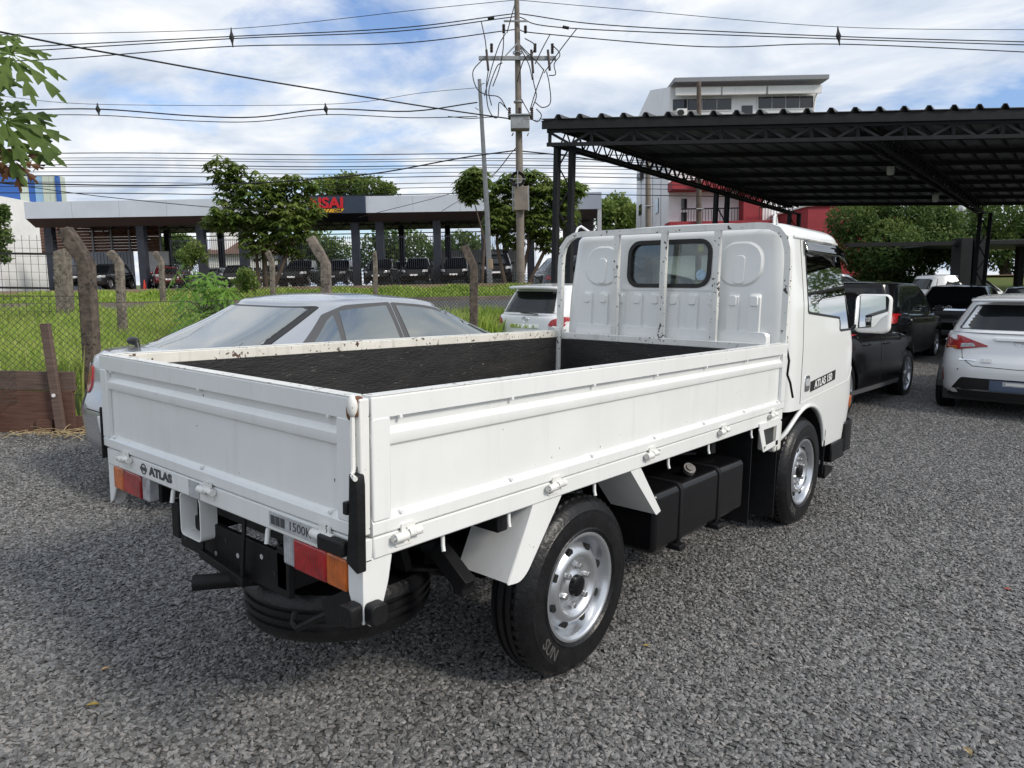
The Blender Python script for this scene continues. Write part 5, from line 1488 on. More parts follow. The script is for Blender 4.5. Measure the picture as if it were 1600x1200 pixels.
def mesh_fence(label, a, b, h0, h1, cell, wr=.0027):
    """diamond wire netting from place a to place b (r, d)"""
    A, B = ground(*a), ground(*b)
    t = thing('wire_fence', label, 'fence', A, 0)
    v = B - A; Ln = Vector((v.x, v.y, 0)).length; ux = Vector((v.x, v.y, 0)) / Ln; slope = v.z / Ln
    q = MB(); nx = int(Ln / cell); nz = int((h1 - h0) / (cell / 1.0))
    for i in range(-nz, nx):
        for dirn in (1, -1):
            # straight diagonal wires clipped to the panel
            pts = []
            for k in range(nz + 1):
                c = i + k if dirn == 1 else i + nz - k
                if 0 <= c <= nx: pts.append((c * cell, h0 + k * cell))
            if len(pts) > 1:
                p0, p1 = pts[0], pts[-1]
                q.tube([ux * p0[0] + Vector((0, 0, p0[1] + slope * p0[0])), ux * p1[0] + Vector((0, 0, p1[1] + slope * p1[0]))], wr, 3, cap=False)
    o = q.build('netting', MAT['wire'], t, recalc=False); o['kind'] = 'stuff'
    for hh in (h0 + .02, h1 - .02):
        MB().tube([Vector((0, 0, hh)), ux * Ln + Vector((0, 0, hh + slope * Ln))], .003, 5).build('strand', MAT['wire'], t)
mesh_fence('rusty diamond wire netting between the near concrete posts beside the sedan', (-6.2, 5.2 + .0), (-4.39, 7.5), .3, 1.35, .065)
mesh_fence('diamond wire netting from the tall dark post to the post above the sedan', (-4.39, 7.52), (-2.53, 9.85), .05, 1.28, .065)
mesh_fence('diamond wire netting from the sedan post to the post beside the estate car', (-2.53, 9.85), (-.66, 12.22), .05, 1.26, .065)
mesh_fence('roadside diamond wire netting across the far edge of the grass field', (-8.2, 17.02), (1.6, 17.02), .05, 1.22, .085, .0048)
# black iron mesh gate far left
gt = thing('iron_gate', 'black iron gate with wire mesh at the left edge of the field', 'gate', ground(-12.5, 14.0), YAW)
for x in (0, 1.9, 3.75): MB().box(x - .025, x + .025, -.025, .025, .0, 1.42).build('upright', MAT['iron_black'], gt)
for z in (.12, .75, 1.40): MB().box(0, 3.75, -.02, .02, z - .02, z + .02).build('rail', MAT['iron_black'], gt)
q = MB()
for i in range(26): q.box(.05 + i * .145, .056 + i * .145, -.003, .003, .1, 1.75)
for i in range(11): q.box(0, 3.75, -.003, .003, .15 + i * .15, .156 + i * .15)
o = q.build('gate_mesh', MAT['wire'], gt); o['kind'] = 'stuff'
# retaining planks at the left edge of the lot
def board(t, x0, x1, z0, z1, y, name='plank', m='plank_wood', th=.035, lean=0):
    q = MB(); n_ = 8
    for i in range(n_ + 1):
        x = x0 + (x1 - x0) * i / n_
        w0, w1 = random.uniform(-.006, .006), random.uniform(-.006, .006)
        for (yy, zz_) in ((0, z0 + w0), (th, z0 + w0), (th + lean, z1 + w1), (lean, z1 + w1)): q.v.append((x, y + yy, zz_))
    for i in range(n_):
        for k in range(4): q.f.append((i * 4 + k, i * 4 + (k + 1) % 4, i * 4 + 4 + (k + 1) % 4, i * 4 + 4 + k))
    q.f += [(3, 2, 1, 0), tuple(n_ * 4 + k for k in range(4))]
    return q.build(name, MAT[m], t, bevel=.004)
pk = thing('plank_wall', 'weathered brown plank edging holding the grass bank at the left of the gravel', 'plank wall', P(-4.28, 6.95, .0), YAW)
board(pk, -2.6, 0, .02, .43, 0); board(pk, -2.6, 0.02, .435, .625, .004, m='old_wood'); board(pk, -.36, -.20, -.02, .15, -.03); board(pk, -.06, .40, -.05, .18, .03)
stk = thing('wooden_stake', 'weathered wooden stake leaning against the plank edging', 'stake', P(-4.36, 6.9, .03), YAW)
q = MB(); q.bar((-.02, 0, 0), (-.12, .02, 1.06), .085, .05, upv=(0, 1, 0)); q.build('stake', MAT['old_wood'], stk, bevel=.006)
MB().tube([(-.055, -.028, .37), (-.055, -.036, .37)], .018, 12).build('washer', MAT['white_plain'], stk)
rw_ = thing('timber_offcut', 'pale raw timber offcut at the very left edge of the picture', 'timber', P(-4.98, 6.75, .02), YAW)
MB().bar((0, 0, 0), (-.10, .05, .34), .12, .04, upv=(0, 1, 0)).build('offcut', MAT['raw_wood'], rw_, bevel=.004)
q = MB()
for i in range(60):
    r_ = random.gauss(-4.3, .32); d_ = random.gauss(6.72, .10); a = random.uniform(0, 6.28); ln = random.uniform(.08, .35)
    p0 = P(r_, d_, gz(r_, d_) + .02 + random.random() * .05) ; q.tube([p0, p0 + Vector((math.cos(a) * ln / 2, math.sin(a) * ln / 2, .03)), p0 + Vector((math.cos(a) * ln, math.sin(a) * ln, random.uniform(-.01, .04)))], .003, 3, cap=False)
o = q.build('dry_straw', MAT['straw'], None, recalc=False); o['kind'] = 'stuff'; o['label'] = 'scattered dry straw and clippings at the foot of the planks'; o['category'] = 'straw'

# grass of the field: one mass of blades
def leaf_mat(name, c1, c2, c3, scale=3.0, rough=.6, trans=.35):
    m = bpy.data.materials.new(name); m.use_nodes = True; t = m.node_tree; K = t.links.new; b = t.nodes['Principled BSDF']; o = t.nodes['Material Output']
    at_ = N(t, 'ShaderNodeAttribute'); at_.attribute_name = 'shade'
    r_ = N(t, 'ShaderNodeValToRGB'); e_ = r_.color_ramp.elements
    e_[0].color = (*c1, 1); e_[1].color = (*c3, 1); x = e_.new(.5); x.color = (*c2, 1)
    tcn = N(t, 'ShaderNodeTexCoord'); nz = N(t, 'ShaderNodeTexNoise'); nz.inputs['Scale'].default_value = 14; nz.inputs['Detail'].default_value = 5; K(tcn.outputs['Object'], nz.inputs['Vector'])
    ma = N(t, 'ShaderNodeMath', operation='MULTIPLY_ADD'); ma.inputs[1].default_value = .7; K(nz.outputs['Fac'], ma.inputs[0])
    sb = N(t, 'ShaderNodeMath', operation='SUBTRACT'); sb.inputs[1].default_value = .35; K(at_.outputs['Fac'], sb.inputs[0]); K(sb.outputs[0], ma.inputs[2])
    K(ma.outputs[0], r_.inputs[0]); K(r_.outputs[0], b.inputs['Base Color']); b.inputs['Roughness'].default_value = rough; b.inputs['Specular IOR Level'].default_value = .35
    tr = N(t, 'ShaderNodeBsdfTranslucent'); mx = N(t, 'ShaderNodeMixShader'); mx.inputs[0].default_value = trans
    K(r_.outputs[0], tr.inputs[0]); K(b.outputs[0], mx.inputs[1]); K(tr.outputs[0], mx.inputs[2]); K(mx.outputs[0], o.inputs[0])
    MAT[name] = m; return m
leaf_mat('grass', (.16, .27, .034), (.31, .44, .07), (.58, .62, .19), trans=.45)
leaf_mat('grass_dry', (.22, .26, .08), (.40, .40, .18), (.62, .58, .36), trans=.3)
def np_mesh(name, V, F, mat_, shade=None, parent=None):
    me = bpy.data.meshes.new(name); nv, nf, k = len(V), len(F), F.shape[1]
    me.vertices.add(nv); me.vertices.foreach_set('co', V.astype(np.float32).ravel())
    me.loops.add(nf * k); me.loops.foreach_set('vertex_index', F.astype(np.int32).ravel())
    me.polygons.add(nf); me.polygons.foreach_set('loop_start', np.arange(0, nf * k, k, dtype=np.int32)); me.polygons.foreach_set('loop_total', np.full(nf, k, dtype=np.int32))
    if shade is not None:
        a = me.attributes.new('shade', 'FLOAT', 'POINT'); a.data.foreach_set('value', shade.astype(np.float32))
    me.update(); me.validate()
    return link(name, me, mat_, parent)
def blades(name, label, rfun, n, hmin, hmax, wd, mname, keep):
    rr, dd = rfun(n); ok = np.array([keep(a, b) for a, b in zip(rr, dd)]); rr, dd = rr[ok], dd[ok]; n = len(rr)
    base = np.array([ground(a, b) for a, b in zip(rr, dd)])
    h = rng.uniform(hmin, hmax, n) * (0.7 + .6 * np.sin(rr * 1.3 + dd * .9) ** 2); an = rng.uniform(0, 6.283, n); ln = rng.uniform(.1, .55, n) * h; w_ = wd * rng.uniform(.7, 1.3, n) * (1 + dd / 14)
    dx_, dy_ = np.cos(an), np.sin(an); px_, py_ = -dy_, dx_
    V = np.zeros((n, 5, 3))
    for k, (t, ww) in enumerate(((0, 1), (0, -1), (.55, .8), (.55, -.8), (1, 0))):
        V[:, k, 0] = base[:, 0] + dx_ * ln * t * t + px_ * w_ * ww / 2; V[:, k, 1] = base[:, 1] + dy_ * ln * t * t + py_ * w_ * ww / 2; V[:, k, 2] = base[:, 2] + h * t * (1 - .15 * t)
    i = np.arange(n)[:, None] * 5
    F = np.concatenate([i + np.array([[0, 1, 3]]), i + np.array([[0, 3, 2]]), i + np.array([[2, 3, 4]])])
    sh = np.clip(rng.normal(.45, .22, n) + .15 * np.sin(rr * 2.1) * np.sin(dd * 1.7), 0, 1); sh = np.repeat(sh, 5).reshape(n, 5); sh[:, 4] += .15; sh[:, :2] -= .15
    o = np_mesh(name, V.reshape(-1, 3), F, MAT[mname], np.clip(sh, 0, 1).ravel()); o['kind'] = 'stuff'; o['label'] = label; o['category'] = 'grass'
field = lambda a, b: lot_mask(a, b) < .05 and b > 7.15
def rf(n):
    d_ = 7.1 + 9.9 * rng.random(n) ** 1.25; r_ = -rng.random(n) * (.74 * d_ + 1.5) * 1.0 + 1.2
    return r_, d_
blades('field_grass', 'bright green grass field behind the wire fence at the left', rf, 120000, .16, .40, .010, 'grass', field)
blades('tall_grass', 'tall grass clump growing behind the planks at far left', lambda n: (rng.normal(-5.0, .25, n), rng.normal(7.35, .10, n)), 260, .5, 1.0, .014, 'grass', lambda a, b: b > 7.1)
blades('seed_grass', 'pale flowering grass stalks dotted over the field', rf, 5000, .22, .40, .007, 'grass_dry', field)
def rf2(n): return rng.uniform(-26, 8, n), rng.uniform(27.1, 29.8, n)
blades('verge_grass', 'grass strip along the far side of the road', rf2, 30000, .10, .25, .02, 'grass', lambda a, b: lot_mask(a, b) < .1)
blades('fence_weeds', 'weeds growing along the wire fence beside the estate car', lambda n: (rng.normal(-.9, .9, n), rng.normal(12.9, .7, n)), 2500, .2, .55, .016, 'grass', lambda a, b: lot_mask(a, b) < .3)

# ------------------------------------------------------------------ dealership across the road
mat('fascia_grey', (0.55, 0.60, 0.67), 0.45, var=0.06, vscale=0.6, streak=0.12)
mat('soffit_brown', (0.10, 0.085, 0.085), 0.7, var=0.1, vscale=1)
mat('navy_panel', (0.030, 0.045, 0.075), 0.5, var=0.15, vscale=1)
mat('navy_dark', (0.012, 0.014, 0.022), 0.6)
mat('pillar_navy', (0.030, 0.034, 0.050), 0.5, var=0.2, vscale=2)
mat('siding_brown', (0.105, 0.045, 0.03), 0.8, col2=(.16, .075, .05), vscale=2, stretch=(.3, .3, 6))
mat('sheet_grey', (0.30, 0.32, 0.36), 0.6, var=0.1, vscale=1)
mat('wall_white', (0.80, 0.80, 0.79), 0.85, var=0.08, vscale=0.8, streak=0.2)
mat('sign_red', (0.52, 0.012, 0.02), 0.4)
mat('sign_yellow', (0.75, 0.42, 0.02), 0.4)
mat('tile_brown', (0.14, 0.08, 0.06), 0.85, var=0.3, vscale=3)
mat('window_dark', (0.02, 0.022, 0.026), 0.08, coat=0.6)
mat('concrete_floor', (0.20, 0.17, 0.15), 0.9, var=.15, vscale=1)
D = far('dealership', 'long open car dealership across the road with pale grey fascia and dark pillars', 'building', 0, 47)
def X_(px, y=0.0): return lp(D, px, 400, y)[0]
def Z_(px, py, y=0.0): return lp(D, px, py, y)[1]
xL, xS0, xS1, xR = X_(46), X_(487), X_(575), X_(940)
zT, zM, zB_ = Z_(500, 308), Z_(500, 334), Z_(500, 346)
DEP = 12.0
for i, (a, b) in enumerate(((xL, xS0), (xS1, xR))):
    n_ = max(1, round((b - a) / 3.2))
    for k in range(n_):
        x0, x1 = a + (b - a) * k / n_, a + (b - a) * (k + 1) / n_
        MB().box(x0 + .008, x1 - .008, -.06, .0, zM, zT).build('fascia_panel', MAT['fascia_grey'], D)
    q = MB(); q.add([(a, 0, zM), (b, 0, zM), (b, .9, zB_), (a, .9, zB_)], [(0, 1, 2, 3)]); q.build('soffit', MAT['soffit_brown'], D)
MB().box(xL, xS0, .0, DEP, zM, zT - .05).build('roof', MAT['soffit_brown'], D); MB().box(xS1, xR, .0, DEP, zM, zT - .05).build('roof', MAT['soffit_brown'], D)
MB().box(xS0, xS1, -.25, DEP, zM - .02, zT + .06).build('sign_panel', MAT['navy_panel'], D)
q = MB(); q.add([(xS0, -.25, zM), (xS1, -.25, zM), (xS1, .8, zB_), (xS0, .8, zB_)], [(0, 1, 2, 3)]); q.build('soffit', MAT['navy_dark'], D)
sz = Z_(500, 310, -.25) - Z_(500, 326, -.25)
x_txt = X_(505, -.25)
me = text_mesh('NSAI', sz * 1.42, lambda a, b, h: (X_(541, -.25) + a, -.30 - h, Z_(520, 318, -.25) + b), .05, shear=.0, xs=1.12, align='RIGHT', bold=.03)
sg = link('sign_lettering', me, MAT['sign_red'], D)
yz0, yz1 = Z_(520, 332, -.25), Z_(520, 326.5, -.25)
for i in range(5):
    xa = X_(496 + i * 5.2, -.25); w_ = (X_(500, -.25) - X_(496, -.25)) * .85; s_ = .16
    MB().prism([(xa, yz0), (xa + w_, yz0), (xa + w_ + s_, yz1), (xa + s_, yz1)], lambda a, b, d: (a, d, b), -.32, -.26).build('sign_stripe', MAT['sign_yellow'], D)
xa, xb = X_(521, -.25), X_(537, -.25)
cb = MB().prism([(xa, yz0), (xb, yz0), (xb + .18, yz1), (xa + .18, yz1)], lambda a, b, d: (a, d, b), -.32, -.26).build('sign_board', MAT['sign_yellow'], D)
me = text_mesh('CAR', (yz1 - yz0) * .95, lambda a, b, h: ((xa + xb) / 2 + .09 + a, -.33 - h, (yz0 + yz1) / 2 + b), .005, shear=.2, xs=1.2, bold=.01); link('sign_lettering', me, MAT['navy_dark'], cb)
for px in (64, 210, 305, 372, 432, 551, 590, 681, 757, 830, 905):
    x = X_(px); MB().box(x - .24, x + .24, .9, 1.4, -.3, zM).build('pillar', MAT['pillar_navy'], D)
for px in (120, 262, 345, 468, 628, 700, 790, 870):
    x = X_(px, 9.5); MB().box(x - .2, x + .2, 9.5, 9.9, -.3, zM).build('pillar', MAT['navy_dark'], D)
# roof trusses seen below the soffit
for yy in (2.2, 6.0, 9.6):
    MB().box(xL + .5, xR - .5, yy, yy + .08, zM - .55, zM - .48).build('truss_chord', MAT['navy_dark'], D)
q = MB()
for yy in (2.2, 6.0):
    x = xL + .6
    while x < xR - 1.2:
        q.bar((x, yy, zM - .5), (x + .6, yy, zM - .02), .05, .05); q.bar((x + .6, yy, zM - .02), (x + 1.2, yy, zM - .5), .05, .05); x += 1.2
o = q.build('truss_web', MAT['navy_dark'], D); o['kind'] = 'stuff'
# left bay: brown boarding above grey sheets, boards as single pieces
xa, xb = X_(66, 6), X_(254, 6); zb0, zb1 = Z_(150, 394, 6), Z_(150, 352, 6); nb = 9
for i in range(nb):
    z0 = zb0 + (zb1 - zb0) * i / nb; MB().box(xa, xb, 6, 6.06, z0 + .012, z0 + (zb1 - zb0) / nb).build('wall_board', MAT['siding_brown'], D)
for px in (80, 147, 176, 204, 230, 252): x = X_(px, 5.9); MB().box(x - .05, x + .05, 5.88, 5.99, zb0, zb1).build('batten', MAT['sheet_grey'], D)
x = X_(76, 6); xe = X_(206, 6); k = 0
q = MB()
while x < xe: q.box(x, x + .20, 5.9, 5.96, -.3, zb0); x += .24
q.box(X_(76, 6), xe, 5.97, 6.02, -.3, zb0)
o = q.build('sheet_wall', MAT['sheet_grey'], D); o['kind'] = 'stuff'
MB().box(X_(222, 6), X_(262, 6), 6.1, 6.25, -.3, zb0).build('low_wall', MAT['wall_white'], D)
MB().box(X_(690, 11.5), X_(812, 11.5), 11.5, 11.7, -.3, Z_(740, 390, 11.5)).build('low_wall', MAT['wall_white'], D)
MB().box(X_(585, 11.5), X_(688, 11.5), 11.5, 11.7, -.3, Z_(640, 410, 11.5)).build('low_wall', MAT['wall_white'], D)
MB().box(X_(885), X_(936), 3.0, 3.3, -.3, zM).build('end_wall', MAT['soffit_brown'], D); MB().box(X_(934), X_(940), -.02, .4, -.3, zM).build('end_pillar', MAT['wall_white'], D)
MB().box(xL, xR, .2, DEP, -.3, .02).build('floor', MAT['concrete_floor'], D)
# railing in front
rl = far('bar_railing', 'tall thin vertical-bar railing along the front of the dealership', 'railing', 0, 46.2)
q = MB(); xa, xb = lp(rl, 268, 400)[0], lp(rl, 838, 400)[0]; zt_ = lp(rl, 560, 369)[1]
x = xa
while x < xb: q.box(x - .011, x + .011, -.011, .011, 0, zt_); x += .13
o = q.build('bars', MAT['pillar_navy'], rl); o['kind'] = 'stuff'
for z in (.15, zt_ - .1): MB().box(xa, xb, -.02, .02, z - .02, z + .02).build('rail', MAT['pillar_navy'], rl)
# cars of the dealership
FARCAR = dict(L=4.5, W=1.80, H=1.70, wb=2.66, ro=.85, wr=.36, sill=.28, bump=.34, belt=1.08, rin=[(.2, .10), (.5, .0), (1.2, .10)], fin=[(.2, .1), (.5, 0), (.9, .10)],
              top=[(0, 1.08), (2, 1.05), (3.3, 1.04), (3.9, 1.0), (4.5, .90)], wgb=.83, wgt=.66, g0=(.10, .42), g1=(3.35, 2.6), roof=[(0, 1.62), (1, 1.66), (1.8, 1.66), (2.7, 1.62)], ng=5, crown=.03, nl=5.5)
def far_car(px, dloc, paint, label, heading=0, low=False, sc_=1.0):
    r_ = (px - 800) / FPX * (47 + dloc)
    pr = dict(FARCAR) if not low else dict(FARCAR, H=1.46, belt=.95, top=[(0, .98), (2, .94), (3.3, .92), (3.9, .86), (4.5, .74)], roof=[(0, 1.36), (1, 1.41), (1.8, 1.41), (2.7, 1.36)], g0=(.3, .8))
    cc_ = Car('saloon_car' if low else 'utility_vehicle', label, (0, 0, 0), 0, paint, pr, 'cars under the dealership roof')
    cc_.t.location = ground(r_, 47 + dloc, .02); cc_.t.rotation_euler = (_TM @ Matrix.Rotation(math.pi + heading, 3, 'Z')).to_euler(); cc_.t.scale = (sc_,) * 3
    cc_.windows('dark_glass', rear=(.72, .58, .08, .86), screen=(.72, .58, .08, .90), sides=[[(.7, .12), (1.6, .10), (1.5, .90), (1.0, .85)], [(1.7, .10), (2.9, .10), (2.5, .82), (1.65, .92)]])
    for sx in (1, -1): cc_.patch([(sx * .52, .72), (sx * .84, .74), (sx * .84, .90), (sx * .56, .86)], cc_.front(), 'headlamp', 'lamp_clear', off=.012, r=.03)
    cc_.patch([(-.42, .66), (.42, .66), (.42, .86), (-.42, .86)], cc_.front(), 'grille', 'trim_black', off=.010, r=.03)
    cc_.patch([(-.24, .50), (.24, .50), (.24, .60), (-.24, .60)], cc_.front(), 'number_plate', 'white_plain', off=.014, r=.008)
    cc_.mirrors(2.85, 1.12 if not low else 1.0)
    return cc_
far_car(163, 5, 'paint_black', 'black utility vehicle under the roof, first beside the grey sheet wall')
far_car(200, 4, 'paint_darkgrey', 'dark grey utility vehicle under the roof, just left of the small red cone')
far_car(262, 3.5, 'paint_red', 'dark red saloon under the roof, right of the red cone', low=True, heading=.5)
far_car(288, 8, 'paint_black', 'black utility vehicle behind the papaya bush under the roof')
far_car(352, 8, 'paint_white', 'white saloon behind the railing left of the leafy street tree', low=True)
far_car(383, 3, 'paint_black', 'black low saloon behind the trunks of the left street tree', low=True, heading=.2)
far_car(448, 4, 'paint_yellowish', 'dull yellow saloon half hidden behind the left street tree', low=True)
far_car(487, 3, 'paint_black', 'black utility vehicle left of the bent post above the sedan roof')
far_car(543, 4, 'paint_black', 'black utility vehicle right below the sign panel')
far_car(606, 3.5, 'paint_black', 'black utility vehicle at the centre between two dark pillars')
far_car(632, 9, 'paint_darkgrey', 'dark grey utility vehicle further back between centre pillars')
far_car(660, 3, 'paint_black', 'black utility vehicle with bright plate left of the wide pillar')
far_car(716, 3, 'paint_black', 'black utility vehicle left of the slim utility pole')
far_car(776, 2, 'paint_black', 'black tall off-roader between the slim pole and the transformer pole', sc_=1.1)
cn = far('traffic_cone', 'small red traffic cone beside the dealership cars', 'cone', (229 - 800) / FPX * 47.5, 47.5)
q = MB(); q.lathe([(.16, 0), (.15, .03), (.11, .05), (.03, .62), (0, .63)], lambda a, b, c_: (a, b, c_), 14); q.build('cone', mat('cone_red', (.6, .05, .03), .5), cn, smooth=40)
# dark car on the road side right of the pole
b = at(862, 445, 30)
c = Car('saloon_car', 'dark blue grey car passing beyond the estate car, chrome window line showing', (0, 0, 0), 0, 'paint_darkgrey', dict(SUV, H=1.5, roof=[(0, 1.40), (1, 1.44), (1.8, 1.44), (2.7, 1.38)]))
c.t.location = P(.62, 19.6, gz(.62, 19.6) + .012); c.t.rotation_euler = (_TM @ Matrix.Rotation(R(-75), 3, 'Z')).to_euler()
c.windows('dark_glass', rear=(.74, .60, .08, .84), screen=(.7, .55, .06, .93), sides=[[(.6, .12), (1.3, .10), (1.3, .88), (.9, .85)], [(1.38, .10), (2.1, .10), (2.05, .92), (1.38, .9)]])
for sx in (1, -1): c.line([(.6, .08), (3.0, .08)], c.gside(sx), 'chrome_line', 'chrome', w=.03, off=.01); c.patch([(sx * .56, .86), (sx * .80, .82), (sx * .87, 1.00), (sx * .62, .96)], c.rear(), 'tail_lamp', 'lamp_red', off=.010, r=.04)

# ------------------------------------------------------------------ houses around
H = far('house', 'white house with brown tiled roof seen through the open dealership', 'house', (365 - 800) / FPX * 66, 66)
xa, xb = lp(H, 325, 400)[0], lp(H, 440, 400)[0]; zt_ = lp(H, 365, 396)[1]; zr_ = lp(H, 365, 383)[1]
MB().box(xa, xb, 0, 8, -.5, zt_).build('wall', MAT['wall_white'], H)
q = MB(); q.add([(xa - .4, -.5, zt_ - .05), (xb + .4, -.5, zt_ - .05), (xb + .4, 4, zr_ + .6), (xa - .4, 4, zr_ + .6), (xb + .4, 8.5, zt_), (xa - .4, 8.5, zt_)], [(0, 1, 2, 3), (3, 2, 4, 5)]); q.build('roof', MAT['tile_brown'], H)
for px in (342, 356, 388, 402):
    x = lp(H, px, 410)[0]; w_ = MB().box(x - .4, x + .4, -.04, .05, .7, 1.9).build('window', MAT['wall_white'], H); MB().box(x - .32, x + .32, -.06, -.03, .78, 1.82).build('pane', MAT['window_dark'], w_)
xh0, xh1 = lp(H, 320, 360)[0], lp(H, 345, 360)[0]; MB().box(xh0, xh1, 1, 5, zt_, lp(H, 330, 358)[1]).build('tower', MAT['wall_white'], H)
# blue and white striped warehouse at far left
mat('stripe_blue', (0.035, 0.12, 0.40), .5); mat('stripe_sky', (0.25, 0.42, 0.62), .5); mat('stripe_pale', (0.52, 0.58, 0.50), .6, var=.06)
W_ = far('warehouse', 'warehouse with blue, pale green and sky blue vertical stripes at the far left', 'building', (20 - 800) / FPX * 58, 58)
def WX(px): return lp(W_, px, 300)[0]
zt_, zm_ = lp(W_, 40, 266)[1], lp(W_, 40, 318)[1]
for a, b, m_ in ((-80, 31, 'stripe_blue'), (31, 45, 'stripe_pale'), (45, 55, 'stripe_blue'), (55, 67, 'stripe_sky'), (67, 78, 'stripe_pale'), (78, 89, 'stripe_pale')):
    top_ = zt_ if a < 31 else lp(W_, 60, 274)[1]
    MB().box(WX(a) + .01, WX(b) - .01, 0, 1.2, zm_ - .3, top_).build('stripe_panel', MAT[m_], W_)
MB().box(WX(88.5), WX(92), -.1, .3, zm_ - .5, lp(W_, 90, 275)[1]).build('corner_post', MAT['stripe_blue'], W_)
MB().box(WX(-90), WX(62), -5, 8.8, -1.0, zm_ - .02).build('wall', MAT['wall_white'], W_)
for a, b in ((-20, 4), (10, 34)): MB().box(WX(a), WX(b), -5.04, -4.99, 1.5, 1.56).build('ledge', MAT['sheet_grey'], W_)
q = MB(); q.tube([(WX(58), -.2, zt_ - .1), (WX(70), -.6, zt_ + .15), (WX(82), -.9, zt_ + .2)], .03, 6); q.ball((WX(83), -.9, zt_ + .18), .15, .1, .08); q.build('flood_light', MAT['steel_dark'], W_)
# white three-storey building with red trim behind the carport
mat('red_paint', (0.30, 0.035, 0.045), 0.75, var=0.12, vscale=1.2); mat('siding_white', (0.80, 0.81, 0.83), 0.6, var=0.06, vscale=1, streak=.15)
mat('roof_grey', (0.22, 0.23, 0.25), 0.6, var=.1)
T_ = far('apartment_block', 'white three-storey block with red balcony trim and flat grey roof behind the carport', 'building', (1137 - 800) / FPX * 42, 42)
def TX(px, y=0.0): return lp(T_, px, 200, y)[0]
def TZ(px, py, y=0.0): return lp(T_, px, py, y)[1]
zr_ = TZ(1160, 136)
def TY(px): return 42.0 * (1046 - 800) / (px - 800) - 42.0          # how far back along the left wall
MB().prism([(0, -.5), (0, TZ(1046, 136)), (TY(1016), TZ(1016, 141, TY(1016))), (TY(997), TZ(997, 183, TY(997))), (TY(994), -.5)], lambda a, b, d: (d, a, b), TX(1046), TX(1272)).build('wall', MAT['siding_white'], T_)
q = MB(); q.add([(TX(1047), -1.0, TZ(1047, 136)), (TX(1281), -1.0, TZ(1281, 131)), (TX(1281), 5.6, TZ(1281, 131)), (TX(1047), 5.6, TZ(1047, 136)), (TX(1047), -1.0, TZ(1047, 136) + .22), (TX(1281), -1.0, TZ(1281, 131) + .22), (TX(1281), 5.6, TZ(1281, 131) + .22), (TX(1047), 5.6, TZ(1047, 136) + .22)],
          [(0, 3, 2, 1), (4, 5, 6, 7), (0, 1, 5, 4), (1, 2, 6, 5), (2, 3, 7, 6), (3, 0, 4, 7)]); q.build('roof', MAT['roof_grey'], T_)
for a, b in ((1052, 1121), (1123, 1190), (1193, 1275)): MB().box(TX(a), TX(b), -.6, -.45, TZ(1160, 147, -.6), TZ(1160, 135, -.6)).build('eaves_board', MAT['wall_white'], T_)
for a, b, y0_, y1_ in ((1050, 1142, 156, 173), (1183, 1269, 152, 170)):
    fr = MB().box(TX(a) - .06, TX(b) + .06, -.05, .05, TZ(a, y1_) - .06, TZ(a, y0_) + .06).build('window', MAT['wall_white'], T_)
    for k in range(4):
        xa, xb = TX(a) + (TX(b) - TX(a)) * k / 4, TX(a) + (TX(b) - TX(a)) * (k + 1) / 4
        MB().box(xa + .02, xb - .02, -.075, -.045, TZ(a, y1_), TZ(a, y0_)).build('pane', MAT['window_dark'], fr)
MB().box(TX(1158), TX(1175), -.03, .1, TZ(1165, 181), TZ(1165, 165)).build('opening', MAT['window_dark'], T_)
ac = MB().box(TX(1055), TX(1070), -.5, -.1, TZ(1060, 181, -.3), TZ(1060, 171, -.3)).build('air_conditioner', MAT['wall_white'], T_); MB().prism([((TX(1060) + .2 * math.cos(t)), TZ(1060, 176, -.5) + .16 * math.sin(t)) for t in [2 * math.pi * i / 14 for i in range(14)]], lambda a, b, d: (a, d, b), -.53, -.5).build('fan', MAT['trim_black'], ac)
xw = TX(1046)
for px in (1003, 1012, 1021, 1034): y = TY(px); MB().box(xw - .025, xw, y - .02, y + .02, -.5, TZ(px, 262, y)).build('siding_joint', MAT['sheet_grey'], T_)
for px, y0_, y1_ in ((1002, 320, 336), (1028, 311, 333)): y = TY(px); MB().box(xw - .05, xw + .02, y - .5, y + .5, TZ(px, y1_, y), TZ(px, y0_, y)).build('window', MAT['window_dark'], T_)
y = TY(1004); MB().box(xw - .25, xw, y - .7, y + .7, TZ(1004, 280, y), TZ(1004, 271, y)).build('vent_hood', MAT['trim_black'], T_)
MB().box(TX(1044), TX(1205), -1.3, -.02, TZ(1100, 295, -1.3), TZ(1100, 281, -1.3)).build('red_band', MAT['red_paint'], T_)
MB().box(TX(1157), TX(1186), -.9, -.02, TZ(1170, 351), TZ(1170, 295)).build('red_wall', MAT['red_paint'], T_)
MB().box(TX(1040), TX(1245), -1.4, -.05, TZ(1100, 356), TZ(1100, 349)).build('balcony_slab', MAT['red_paint'], T_)
wd = MB().box(TX(1064), TX(1076), -.06, -.01, TZ(1070, 351), TZ(1070, 310)).build('window', MAT['wall_white'], T_); MB().box(TX(1065.5), TX(1074.5), -.09, -.05, TZ(1070, 328), TZ(1070, 311)).build('pane', MAT['window_dark'], wd); MB().box(TX(1065.5), TX(1074.5), -.09, -.05, TZ(1070, 350), TZ(1070, 332)).build('pane', MAT['window_dark'], wd)
q = MB()
for a, b in ((1068, 1160), (1190, 1245)):
    x = TX(a, -1.3)
    while x < TX(b, -1.3): q.box(x - .012, x + .012, -1.31, -1.29, TZ(1100, 350, -1.3), TZ(1100, 326, -1.3)); x += .16
    q.box(TX(a, -1.3), TX(b, -1.3), -1.32, -1.28, TZ(1100, 327, -1.3), TZ(1100, 325, -1.3))
o = q.build('balcony_railing', MAT['steel_dark'], T_); o['kind'] = 'stuff'
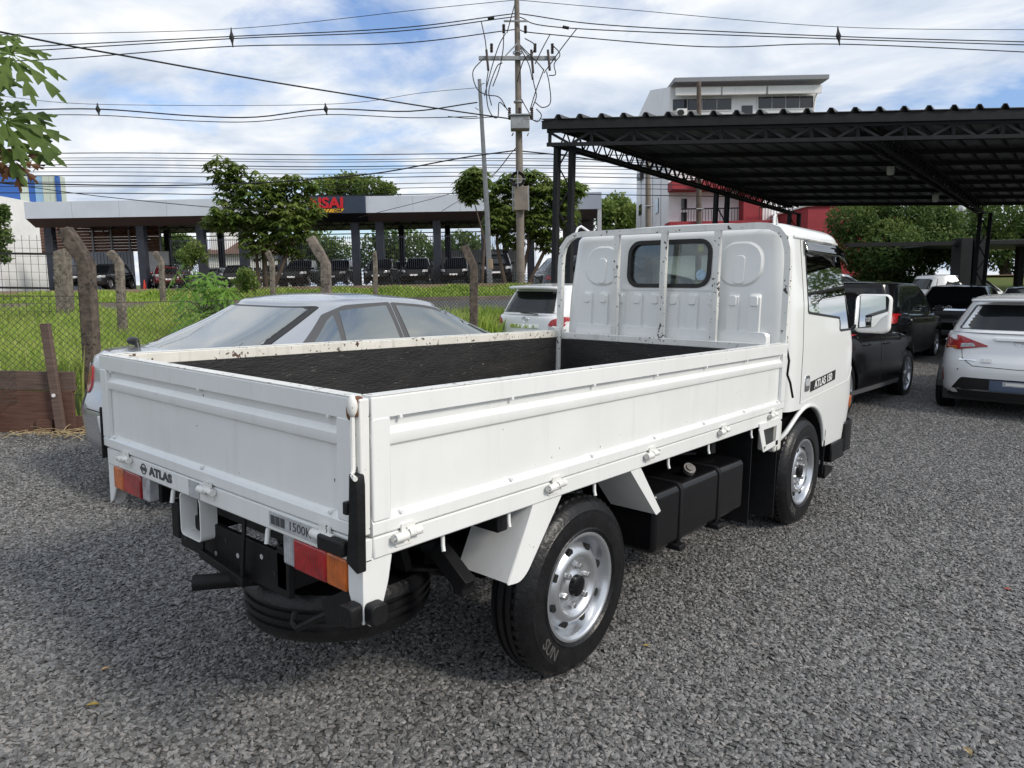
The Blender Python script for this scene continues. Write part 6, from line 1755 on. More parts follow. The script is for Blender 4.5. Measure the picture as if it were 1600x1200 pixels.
MB().tube([(TX(1274), -.3, TZ(1274, 140)), (TX(1270), -.2, TZ(1270, 155)), (TX(1266), -.15, TZ(1266, 200))], .06, 8).build('downpipe', MAT['wall_white'], T_)
RW = far('red_building', 'plain red-painted building behind the cab roof and the back of the carport', 'building', (1320 - 800) / FPX * 37, 37)
xa, xb = lp(RW, 1262, 350)[0], lp(RW, 1400, 350)[0]; MB().box(xa, xb, 0, 7, -.5, lp(RW, 1300, 322)[1]).build('wall', MAT['red_paint'], RW); MB().box(xa - .1, xb + .1, -.1, 7, lp(RW, 1300, 322)[1], lp(RW, 1300, 319)[1]).build('parapet', MAT['wall_white'], RW)

# ------------------------------------------------------------------ trees and plants
mat('bark', (0.11, 0.085, 0.065), 0.95, col2=(.06, .045, .035), vscale=12, stretch=(1, 1, .25), bump=.6, bscale=25)
leaf_mat('leaf_dark', (.048, .092, .024), (.095, .155, .040), (.20, .255, .07), trans=.45)
leaf_mat('leaf_mid', (.075, .130, .026), (.150, .225, .050), (.31, .36, .10), trans=.5)
leaf_mat('leaf_bright', (.08, .19, .02), (.15, .30, .04), (.28, .43, .09), trans=.45, rough=.45)
leaf_mat('leaf_dead', (.07, .03, .012), (.15, .07, .03), (.23, .12, .05), trans=.2)
def leaves(n, blobs, size, droop=.2, whorl=0, seed=0, hollow=.55, flat=1.0):
    """leaf faces spread through lumpy crown volumes; returns vertices, faces, shade"""
    g_ = np.random.default_rng(seed)
    vol = np.array([b[3] ** 2 for b in blobs]); cnt = (n * vol / vol.sum()).astype(int)
    C_, S_ = [], []
    for b, k in zip(blobs, cnt):
        dirs = g_.normal(size=(k, 3)); dirs /= np.linalg.norm(dirs, axis=1)[:, None]
        # clumps: pull directions towards a few random sub-centres
        sub = g_.normal(size=(14, 3)); sub /= np.linalg.norm(sub, axis=1)[:, None]
        pick = sub[g_.integers(0, 14, k)]; dirs = dirs * .62 + pick * .62; dirs /= np.linalg.norm(dirs, axis=1)[:, None]
        rad = b[3] * (hollow + (1 - hollow) * g_.random(k) ** .6) * (1 + .18 * (g_.random(k) - .5))
        c = np.array(b[:3]) + dirs * rad[:, None] * np.array([1, 1, b[4] if len(b) > 4 else .85])
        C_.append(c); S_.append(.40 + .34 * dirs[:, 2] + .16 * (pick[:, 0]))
    C_ = np.concatenate(C_); S_ = np.concatenate(S_)
    if whorl:
        m = len(C_); an = np.tile(np.arange(whorl) * 6.283 / whorl, m) + np.repeat(g_.uniform(0, 6.28, m), whorl)
        C_ = np.repeat(C_, whorl, 0); S_ = np.repeat(S_, whorl); dr = g_.uniform(-.9, -.25, len(an)) * (1 if droop else 0)
        ax = np.stack([np.cos(an), np.sin(an), dr], 1); ax /= np.linalg.norm(ax, axis=1)[:, None]
        nrm = np.stack([np.cos(an) * .5, np.sin(an) * .5, np.ones(len(an))], 1)
    else:
        ax = g_.normal(size=(len(C_), 3)); ax[:, 2] -= droop; ax /= np.linalg.norm(ax, axis=1)[:, None]
        nrm = g_.normal(size=(len(C_), 3)); nrm[:, 2] += flat
    sd_ = np.cross(ax, nrm); sd_ /= np.linalg.norm(sd_, axis=1)[:, None] + 1e-9
    L_ = size * g_.uniform(.7, 1.3, len(C_)); Wd = L_ * (.30 if whorl else .5)
    V = np.stack([C_, C_ + ax * (L_ * .5)[:, None] + sd_ * (Wd * .5)[:, None], C_ + ax * L_[:, None], C_ + ax * (L_ * .5)[:, None] - sd_ * (Wd * .5)[:, None]], 1)
    i = np.arange(len(C_))[:, None] * 4; F = i + np.array([[0, 1, 2, 3]])
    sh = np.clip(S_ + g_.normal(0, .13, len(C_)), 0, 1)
    return V.reshape(-1, 3), F, np.repeat(sh, 4)
def tree(label, r, d, blobs, trunks, n, size, m='leaf_mid', whorl=0, droop=.2, name='tree', seed=1, group=None, tr=.12, hollow=.45):
    """blobs and trunks in metres right / away / up from the foot"""
    t = far(name, label, 'tree', r, d, group)
    q = MB()
    for pts in trunks:
        k = len(pts); q.tube([Vector(p_) for p_ in pts], [tr * (1 - .75 * i / (k - 1)) for i in range(k)], 8)
    # limbs from the trunk tops into the lumps
    tops = [Vector(p_[-1]) for p_ in trunks]
    for b in blobs:
        c_ = Vector(b[:3]); a = min(tops, key=lambda z: (z - c_).length)
        mid = (a + c_) / 2 + Vector((random.uniform(-.2, .2), random.uniform(-.2, .2), -.1)); q.tube([a, mid, c_], [tr * .32, tr * .22, tr * .08], 6)
        for k in range(3):
            e_ = c_ + Vector((random.uniform(-.7, .7), random.uniform(-.7, .7), random.uniform(-.2, .7))) * b[3]; q.tube([mid, (mid + e_) / 2 + Vector((0, 0, .08)), e_], [tr * .14, tr * .1, tr * .04], 5)
    q.build('trunk', MAT['bark'], t, smooth=60)
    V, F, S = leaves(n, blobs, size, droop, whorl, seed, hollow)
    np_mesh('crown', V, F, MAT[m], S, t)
    return t
def blob_px(d, foot_px, items):
    """lumps given by picture place and size -> metres in the tree's frame"""
    r_ = (foot_px - 800) / FPX * d; o = far('x', 'x', 'x', r_, d); out_ = []
    for px, py, rad, dy in items:
        x, z = lp(o, px, py, dy); out_.append((x, dy, z, rad / FPX * d))
    bpy.data.objects.remove(o)
    return r_, out_
# left street tree: umbrella-leaved, several trunks
r_, B = blob_px(36, 412, [(352, 268, 30, 0), (372, 300, 34, .5), (410, 300, 38, -.3), (450, 300, 36, .4), (478, 285, 20, 0), (355, 335, 28, -.5), (395, 345, 40, .3), (440, 345, 38, -.4), (475, 330, 28, .2), (408, 380, 34, 0), (455, 380, 26, .5), (335, 345, 18, 0), (478, 365, 16, 0)])
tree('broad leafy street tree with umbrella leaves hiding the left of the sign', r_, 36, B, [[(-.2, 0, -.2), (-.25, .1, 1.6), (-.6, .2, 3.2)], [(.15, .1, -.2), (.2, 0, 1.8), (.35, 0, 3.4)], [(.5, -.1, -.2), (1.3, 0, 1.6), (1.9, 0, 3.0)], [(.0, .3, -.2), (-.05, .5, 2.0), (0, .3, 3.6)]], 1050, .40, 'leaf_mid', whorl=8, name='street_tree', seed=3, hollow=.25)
r_, B = blob_px(34, 745, [(738, 285, 24, 0), (745, 275, 18, .3), (735, 300, 16, -.2)])
tree('small round-topped street tree in front of the slim utility pole', r_, 34, B, [[(.2, 0, 0), (.35, .1, 2.0), (-.1, 0, 3.8)]], 330, .40, 'leaf_mid', whorl=8, name='street_tree', seed=5, tr=.08)
r_, B = blob_px(36, 800, [(782, 300, 26, 0), (790, 335, 34, .3), (775, 345, 22, -.3), (800, 285, 22, 0), (835, 285, 28, .4), (850, 310, 34, 0), (870, 300, 28, .4), (890, 295, 24, -.2), (845, 345, 32, 0), (880, 330, 26, 0), (905, 290, 14, 0), (800, 370, 20, .4), (860, 375, 24, .2), (825, 270, 16, 0)])
tree('wide dark street tree behind the transformer pole and carport column', r_, 36.5, B, [[(-.4, 0, -.2), (-.8, .1, 2.0), (-.7, .2, 3.6)], [(.3, .1, -.2), (.9, 0, 2.2), (1.4, 0, 3.6)], [(.7, -.1, -.2), (1.8, 0, 2.0), (2.4, 0, 3.4)]], 1100, .40, 'leaf_mid', whorl=8, name='street_tree', seed=8)
r_, B = blob_px(64, 560, [(505, 295, 20, 0), (545, 292, 26, 1), (580, 296, 26, 0), (605, 300, 16, 0), (525, 290, 18, 1)])
tree('tree crown rising behind the roof right of the sign', r_, 64, B, [[(0, 0, 0), (0, .2, 4), (.2, 0, 6)]], 5200, .34, 'leaf_mid', seed=11, tr=.25)
r_, B = blob_px(60, 960, [(945, 330, 22, 0), (965, 320, 22, 1), (985, 335, 20, 0), (960, 350, 28, 0), (985, 355, 18, 0)])
tree('light green tree between the dealership end and the white block', r_, 60, B, [[(0, 0, 0), (0, .2, 2), (.2, 0, 4)]], 5200, .34, 'leaf_mid', seed=13, tr=.25)
for k, (px, py, d_, s_, lab) in enumerate(((615, 395, 70, 62, 'large dark tree seen through the open dealership at its centre'), (720, 400, 68, 52, 'dark tree behind the dealership wall left of the slim pole'), (500, 400, 72, 52, 'dark tree behind the sign bay of the dealership'), (275, 392, 72, 40, 'dark tree behind the left bays of the dealership'))):
    r_, B = blob_px(d_, px, [(px - s_ * .45, py, s_ * .6, 0), (px + s_ * .4, py - 4, s_ * .6, 1), (px, py - s_ * .3, s_ * .55, 0), (px, py + 14, s_ * .6, 0)])
    tree(lab, r_, d_, B, [[(0, 0, -.5), (0, 0, 1.5), (.1, 0, 2.5)]], 4200, .42, 'leaf_dark', seed=20 + k, tr=.25)
r_, B = blob_px(33, 300, [(292, 398, 16, 0), (305, 388, 14, 0), (312, 400, 14, .2), (296, 412, 12, 0)])
tree('small young tree left of the broad street tree', r_, 33, B, [[(0, 0, -.1), (.02, 0, .8), (0, 0, 1.6)]], 1100, .16, 'leaf_mid', seed=31, tr=.05, name='young_tree')
# right: big dense trees beyond the carport
r_, B = blob_px(33, 1400, [(1330, 345, 38, 0), (1365, 335, 42, .5), (1410, 335, 46, 0), (1450, 340, 42, .5), (1478, 350, 32, 0), (1340, 385, 42, 0), (1385, 385, 50, -1), (1435, 385, 50, 0), (1475, 385, 36, 0), (1360, 415, 34, 0), (1420, 415, 40, 0)])
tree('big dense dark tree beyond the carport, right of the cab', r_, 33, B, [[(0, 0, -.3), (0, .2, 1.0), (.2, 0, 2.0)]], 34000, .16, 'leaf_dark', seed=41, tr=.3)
r_, B = blob_px(38, 1560, [(1520, 345, 44, 0), (1570, 340, 50, 0), (1620, 345, 50, 0), (1545, 385, 44, 0), (1600, 390, 48, 0), (1660, 370, 60, 0), (1510, 400, 30, 0), (1720, 350, 70, 0), (1800, 360, 80, 0), (1880, 350, 80, 0), (1980, 350, 90, 0), (2100, 350, 100, -3), (2250, 350, 110, -6)])
tree('dark trees closing the view behind the shed at far right', r_, 38, B, [[(0, 0, -.3), (0, .2, 1.0), (.2, 0, 2.0)]], 42000, .26, 'leaf_dark', seed=43, tr=.3)
r_, B = blob_px(45, 1250, [(1180, 375, 30, 0), (1250, 380, 36, 0), (1310, 390, 36, 0)])
tree('tree mass behind the cab and red building', r_, 50, B, [[(0, 0, -.3), (0, .2, 1.0), (.2, 0, 2.0)]], 6000, .3, 'leaf_dark', seed=44, tr=.3)
r_, B = blob_px(20, -20, [(-12, 340, 22, 0), (2, 330, 12, 0), (-5, 370, 20, 0), (0, 400, 14, 0)])
tree('small dark tree cut by the left edge under the papaya leaves', r_, 20, B, [[(0, 0, -.2), (0, 0, 1.2), (.1, 0, 2.0)]], 1800, .13, 'leaf_dark', seed=46, tr=.06)

# papaya: lobed leaves built one by one
def papaya_leaf(scale, fold=.25, seed=0, lobes=7):
    g_ = random.Random(seed); q = MB(); lift = g_.uniform(.25, .6)
    for k in range(lobes):
        a = R(-140 + 280 * k / (lobes - 1)); L_ = scale * (1.0 - .38 * abs(k - (lobes - 1) / 2) / ((lobes - 1) / 2)) * g_.uniform(.92, 1.08)
        # centre line of the lobe with side fingers
        d_ = Vector((math.sin(a), math.cos(a), 0)); s_ = Vector((d_.y, -d_.x, 0))
        def pt(t, w_): 
            z = -fold * scale * (t ** 2) * .8 + .10 * scale * t - abs(w_) * .35
            return d_ * (t * L_) + s_ * w_ + Vector((0, 0, z))
        outl = [(.04, .0), (.20, .030), (.34, .034), (.42, .10), (.55, .150), (.50, .055), (.58, .042), (.66, .10), (.80, .140), (.73, .05), (.82, .04), (.90, .05), (1.0, 0)]
        L1 = [pt(t, w_ * L_) for t, w_ in outl]; L2 = [pt(t, -w_ * L_) for t, w_ in outl]; mid = [pt(t, 0) for t, _ in outl]
        b = len(q.v); n_ = len(outl); q.v += [tuple(v) for v in L1 + mid + L2]
        for i in range(n_ - 1):
            q.f += [(b + i, b + i + 1, b + n_ + i + 1, b + n_ + i), (b + n_ + i, b + n_ + i + 1, b + 2 * n_ + i + 1, b + 2 * n_ + i)]
    me = q.mesh('leaf')
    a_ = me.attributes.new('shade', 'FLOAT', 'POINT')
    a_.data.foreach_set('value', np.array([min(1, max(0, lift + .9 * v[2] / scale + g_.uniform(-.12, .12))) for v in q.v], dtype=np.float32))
    return me
PL = [papaya_leaf(.34, .5, s_) for s_ in range(3)]; PS = [papaya_leaf(.30, .2, s_ + 5) for s_ in range(3)]
def papaya(name, label, foot, h, specs, meshes, mname, trunk_r=.06):
    t = thing(name, label, 'plant', foot, YAW)
    MB().tube([(0, 0, -.1), (.02, .02, h * .5), (0, 0, h)], [trunk_r, trunk_r * .8, trunk_r * .55], 10).build('trunk', MAT['bark'], t, smooth=60)
    for i, (az, el, ln, sc_, tilt, *mm_) in enumerate(specs):
        a = R(az); tip = Vector((math.sin(a) * math.cos(R(el)), math.cos(a) * math.cos(R(el)), math.sin(R(el)))) * ln + Vector((0, 0, h))
        midp = Vector((0, 0, h)) * .5 + tip * .5 + Vector((0, 0, ln * .10))
        stc = MB().tube([(0, 0, h - .03), midp, tip], [.012, .010, .006], 6).build('stalk', MAT['stalk_green'], t, smooth=60)
        o = bpy.data.objects.new('leaf', meshes[i % len(meshes)].copy()); COL.objects.link(o); o.parent = t
        o.data.materials.append(MAT[mm_[0] if mm_ else mname])
        o.location = tip; o.rotation_euler = (R(-tilt), 0, -a); o.rotation_mode = 'XYZ'; o.scale = (sc_,) * 3
mat('stalk_green', (.14, .22, .07), .5)
g_ = at(-60, 560, 6.6); gr, gd = rd(g_)
def top_leaf(px, py, dd, scale, az, tilt, m, seed):
    pass
pt_ = thing('papaya_tree', 'papaya tree reaching in from the top left corner with large lobed leaves', 'tree', ground(-5.15, 5.6), YAW)
hb = 2.75 - pt_.location.z
MB().tube([(-.3, 0, -.1), (-.32, .0, hb * .5), (-.30, 0, hb + .45)], [.09, .075, .05], 10).build('trunk', MAT['bark'], pt_, smooth=60)
specs = [((40, 95), .62, 62, 36, 'leaf_mid'), ((0, 95), .60, 110, 46, 'leaf_mid'), ((45, 205), .62, 78, 34, 'leaf_mid'), ((10, 185), .62, 65, 26, 'leaf_mid'), ((18, 222), .60, 100, 55, 'leaf_mid'), ((-5, 240), .5, 95, 75, 'leaf_dead'), ((44, 262), .30, 105, 80, 'leaf_dead'), ((-30, 100), .55, 60, 20, 'leaf_mid')]
for i, ((px, py), s_, az, tilt, m_) in enumerate(specs):
    x, z = lp(pt_, px + 34, py, -.05 + .05 * (i % 3))
    base = Vector((x - .30, .0, z + .06)); st = Vector((-.30, 0, hb + .35 - .05 * i))
    MB().tube([st, (st + base) / 2 + Vector((0, 0, .08)), base], [.014, .011, .007], 6).build('stalk', MAT['stalk_green'], pt_, smooth=60)
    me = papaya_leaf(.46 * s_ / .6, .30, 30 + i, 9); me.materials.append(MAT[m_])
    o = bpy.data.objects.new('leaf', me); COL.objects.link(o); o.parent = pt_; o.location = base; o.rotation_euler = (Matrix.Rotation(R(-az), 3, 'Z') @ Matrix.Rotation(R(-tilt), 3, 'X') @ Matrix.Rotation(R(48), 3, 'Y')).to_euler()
sp_ = []
_r = random.Random(4)
for i in range(26):
    sp_.append((_r.uniform(0, 360), _r.uniform(-15, 70), _r.uniform(.30, .75), _r.uniform(1.0, 1.5), _r.uniform(20, 60)))
papaya('papaya_plant', 'low bright green papaya bush with star-shaped leaves behind the sedan roof', ground(-5.05, 11.8), .50, sp_, PS, 'leaf_bright', .03)
papaya('papaya_plant', 'smaller papaya shoot right of the bright papaya bush', ground(-4.35, 12.4), .35, [(90, 40, .4, .9, 25), (0, 50, .4, .9, 20), (-90, 30, .35, .9, 30), (180, 40, .4, .9, 35)], PS, 'leaf_bright', .02)
r_, B = blob_px(12.0, 375, [(385, 430, 14, 0), (375, 445, 14, .1), (395, 445, 10, 0)])
tree('small grey green bush right of the papaya bush', r_, 12.0, B, [[(0, 0, 0), (0, 0, .2), (0, 0, .35)]], 900, .06, 'leaf_mid', name='bush', seed=52, tr=.02)

# ------------------------------------------------------------------ utility poles and cables
mat('pole_concrete', (0.20, 0.175, 0.15), 0.9, var=0.2, vscale=3, bump=.3, bscale=20, streak=.25)
mat('pole_dark', (0.12, 0.095, 0.08), 0.9, var=0.3, vscale=3, bump=.3, bscale=20)
mat('galv', (0.30, 0.31, 0.32), 0.6, metal=.3, var=.15, vscale=6)
mat('porcelain', (0.055, 0.04, 0.036), 0.35)
mat('cable_black', (0.014, 0.014, 0.015), 0.6)
U = far('utility_pole', 'concrete utility pole with crossarm, fuse cutouts, transformer box and looping wires', 'pole', (812 - 800) / FPX * 32, 32)
def UX(px, y=0.0): return lp(U, px, 200, y)[0]
def UP(px, py, y=0.0): a, b = lp(U, px, py, y); return Vector((a, y, b))
b0 = UP(814, 445); t0 = UP(807, -25)
MB().tube([b0, UP(812.5, 330), UP(810.5, 190), t0], [.185, .17, .14, .10], 16).build('pole', MAT['pole_concrete'], U, smooth=60)
MB().bar(UP(748, 91, -.2), UP(869, 91, -.2), .12, .16).build('crossarm', MAT['galv'], U, bevel=.01)
MB().bar(UP(787, 33, -.2), UP(825, 33, -.2), .06, .07).build('crossarm', MAT['galv'], U, bevel=.006)
for a, b in (((790, 87), (808, 68)), ((825, 87), (809, 68))): MB().bar(UP(*a, -.25), UP(*b, -.2), .03, .05).build('brace', MAT['galv'], U)
def insulator(px, py0, py1, y=-.2):
    p0, p1 = UP(px, py1, y), UP(px, py0, y); q = MB(); k = 6; pts = []; rs = []
    for i in range(k * 2 + 1):
        t = i / (k * 2); pts.append(p0 + (p1 - p0) * t); rs.append(.075 if i % 2 else .045)
    q.tube(pts, rs, 10); q.build('insulator', MAT['porcelain'], U, smooth=50)
for px, a, b in ((768, 68, 82), (836, 68, 82), (863, 68, 84), (787, 38, 52), (821, 40, 52)): insulator(px, a, b)
for px, a, b in ((761, 92, 110), (831, 92, 114), (857, 92, 110)):
    q = MB(); q.bar(UP(px - 1, a - 14, -.25), UP(px + 2, b, -.35), .10, .13); q.build('fuse_cutout', MAT['porcelain'], U, bevel=.02)
bx = MB(); x0, x1 = UX(798), UX(827); z0, z1 = lp(U, 812, 207)[1], lp(U, 812, 187)[1]
MB().box(x0, x1, -.75, -.15, z0, z1).build('transformer', MAT['galv'], U, bevel=.03)
MB().box(x0 - .06, x1 + .06, -.82, -.10, z1, z1 + .06).build('transformer_lid', MAT['galv'], U, bevel=.01)
for px in (796, 812, 831): insulator(px, 168, 187, -.45)
for px, py in ((800, 212), (824, 212)): MB().bar(UP(px, py, -.3), UP(px + 2, py - 4, .0), .04, .04).build('bracket', MAT['galv'], U)
mb = MB().box(UX(801), UX(823), -.42, -.18, lp(U, 812, 330)[1], lp(U, 812, 293)[1]).build('meter_box', MAT['pole_concrete'], U, bevel=.02)
for px in (799.5, 824): MB().box(UX(px) - .03, UX(px) + .03, -.36, -.30, lp(U, 812, 331)[1], lp(U, 812, 292)[1]).build('box_flange', MAT['galv'], U)
q = MB(); c_ = UP(809, 280, -.35)
for k in range(4):
    rr = .22 + .03 * k; q.tube([c_ + Vector((rr * math.cos(t), -.02 * k, rr * math.sin(t))) for t in [2 * math.pi * i / 24 for i in range(25)]], .018, 6, cap=False)
q.build('cable_coil', MAT['cable_black'], U, smooth=60)
q = MB(); q.bar(c_ + Vector((-.34, -.12, .02)), c_ + Vector((.34, -.12, -.02)), .04, .03); q.bar(c_ + Vector((0, -.12, -.34)), c_ + Vector((0, -.12, .34)), .04, .03); q.build('coil_cross', MAT['galv'], U)
for z in (.35, .62, .78): 
    p_ = b0 + (t0 - b0) * z; q = MB(); q.lathe([(.20, -.03), (.20, .03)], lambda a, b, c: (p_.x + a, p_.y + b, p_.z + c), 16); q.build('pole_band', MAT['galv'], U)
def bez(pts, n=24):
    P_ = [Vector(p_) for p_ in pts]; out_ = []
    ext = [P_[0] * 2 - P_[1]] + P_ + [P_[-1] * 2 - P_[-2]]
    for i in range(1, len(ext) - 2):
        a, b, c, d = ext[i - 1:i + 3]
        k = max(3, n // (len(P_) - 1))
        for j in range(k):
            t = j / k; out_.append(.5 * ((2 * b) + (c - a) * t + (2 * a - 5 * b + 4 * c - d) * t * t + (3 * b - a - 3 * c + d) * t ** 3))
    out_.append(P_[-1]); return out_
loops = [[(755, 92), (739, 112), (745, 138), (760, 148), (780, 152), (793, 172)], [(790, 52), (780, 70), (770, 100), (762, 130), (757, 150)], [(787, 54), (786, 78), (780, 108), (770, 135)], [(763, 110), (760, 135), (762, 165), (770, 182), (778, 182), (780, 160), (790, 168)],
         [(768, 165), (764, 140), (776, 105), (785, 98)], [(832, 115), (834, 130), (838, 150), (832, 168)], [(854, 112), (858, 130), (860, 160), (848, 168), (836, 160)], [(850, 108), (838, 140), (828, 172)], [(808, 128), (818, 95), (832, 82)], [(820, 60), (835, 70), (832, 85)],
         [(812, 70), (838, 96), (850, 110)], [(813, 75), (826, 100), (832, 125)], [(863, 70), (875, 85), (866, 100), (868, 116), (858, 118)], [(752, 34), (758, 62), (760, 80)], [(805, 5), (798, 30), (792, 52)], [(901, 45), (880, 72), (860, 100), (850, 114)], [(860, 53), (848, 75), (836, 100)], [(815, 155), (822, 168), (828, 178)], [(838, 170), (846, 180), (840, 190), (830, 186)]]
for lp_ in loops:
    pts = [UP(a, b, -.3 - .1 * (i % 2)) for i, (a, b) in enumerate(lp_)]
    MB().tube(bez(pts, 30), .022, 5).build('jumper_wire', MAT['cable_black'], U, smooth=60)
S_ = far('utility_pole', 'slim leaning concrete utility pole left of the transformer pole', 'pole', (765 - 800) / FPX * 33, 33)
def SP(px, py, y=0.0): a, b = lp(S_, px, py, y); return Vector((a, y, b))
MB().tube([SP(765.5, 446), SP(761, 330), SP(749, 124)], [.13, .115, .08], 14).build('pole', MAT['galv'], S_, smooth=60)
MB().tube([SP(766, 420), SP(765, 405)], [.142, .14], 14).build('painted_band', mat('band_tan', (.42, .33, .22), .9), S_, smooth=60)
for a, b in (((751, 132), (757, 130)), ((748, 172), (742, 168)), ((750, 180), (756, 183))): MB().bar(SP(*a, -.1), SP(*b, -.1), .03, .03).build('bracket', MAT['galv'], S_)
for i, (px, y0_, y1_, d_, m_, lab) in enumerate(((1013, 270, 352, 40, 'pole_concrete', 'plain concrete pole in front of the white siding of the block'), (1092, 128, 356, 40.5, 'pole_dark', 'rusty brown pole rising in front of the block roof windows'))):
    o = far('utility_pole', lab, 'pole', (px - 800) / FPX * d_, d_)
    a, z1 = lp(o, px, y1_); b, z0 = lp(o, px, y0_)
    if i == 0: b, z0 = lp(o, px - 1, 215)
    MB().tube([(a, 0, -.3), (a, 0, z1), (b, 0, z0)], [.17, .16, .12], 12).build('pole', MAT[m_], o, smooth=60)
    MB().tube([(a - .2, -.2, z1 + 1.0), (a + .2, -.2, z1 + 1.0)], .04, 6).build('clamp', MAT['galv'], o)
def cable(label, pts, d0, d1, r_, group, name='overhead_cable'):
    n_ = len(pts); P_ = [at(x, y, d0 + (d1 - d0) * (x - pts[0][0]) / (pts[-1][0] - pts[0][0])) for x, y in pts]
    q = MB(); q.tube(bez(P_, 40), r_, 5); o = q.build(name, MAT['cable_black'], None, smooth=60)
    return tag(o, label, 'cable', group)
GR = 'power lines along the street'
cable('topmost thin line running left from the top of the transformer pole', [(-60, 56), (0, 54), (362, 45), (675, 13), (806, 0)], 32, 32, .014, GR)
cable('upper of the paired power lines left of the transformer pole', [(-60, 76), (0, 75), (362, 57), (620, 44), (806, 21)], 32, 32, .024, GR)
cable('lower of the paired power lines left of the transformer pole', [(-60, 83), (0, 82), (362, 60.5), (620, 49), (806, 26)], 32.3, 32.3, .024, GR)
cable('lowest of the four power lines left of the transformer pole', [(-60, 95), (80, 93), (362, 72.5), (620, 68), (806, 46)], 32, 32, .024, GR)
cable('topmost thin line running right from the top of the transformer pole', [(808, 0), (968, 14), (1310, 42), (1660, 47)], 32, 32, .014, GR)
cable('upper of the paired power lines right of the transformer pole', [(808, 21), (960, 40), (1310, 57), (1660, 67)], 32, 32, .024, GR)
cable('lower of the paired power lines right of the transformer pole', [(808, 26), (890, 44), (1310, 61), (1660, 72)], 32.3, 32.3, .024, GR)
cable('lowest of the power lines right of the transformer pole', [(808, 46), (850, 53), (1100, 73), (1310, 69), (1660, 84)], 32, 32, .024, GR)
cable('thick dark cable slanting down across the sky from the top left corner', [(-40, 44), (0, 50), (110, 72), (210, 90), (400, 124), (560, 150), (700, 172), (800, 186)], 20, 32, .030, 'slanting service cables', 'service_cable')
G2 = 'lines to the slim pole'
cable('thin top line running left from the slim pole', [(-60, 146), (0, 150), (153, 163), (510, 163), (660, 145), (748, 137)], 33, 33, .012, G2)
cable('thick twin line with spacers running left from the slim pole', [(-60, 172), (20, 172), (153, 170.5), (300, 181), (400, 183), (510, 170.5), (640, 174), (746, 160)], 33, 33, .030, G2)
cable('lower line with spacers running left from the slim pole', [(-60, 180), (20, 180), (153, 180), (300, 189), (400, 190), (510, 179), (640, 184), (746, 182)], 33, 33, .020, G2)
cable('line drooping from the slim pole towards the transformer', [(700, 182), (735, 185), (770, 183), (800, 186)], 33, 32, .020, G2)
G3 = 'telecom cables behind the treetops'
ys_ = [239, 246.5, 250, 257, 261, 268, 274, 284, 291, 301]
for i, y in enumerate(ys_):
    j = i * .7
    cable('thin telecom cable crossing low over the dealership roof, %s of ten from the top' % ('first', 'second', 'third', 'fourth', 'fifth', 'sixth', 'seventh', 'eighth', 'ninth', 'lowest')[i], [(-60, y + 2 - j * .3), (200, y + j * .2), (500, y + 3 + .3 * j), (760, y + 1), (1000, y + 4), (1240, y + 8)], 34 + .1 * i, 35 + .1 * i, .016 if i % 3 else .022, G3)
cable('wavy twisted cable rising to the transformer pole', [(-60, 284), (90, 288), (250, 290), (400, 286), (500, 279), (600, 269), (720, 247), (806, 235)], 30, 32, .030, 'slanting service cables', 'service_cable')
cable('cable falling from the left edge towards the street tree', [(-60, 283), (0, 286), (150, 306), (320, 323), (420, 330)], 30, 34, .018, 'slanting service cables', 'service_cable')
cable('twisted cable going right from the transformer pole behind the carport column', [(814, 236), (880, 243), (960, 254), (1040, 262)], 32, 30, .028, 'slanting service cables', 'service_cable')
cable('thin stay wire from the transformer pole down to the left', [(808, 228), (760, 285), (690, 330)], 32, 33, .012, 'slanting service cables', 'service_cable')
cable('second thin stay wire crossing the dealership fascia', [(806, 232), (740, 290), (560, 340)], 32, 38, .014, 'slanting service cables', 'service_cable')
cable('thin service line from the carport corner to the transformer', [(815, 185), (850, 190), (885, 196)], 31, 15.2, .010, 'slanting service cables', 'service_cable')
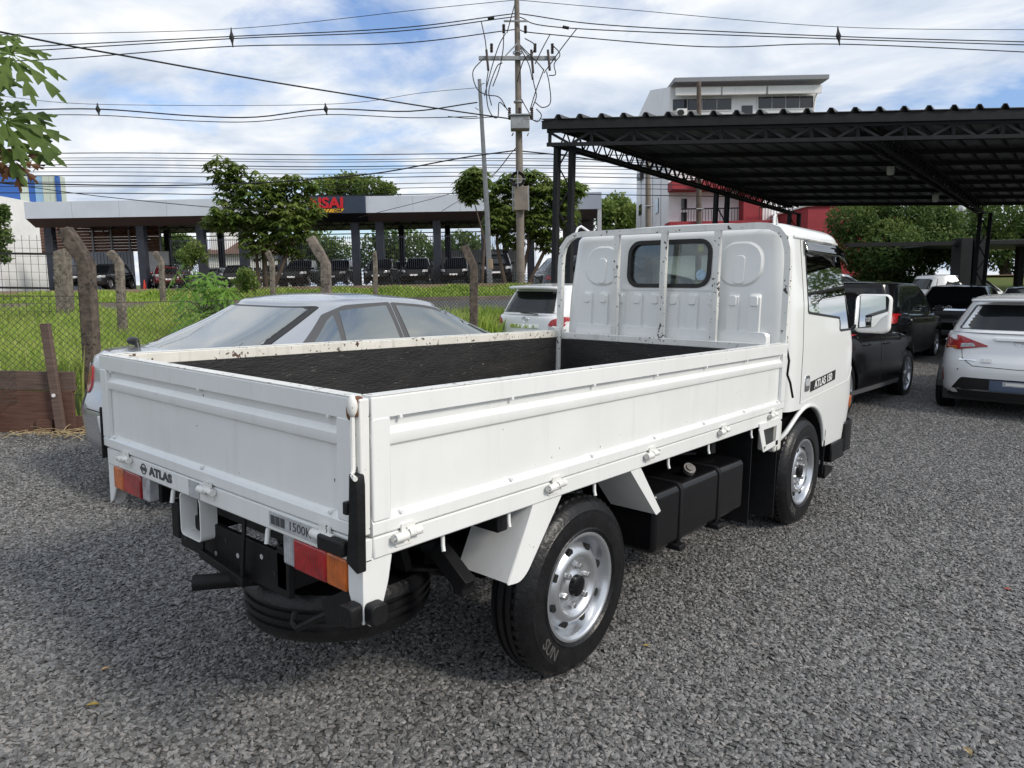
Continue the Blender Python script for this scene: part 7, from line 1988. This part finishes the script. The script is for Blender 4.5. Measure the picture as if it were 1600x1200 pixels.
for i, (px, y0_, y1_, d_, lab) in enumerate(((362, 43, 74, 32, 'dark line spacer on the power lines at upper left'), (1310, 41, 71, 32, 'dark line spacer on the power lines at upper right'), (153, 161, 181, 33, 'dark line spacer on the slim pole lines near the papaya'), (509, 161, 180, 33, 'dark line spacer on the slim pole lines above the street tree'))):
    a, m_, b = at(px - 1, y0_, d_), at(px, (y0_ + y1_) / 2, d_), at(px + 2, y1_, d_)
    o = MB().tube([a, a + (m_ - a) * .5, m_, m_ + (b - m_) * .5, b], [.02, .05, .12, .05, .02], 6).build('line_spacer', MAT['cable_black'], None)
    tag(o, lab, 'spacer', 'line spacers')
for px, py, d_, lab in ((767, 28, 32, 'dark splice sleeve left of the transformer pole'), (884, 41, 32, 'dark splice sleeve right of the transformer pole')):
    o = MB().tube([at(px - 5, py + 1, d_), at(px + 5, py - 1 if px < 800 else py + 3, d_)], .07, 8).build('cable_splice', MAT['cable_black'], None); tag(o, lab, 'splice', 'cable splices')

# ------------------------------------------------------------------ small litter on the gravel
mat('leaf_litter', (0.30, 0.22, 0.05), 0.8, var=.3, vscale=40); mat('litter_red', (0.35, 0.06, 0.05), 0.7)
def ground_px(px, py):
    v = ray(px, py); t = (0.014 - CAM_POS.z) / v.z; return CAM_POS + v * t
for px, py, s_, m_, lab in ((145, 1103, .016, 'leaf_litter', 'tiny yellow fallen leaf on the gravel at lower left'), (1512, 1176, .018, 'straw', 'dry curled twig leaf on the gravel at lower right'), (1575, 922, .014, 'litter_red', 'small reddish scrap on the gravel at the right edge'), (165, 1046, .012, 'raw_wood', 'pale wood chip on the gravel left of the truck'), (1010, 1010, .012, 'leaf_litter', 'tiny yellow leaf on the gravel right of the rear wheel')):
    p_ = ground_px(px, py); t = thing('leaf_scrap', lab, 'leaf', p_, random.uniform(0, 6))
    q = MB(); q.grid(lambda u, v: ((u - .5) * 2.4 * s_, (v - .5) * 1.2 * s_ * (1 - (2 * u - 1) ** 2 * .9), .3 * s_ * math.sin(u * 3) + .35 * s_ * abs(v - .5) * 2), 6, 4); o = q.build('blade', MAT[m_], t, smooth=60)
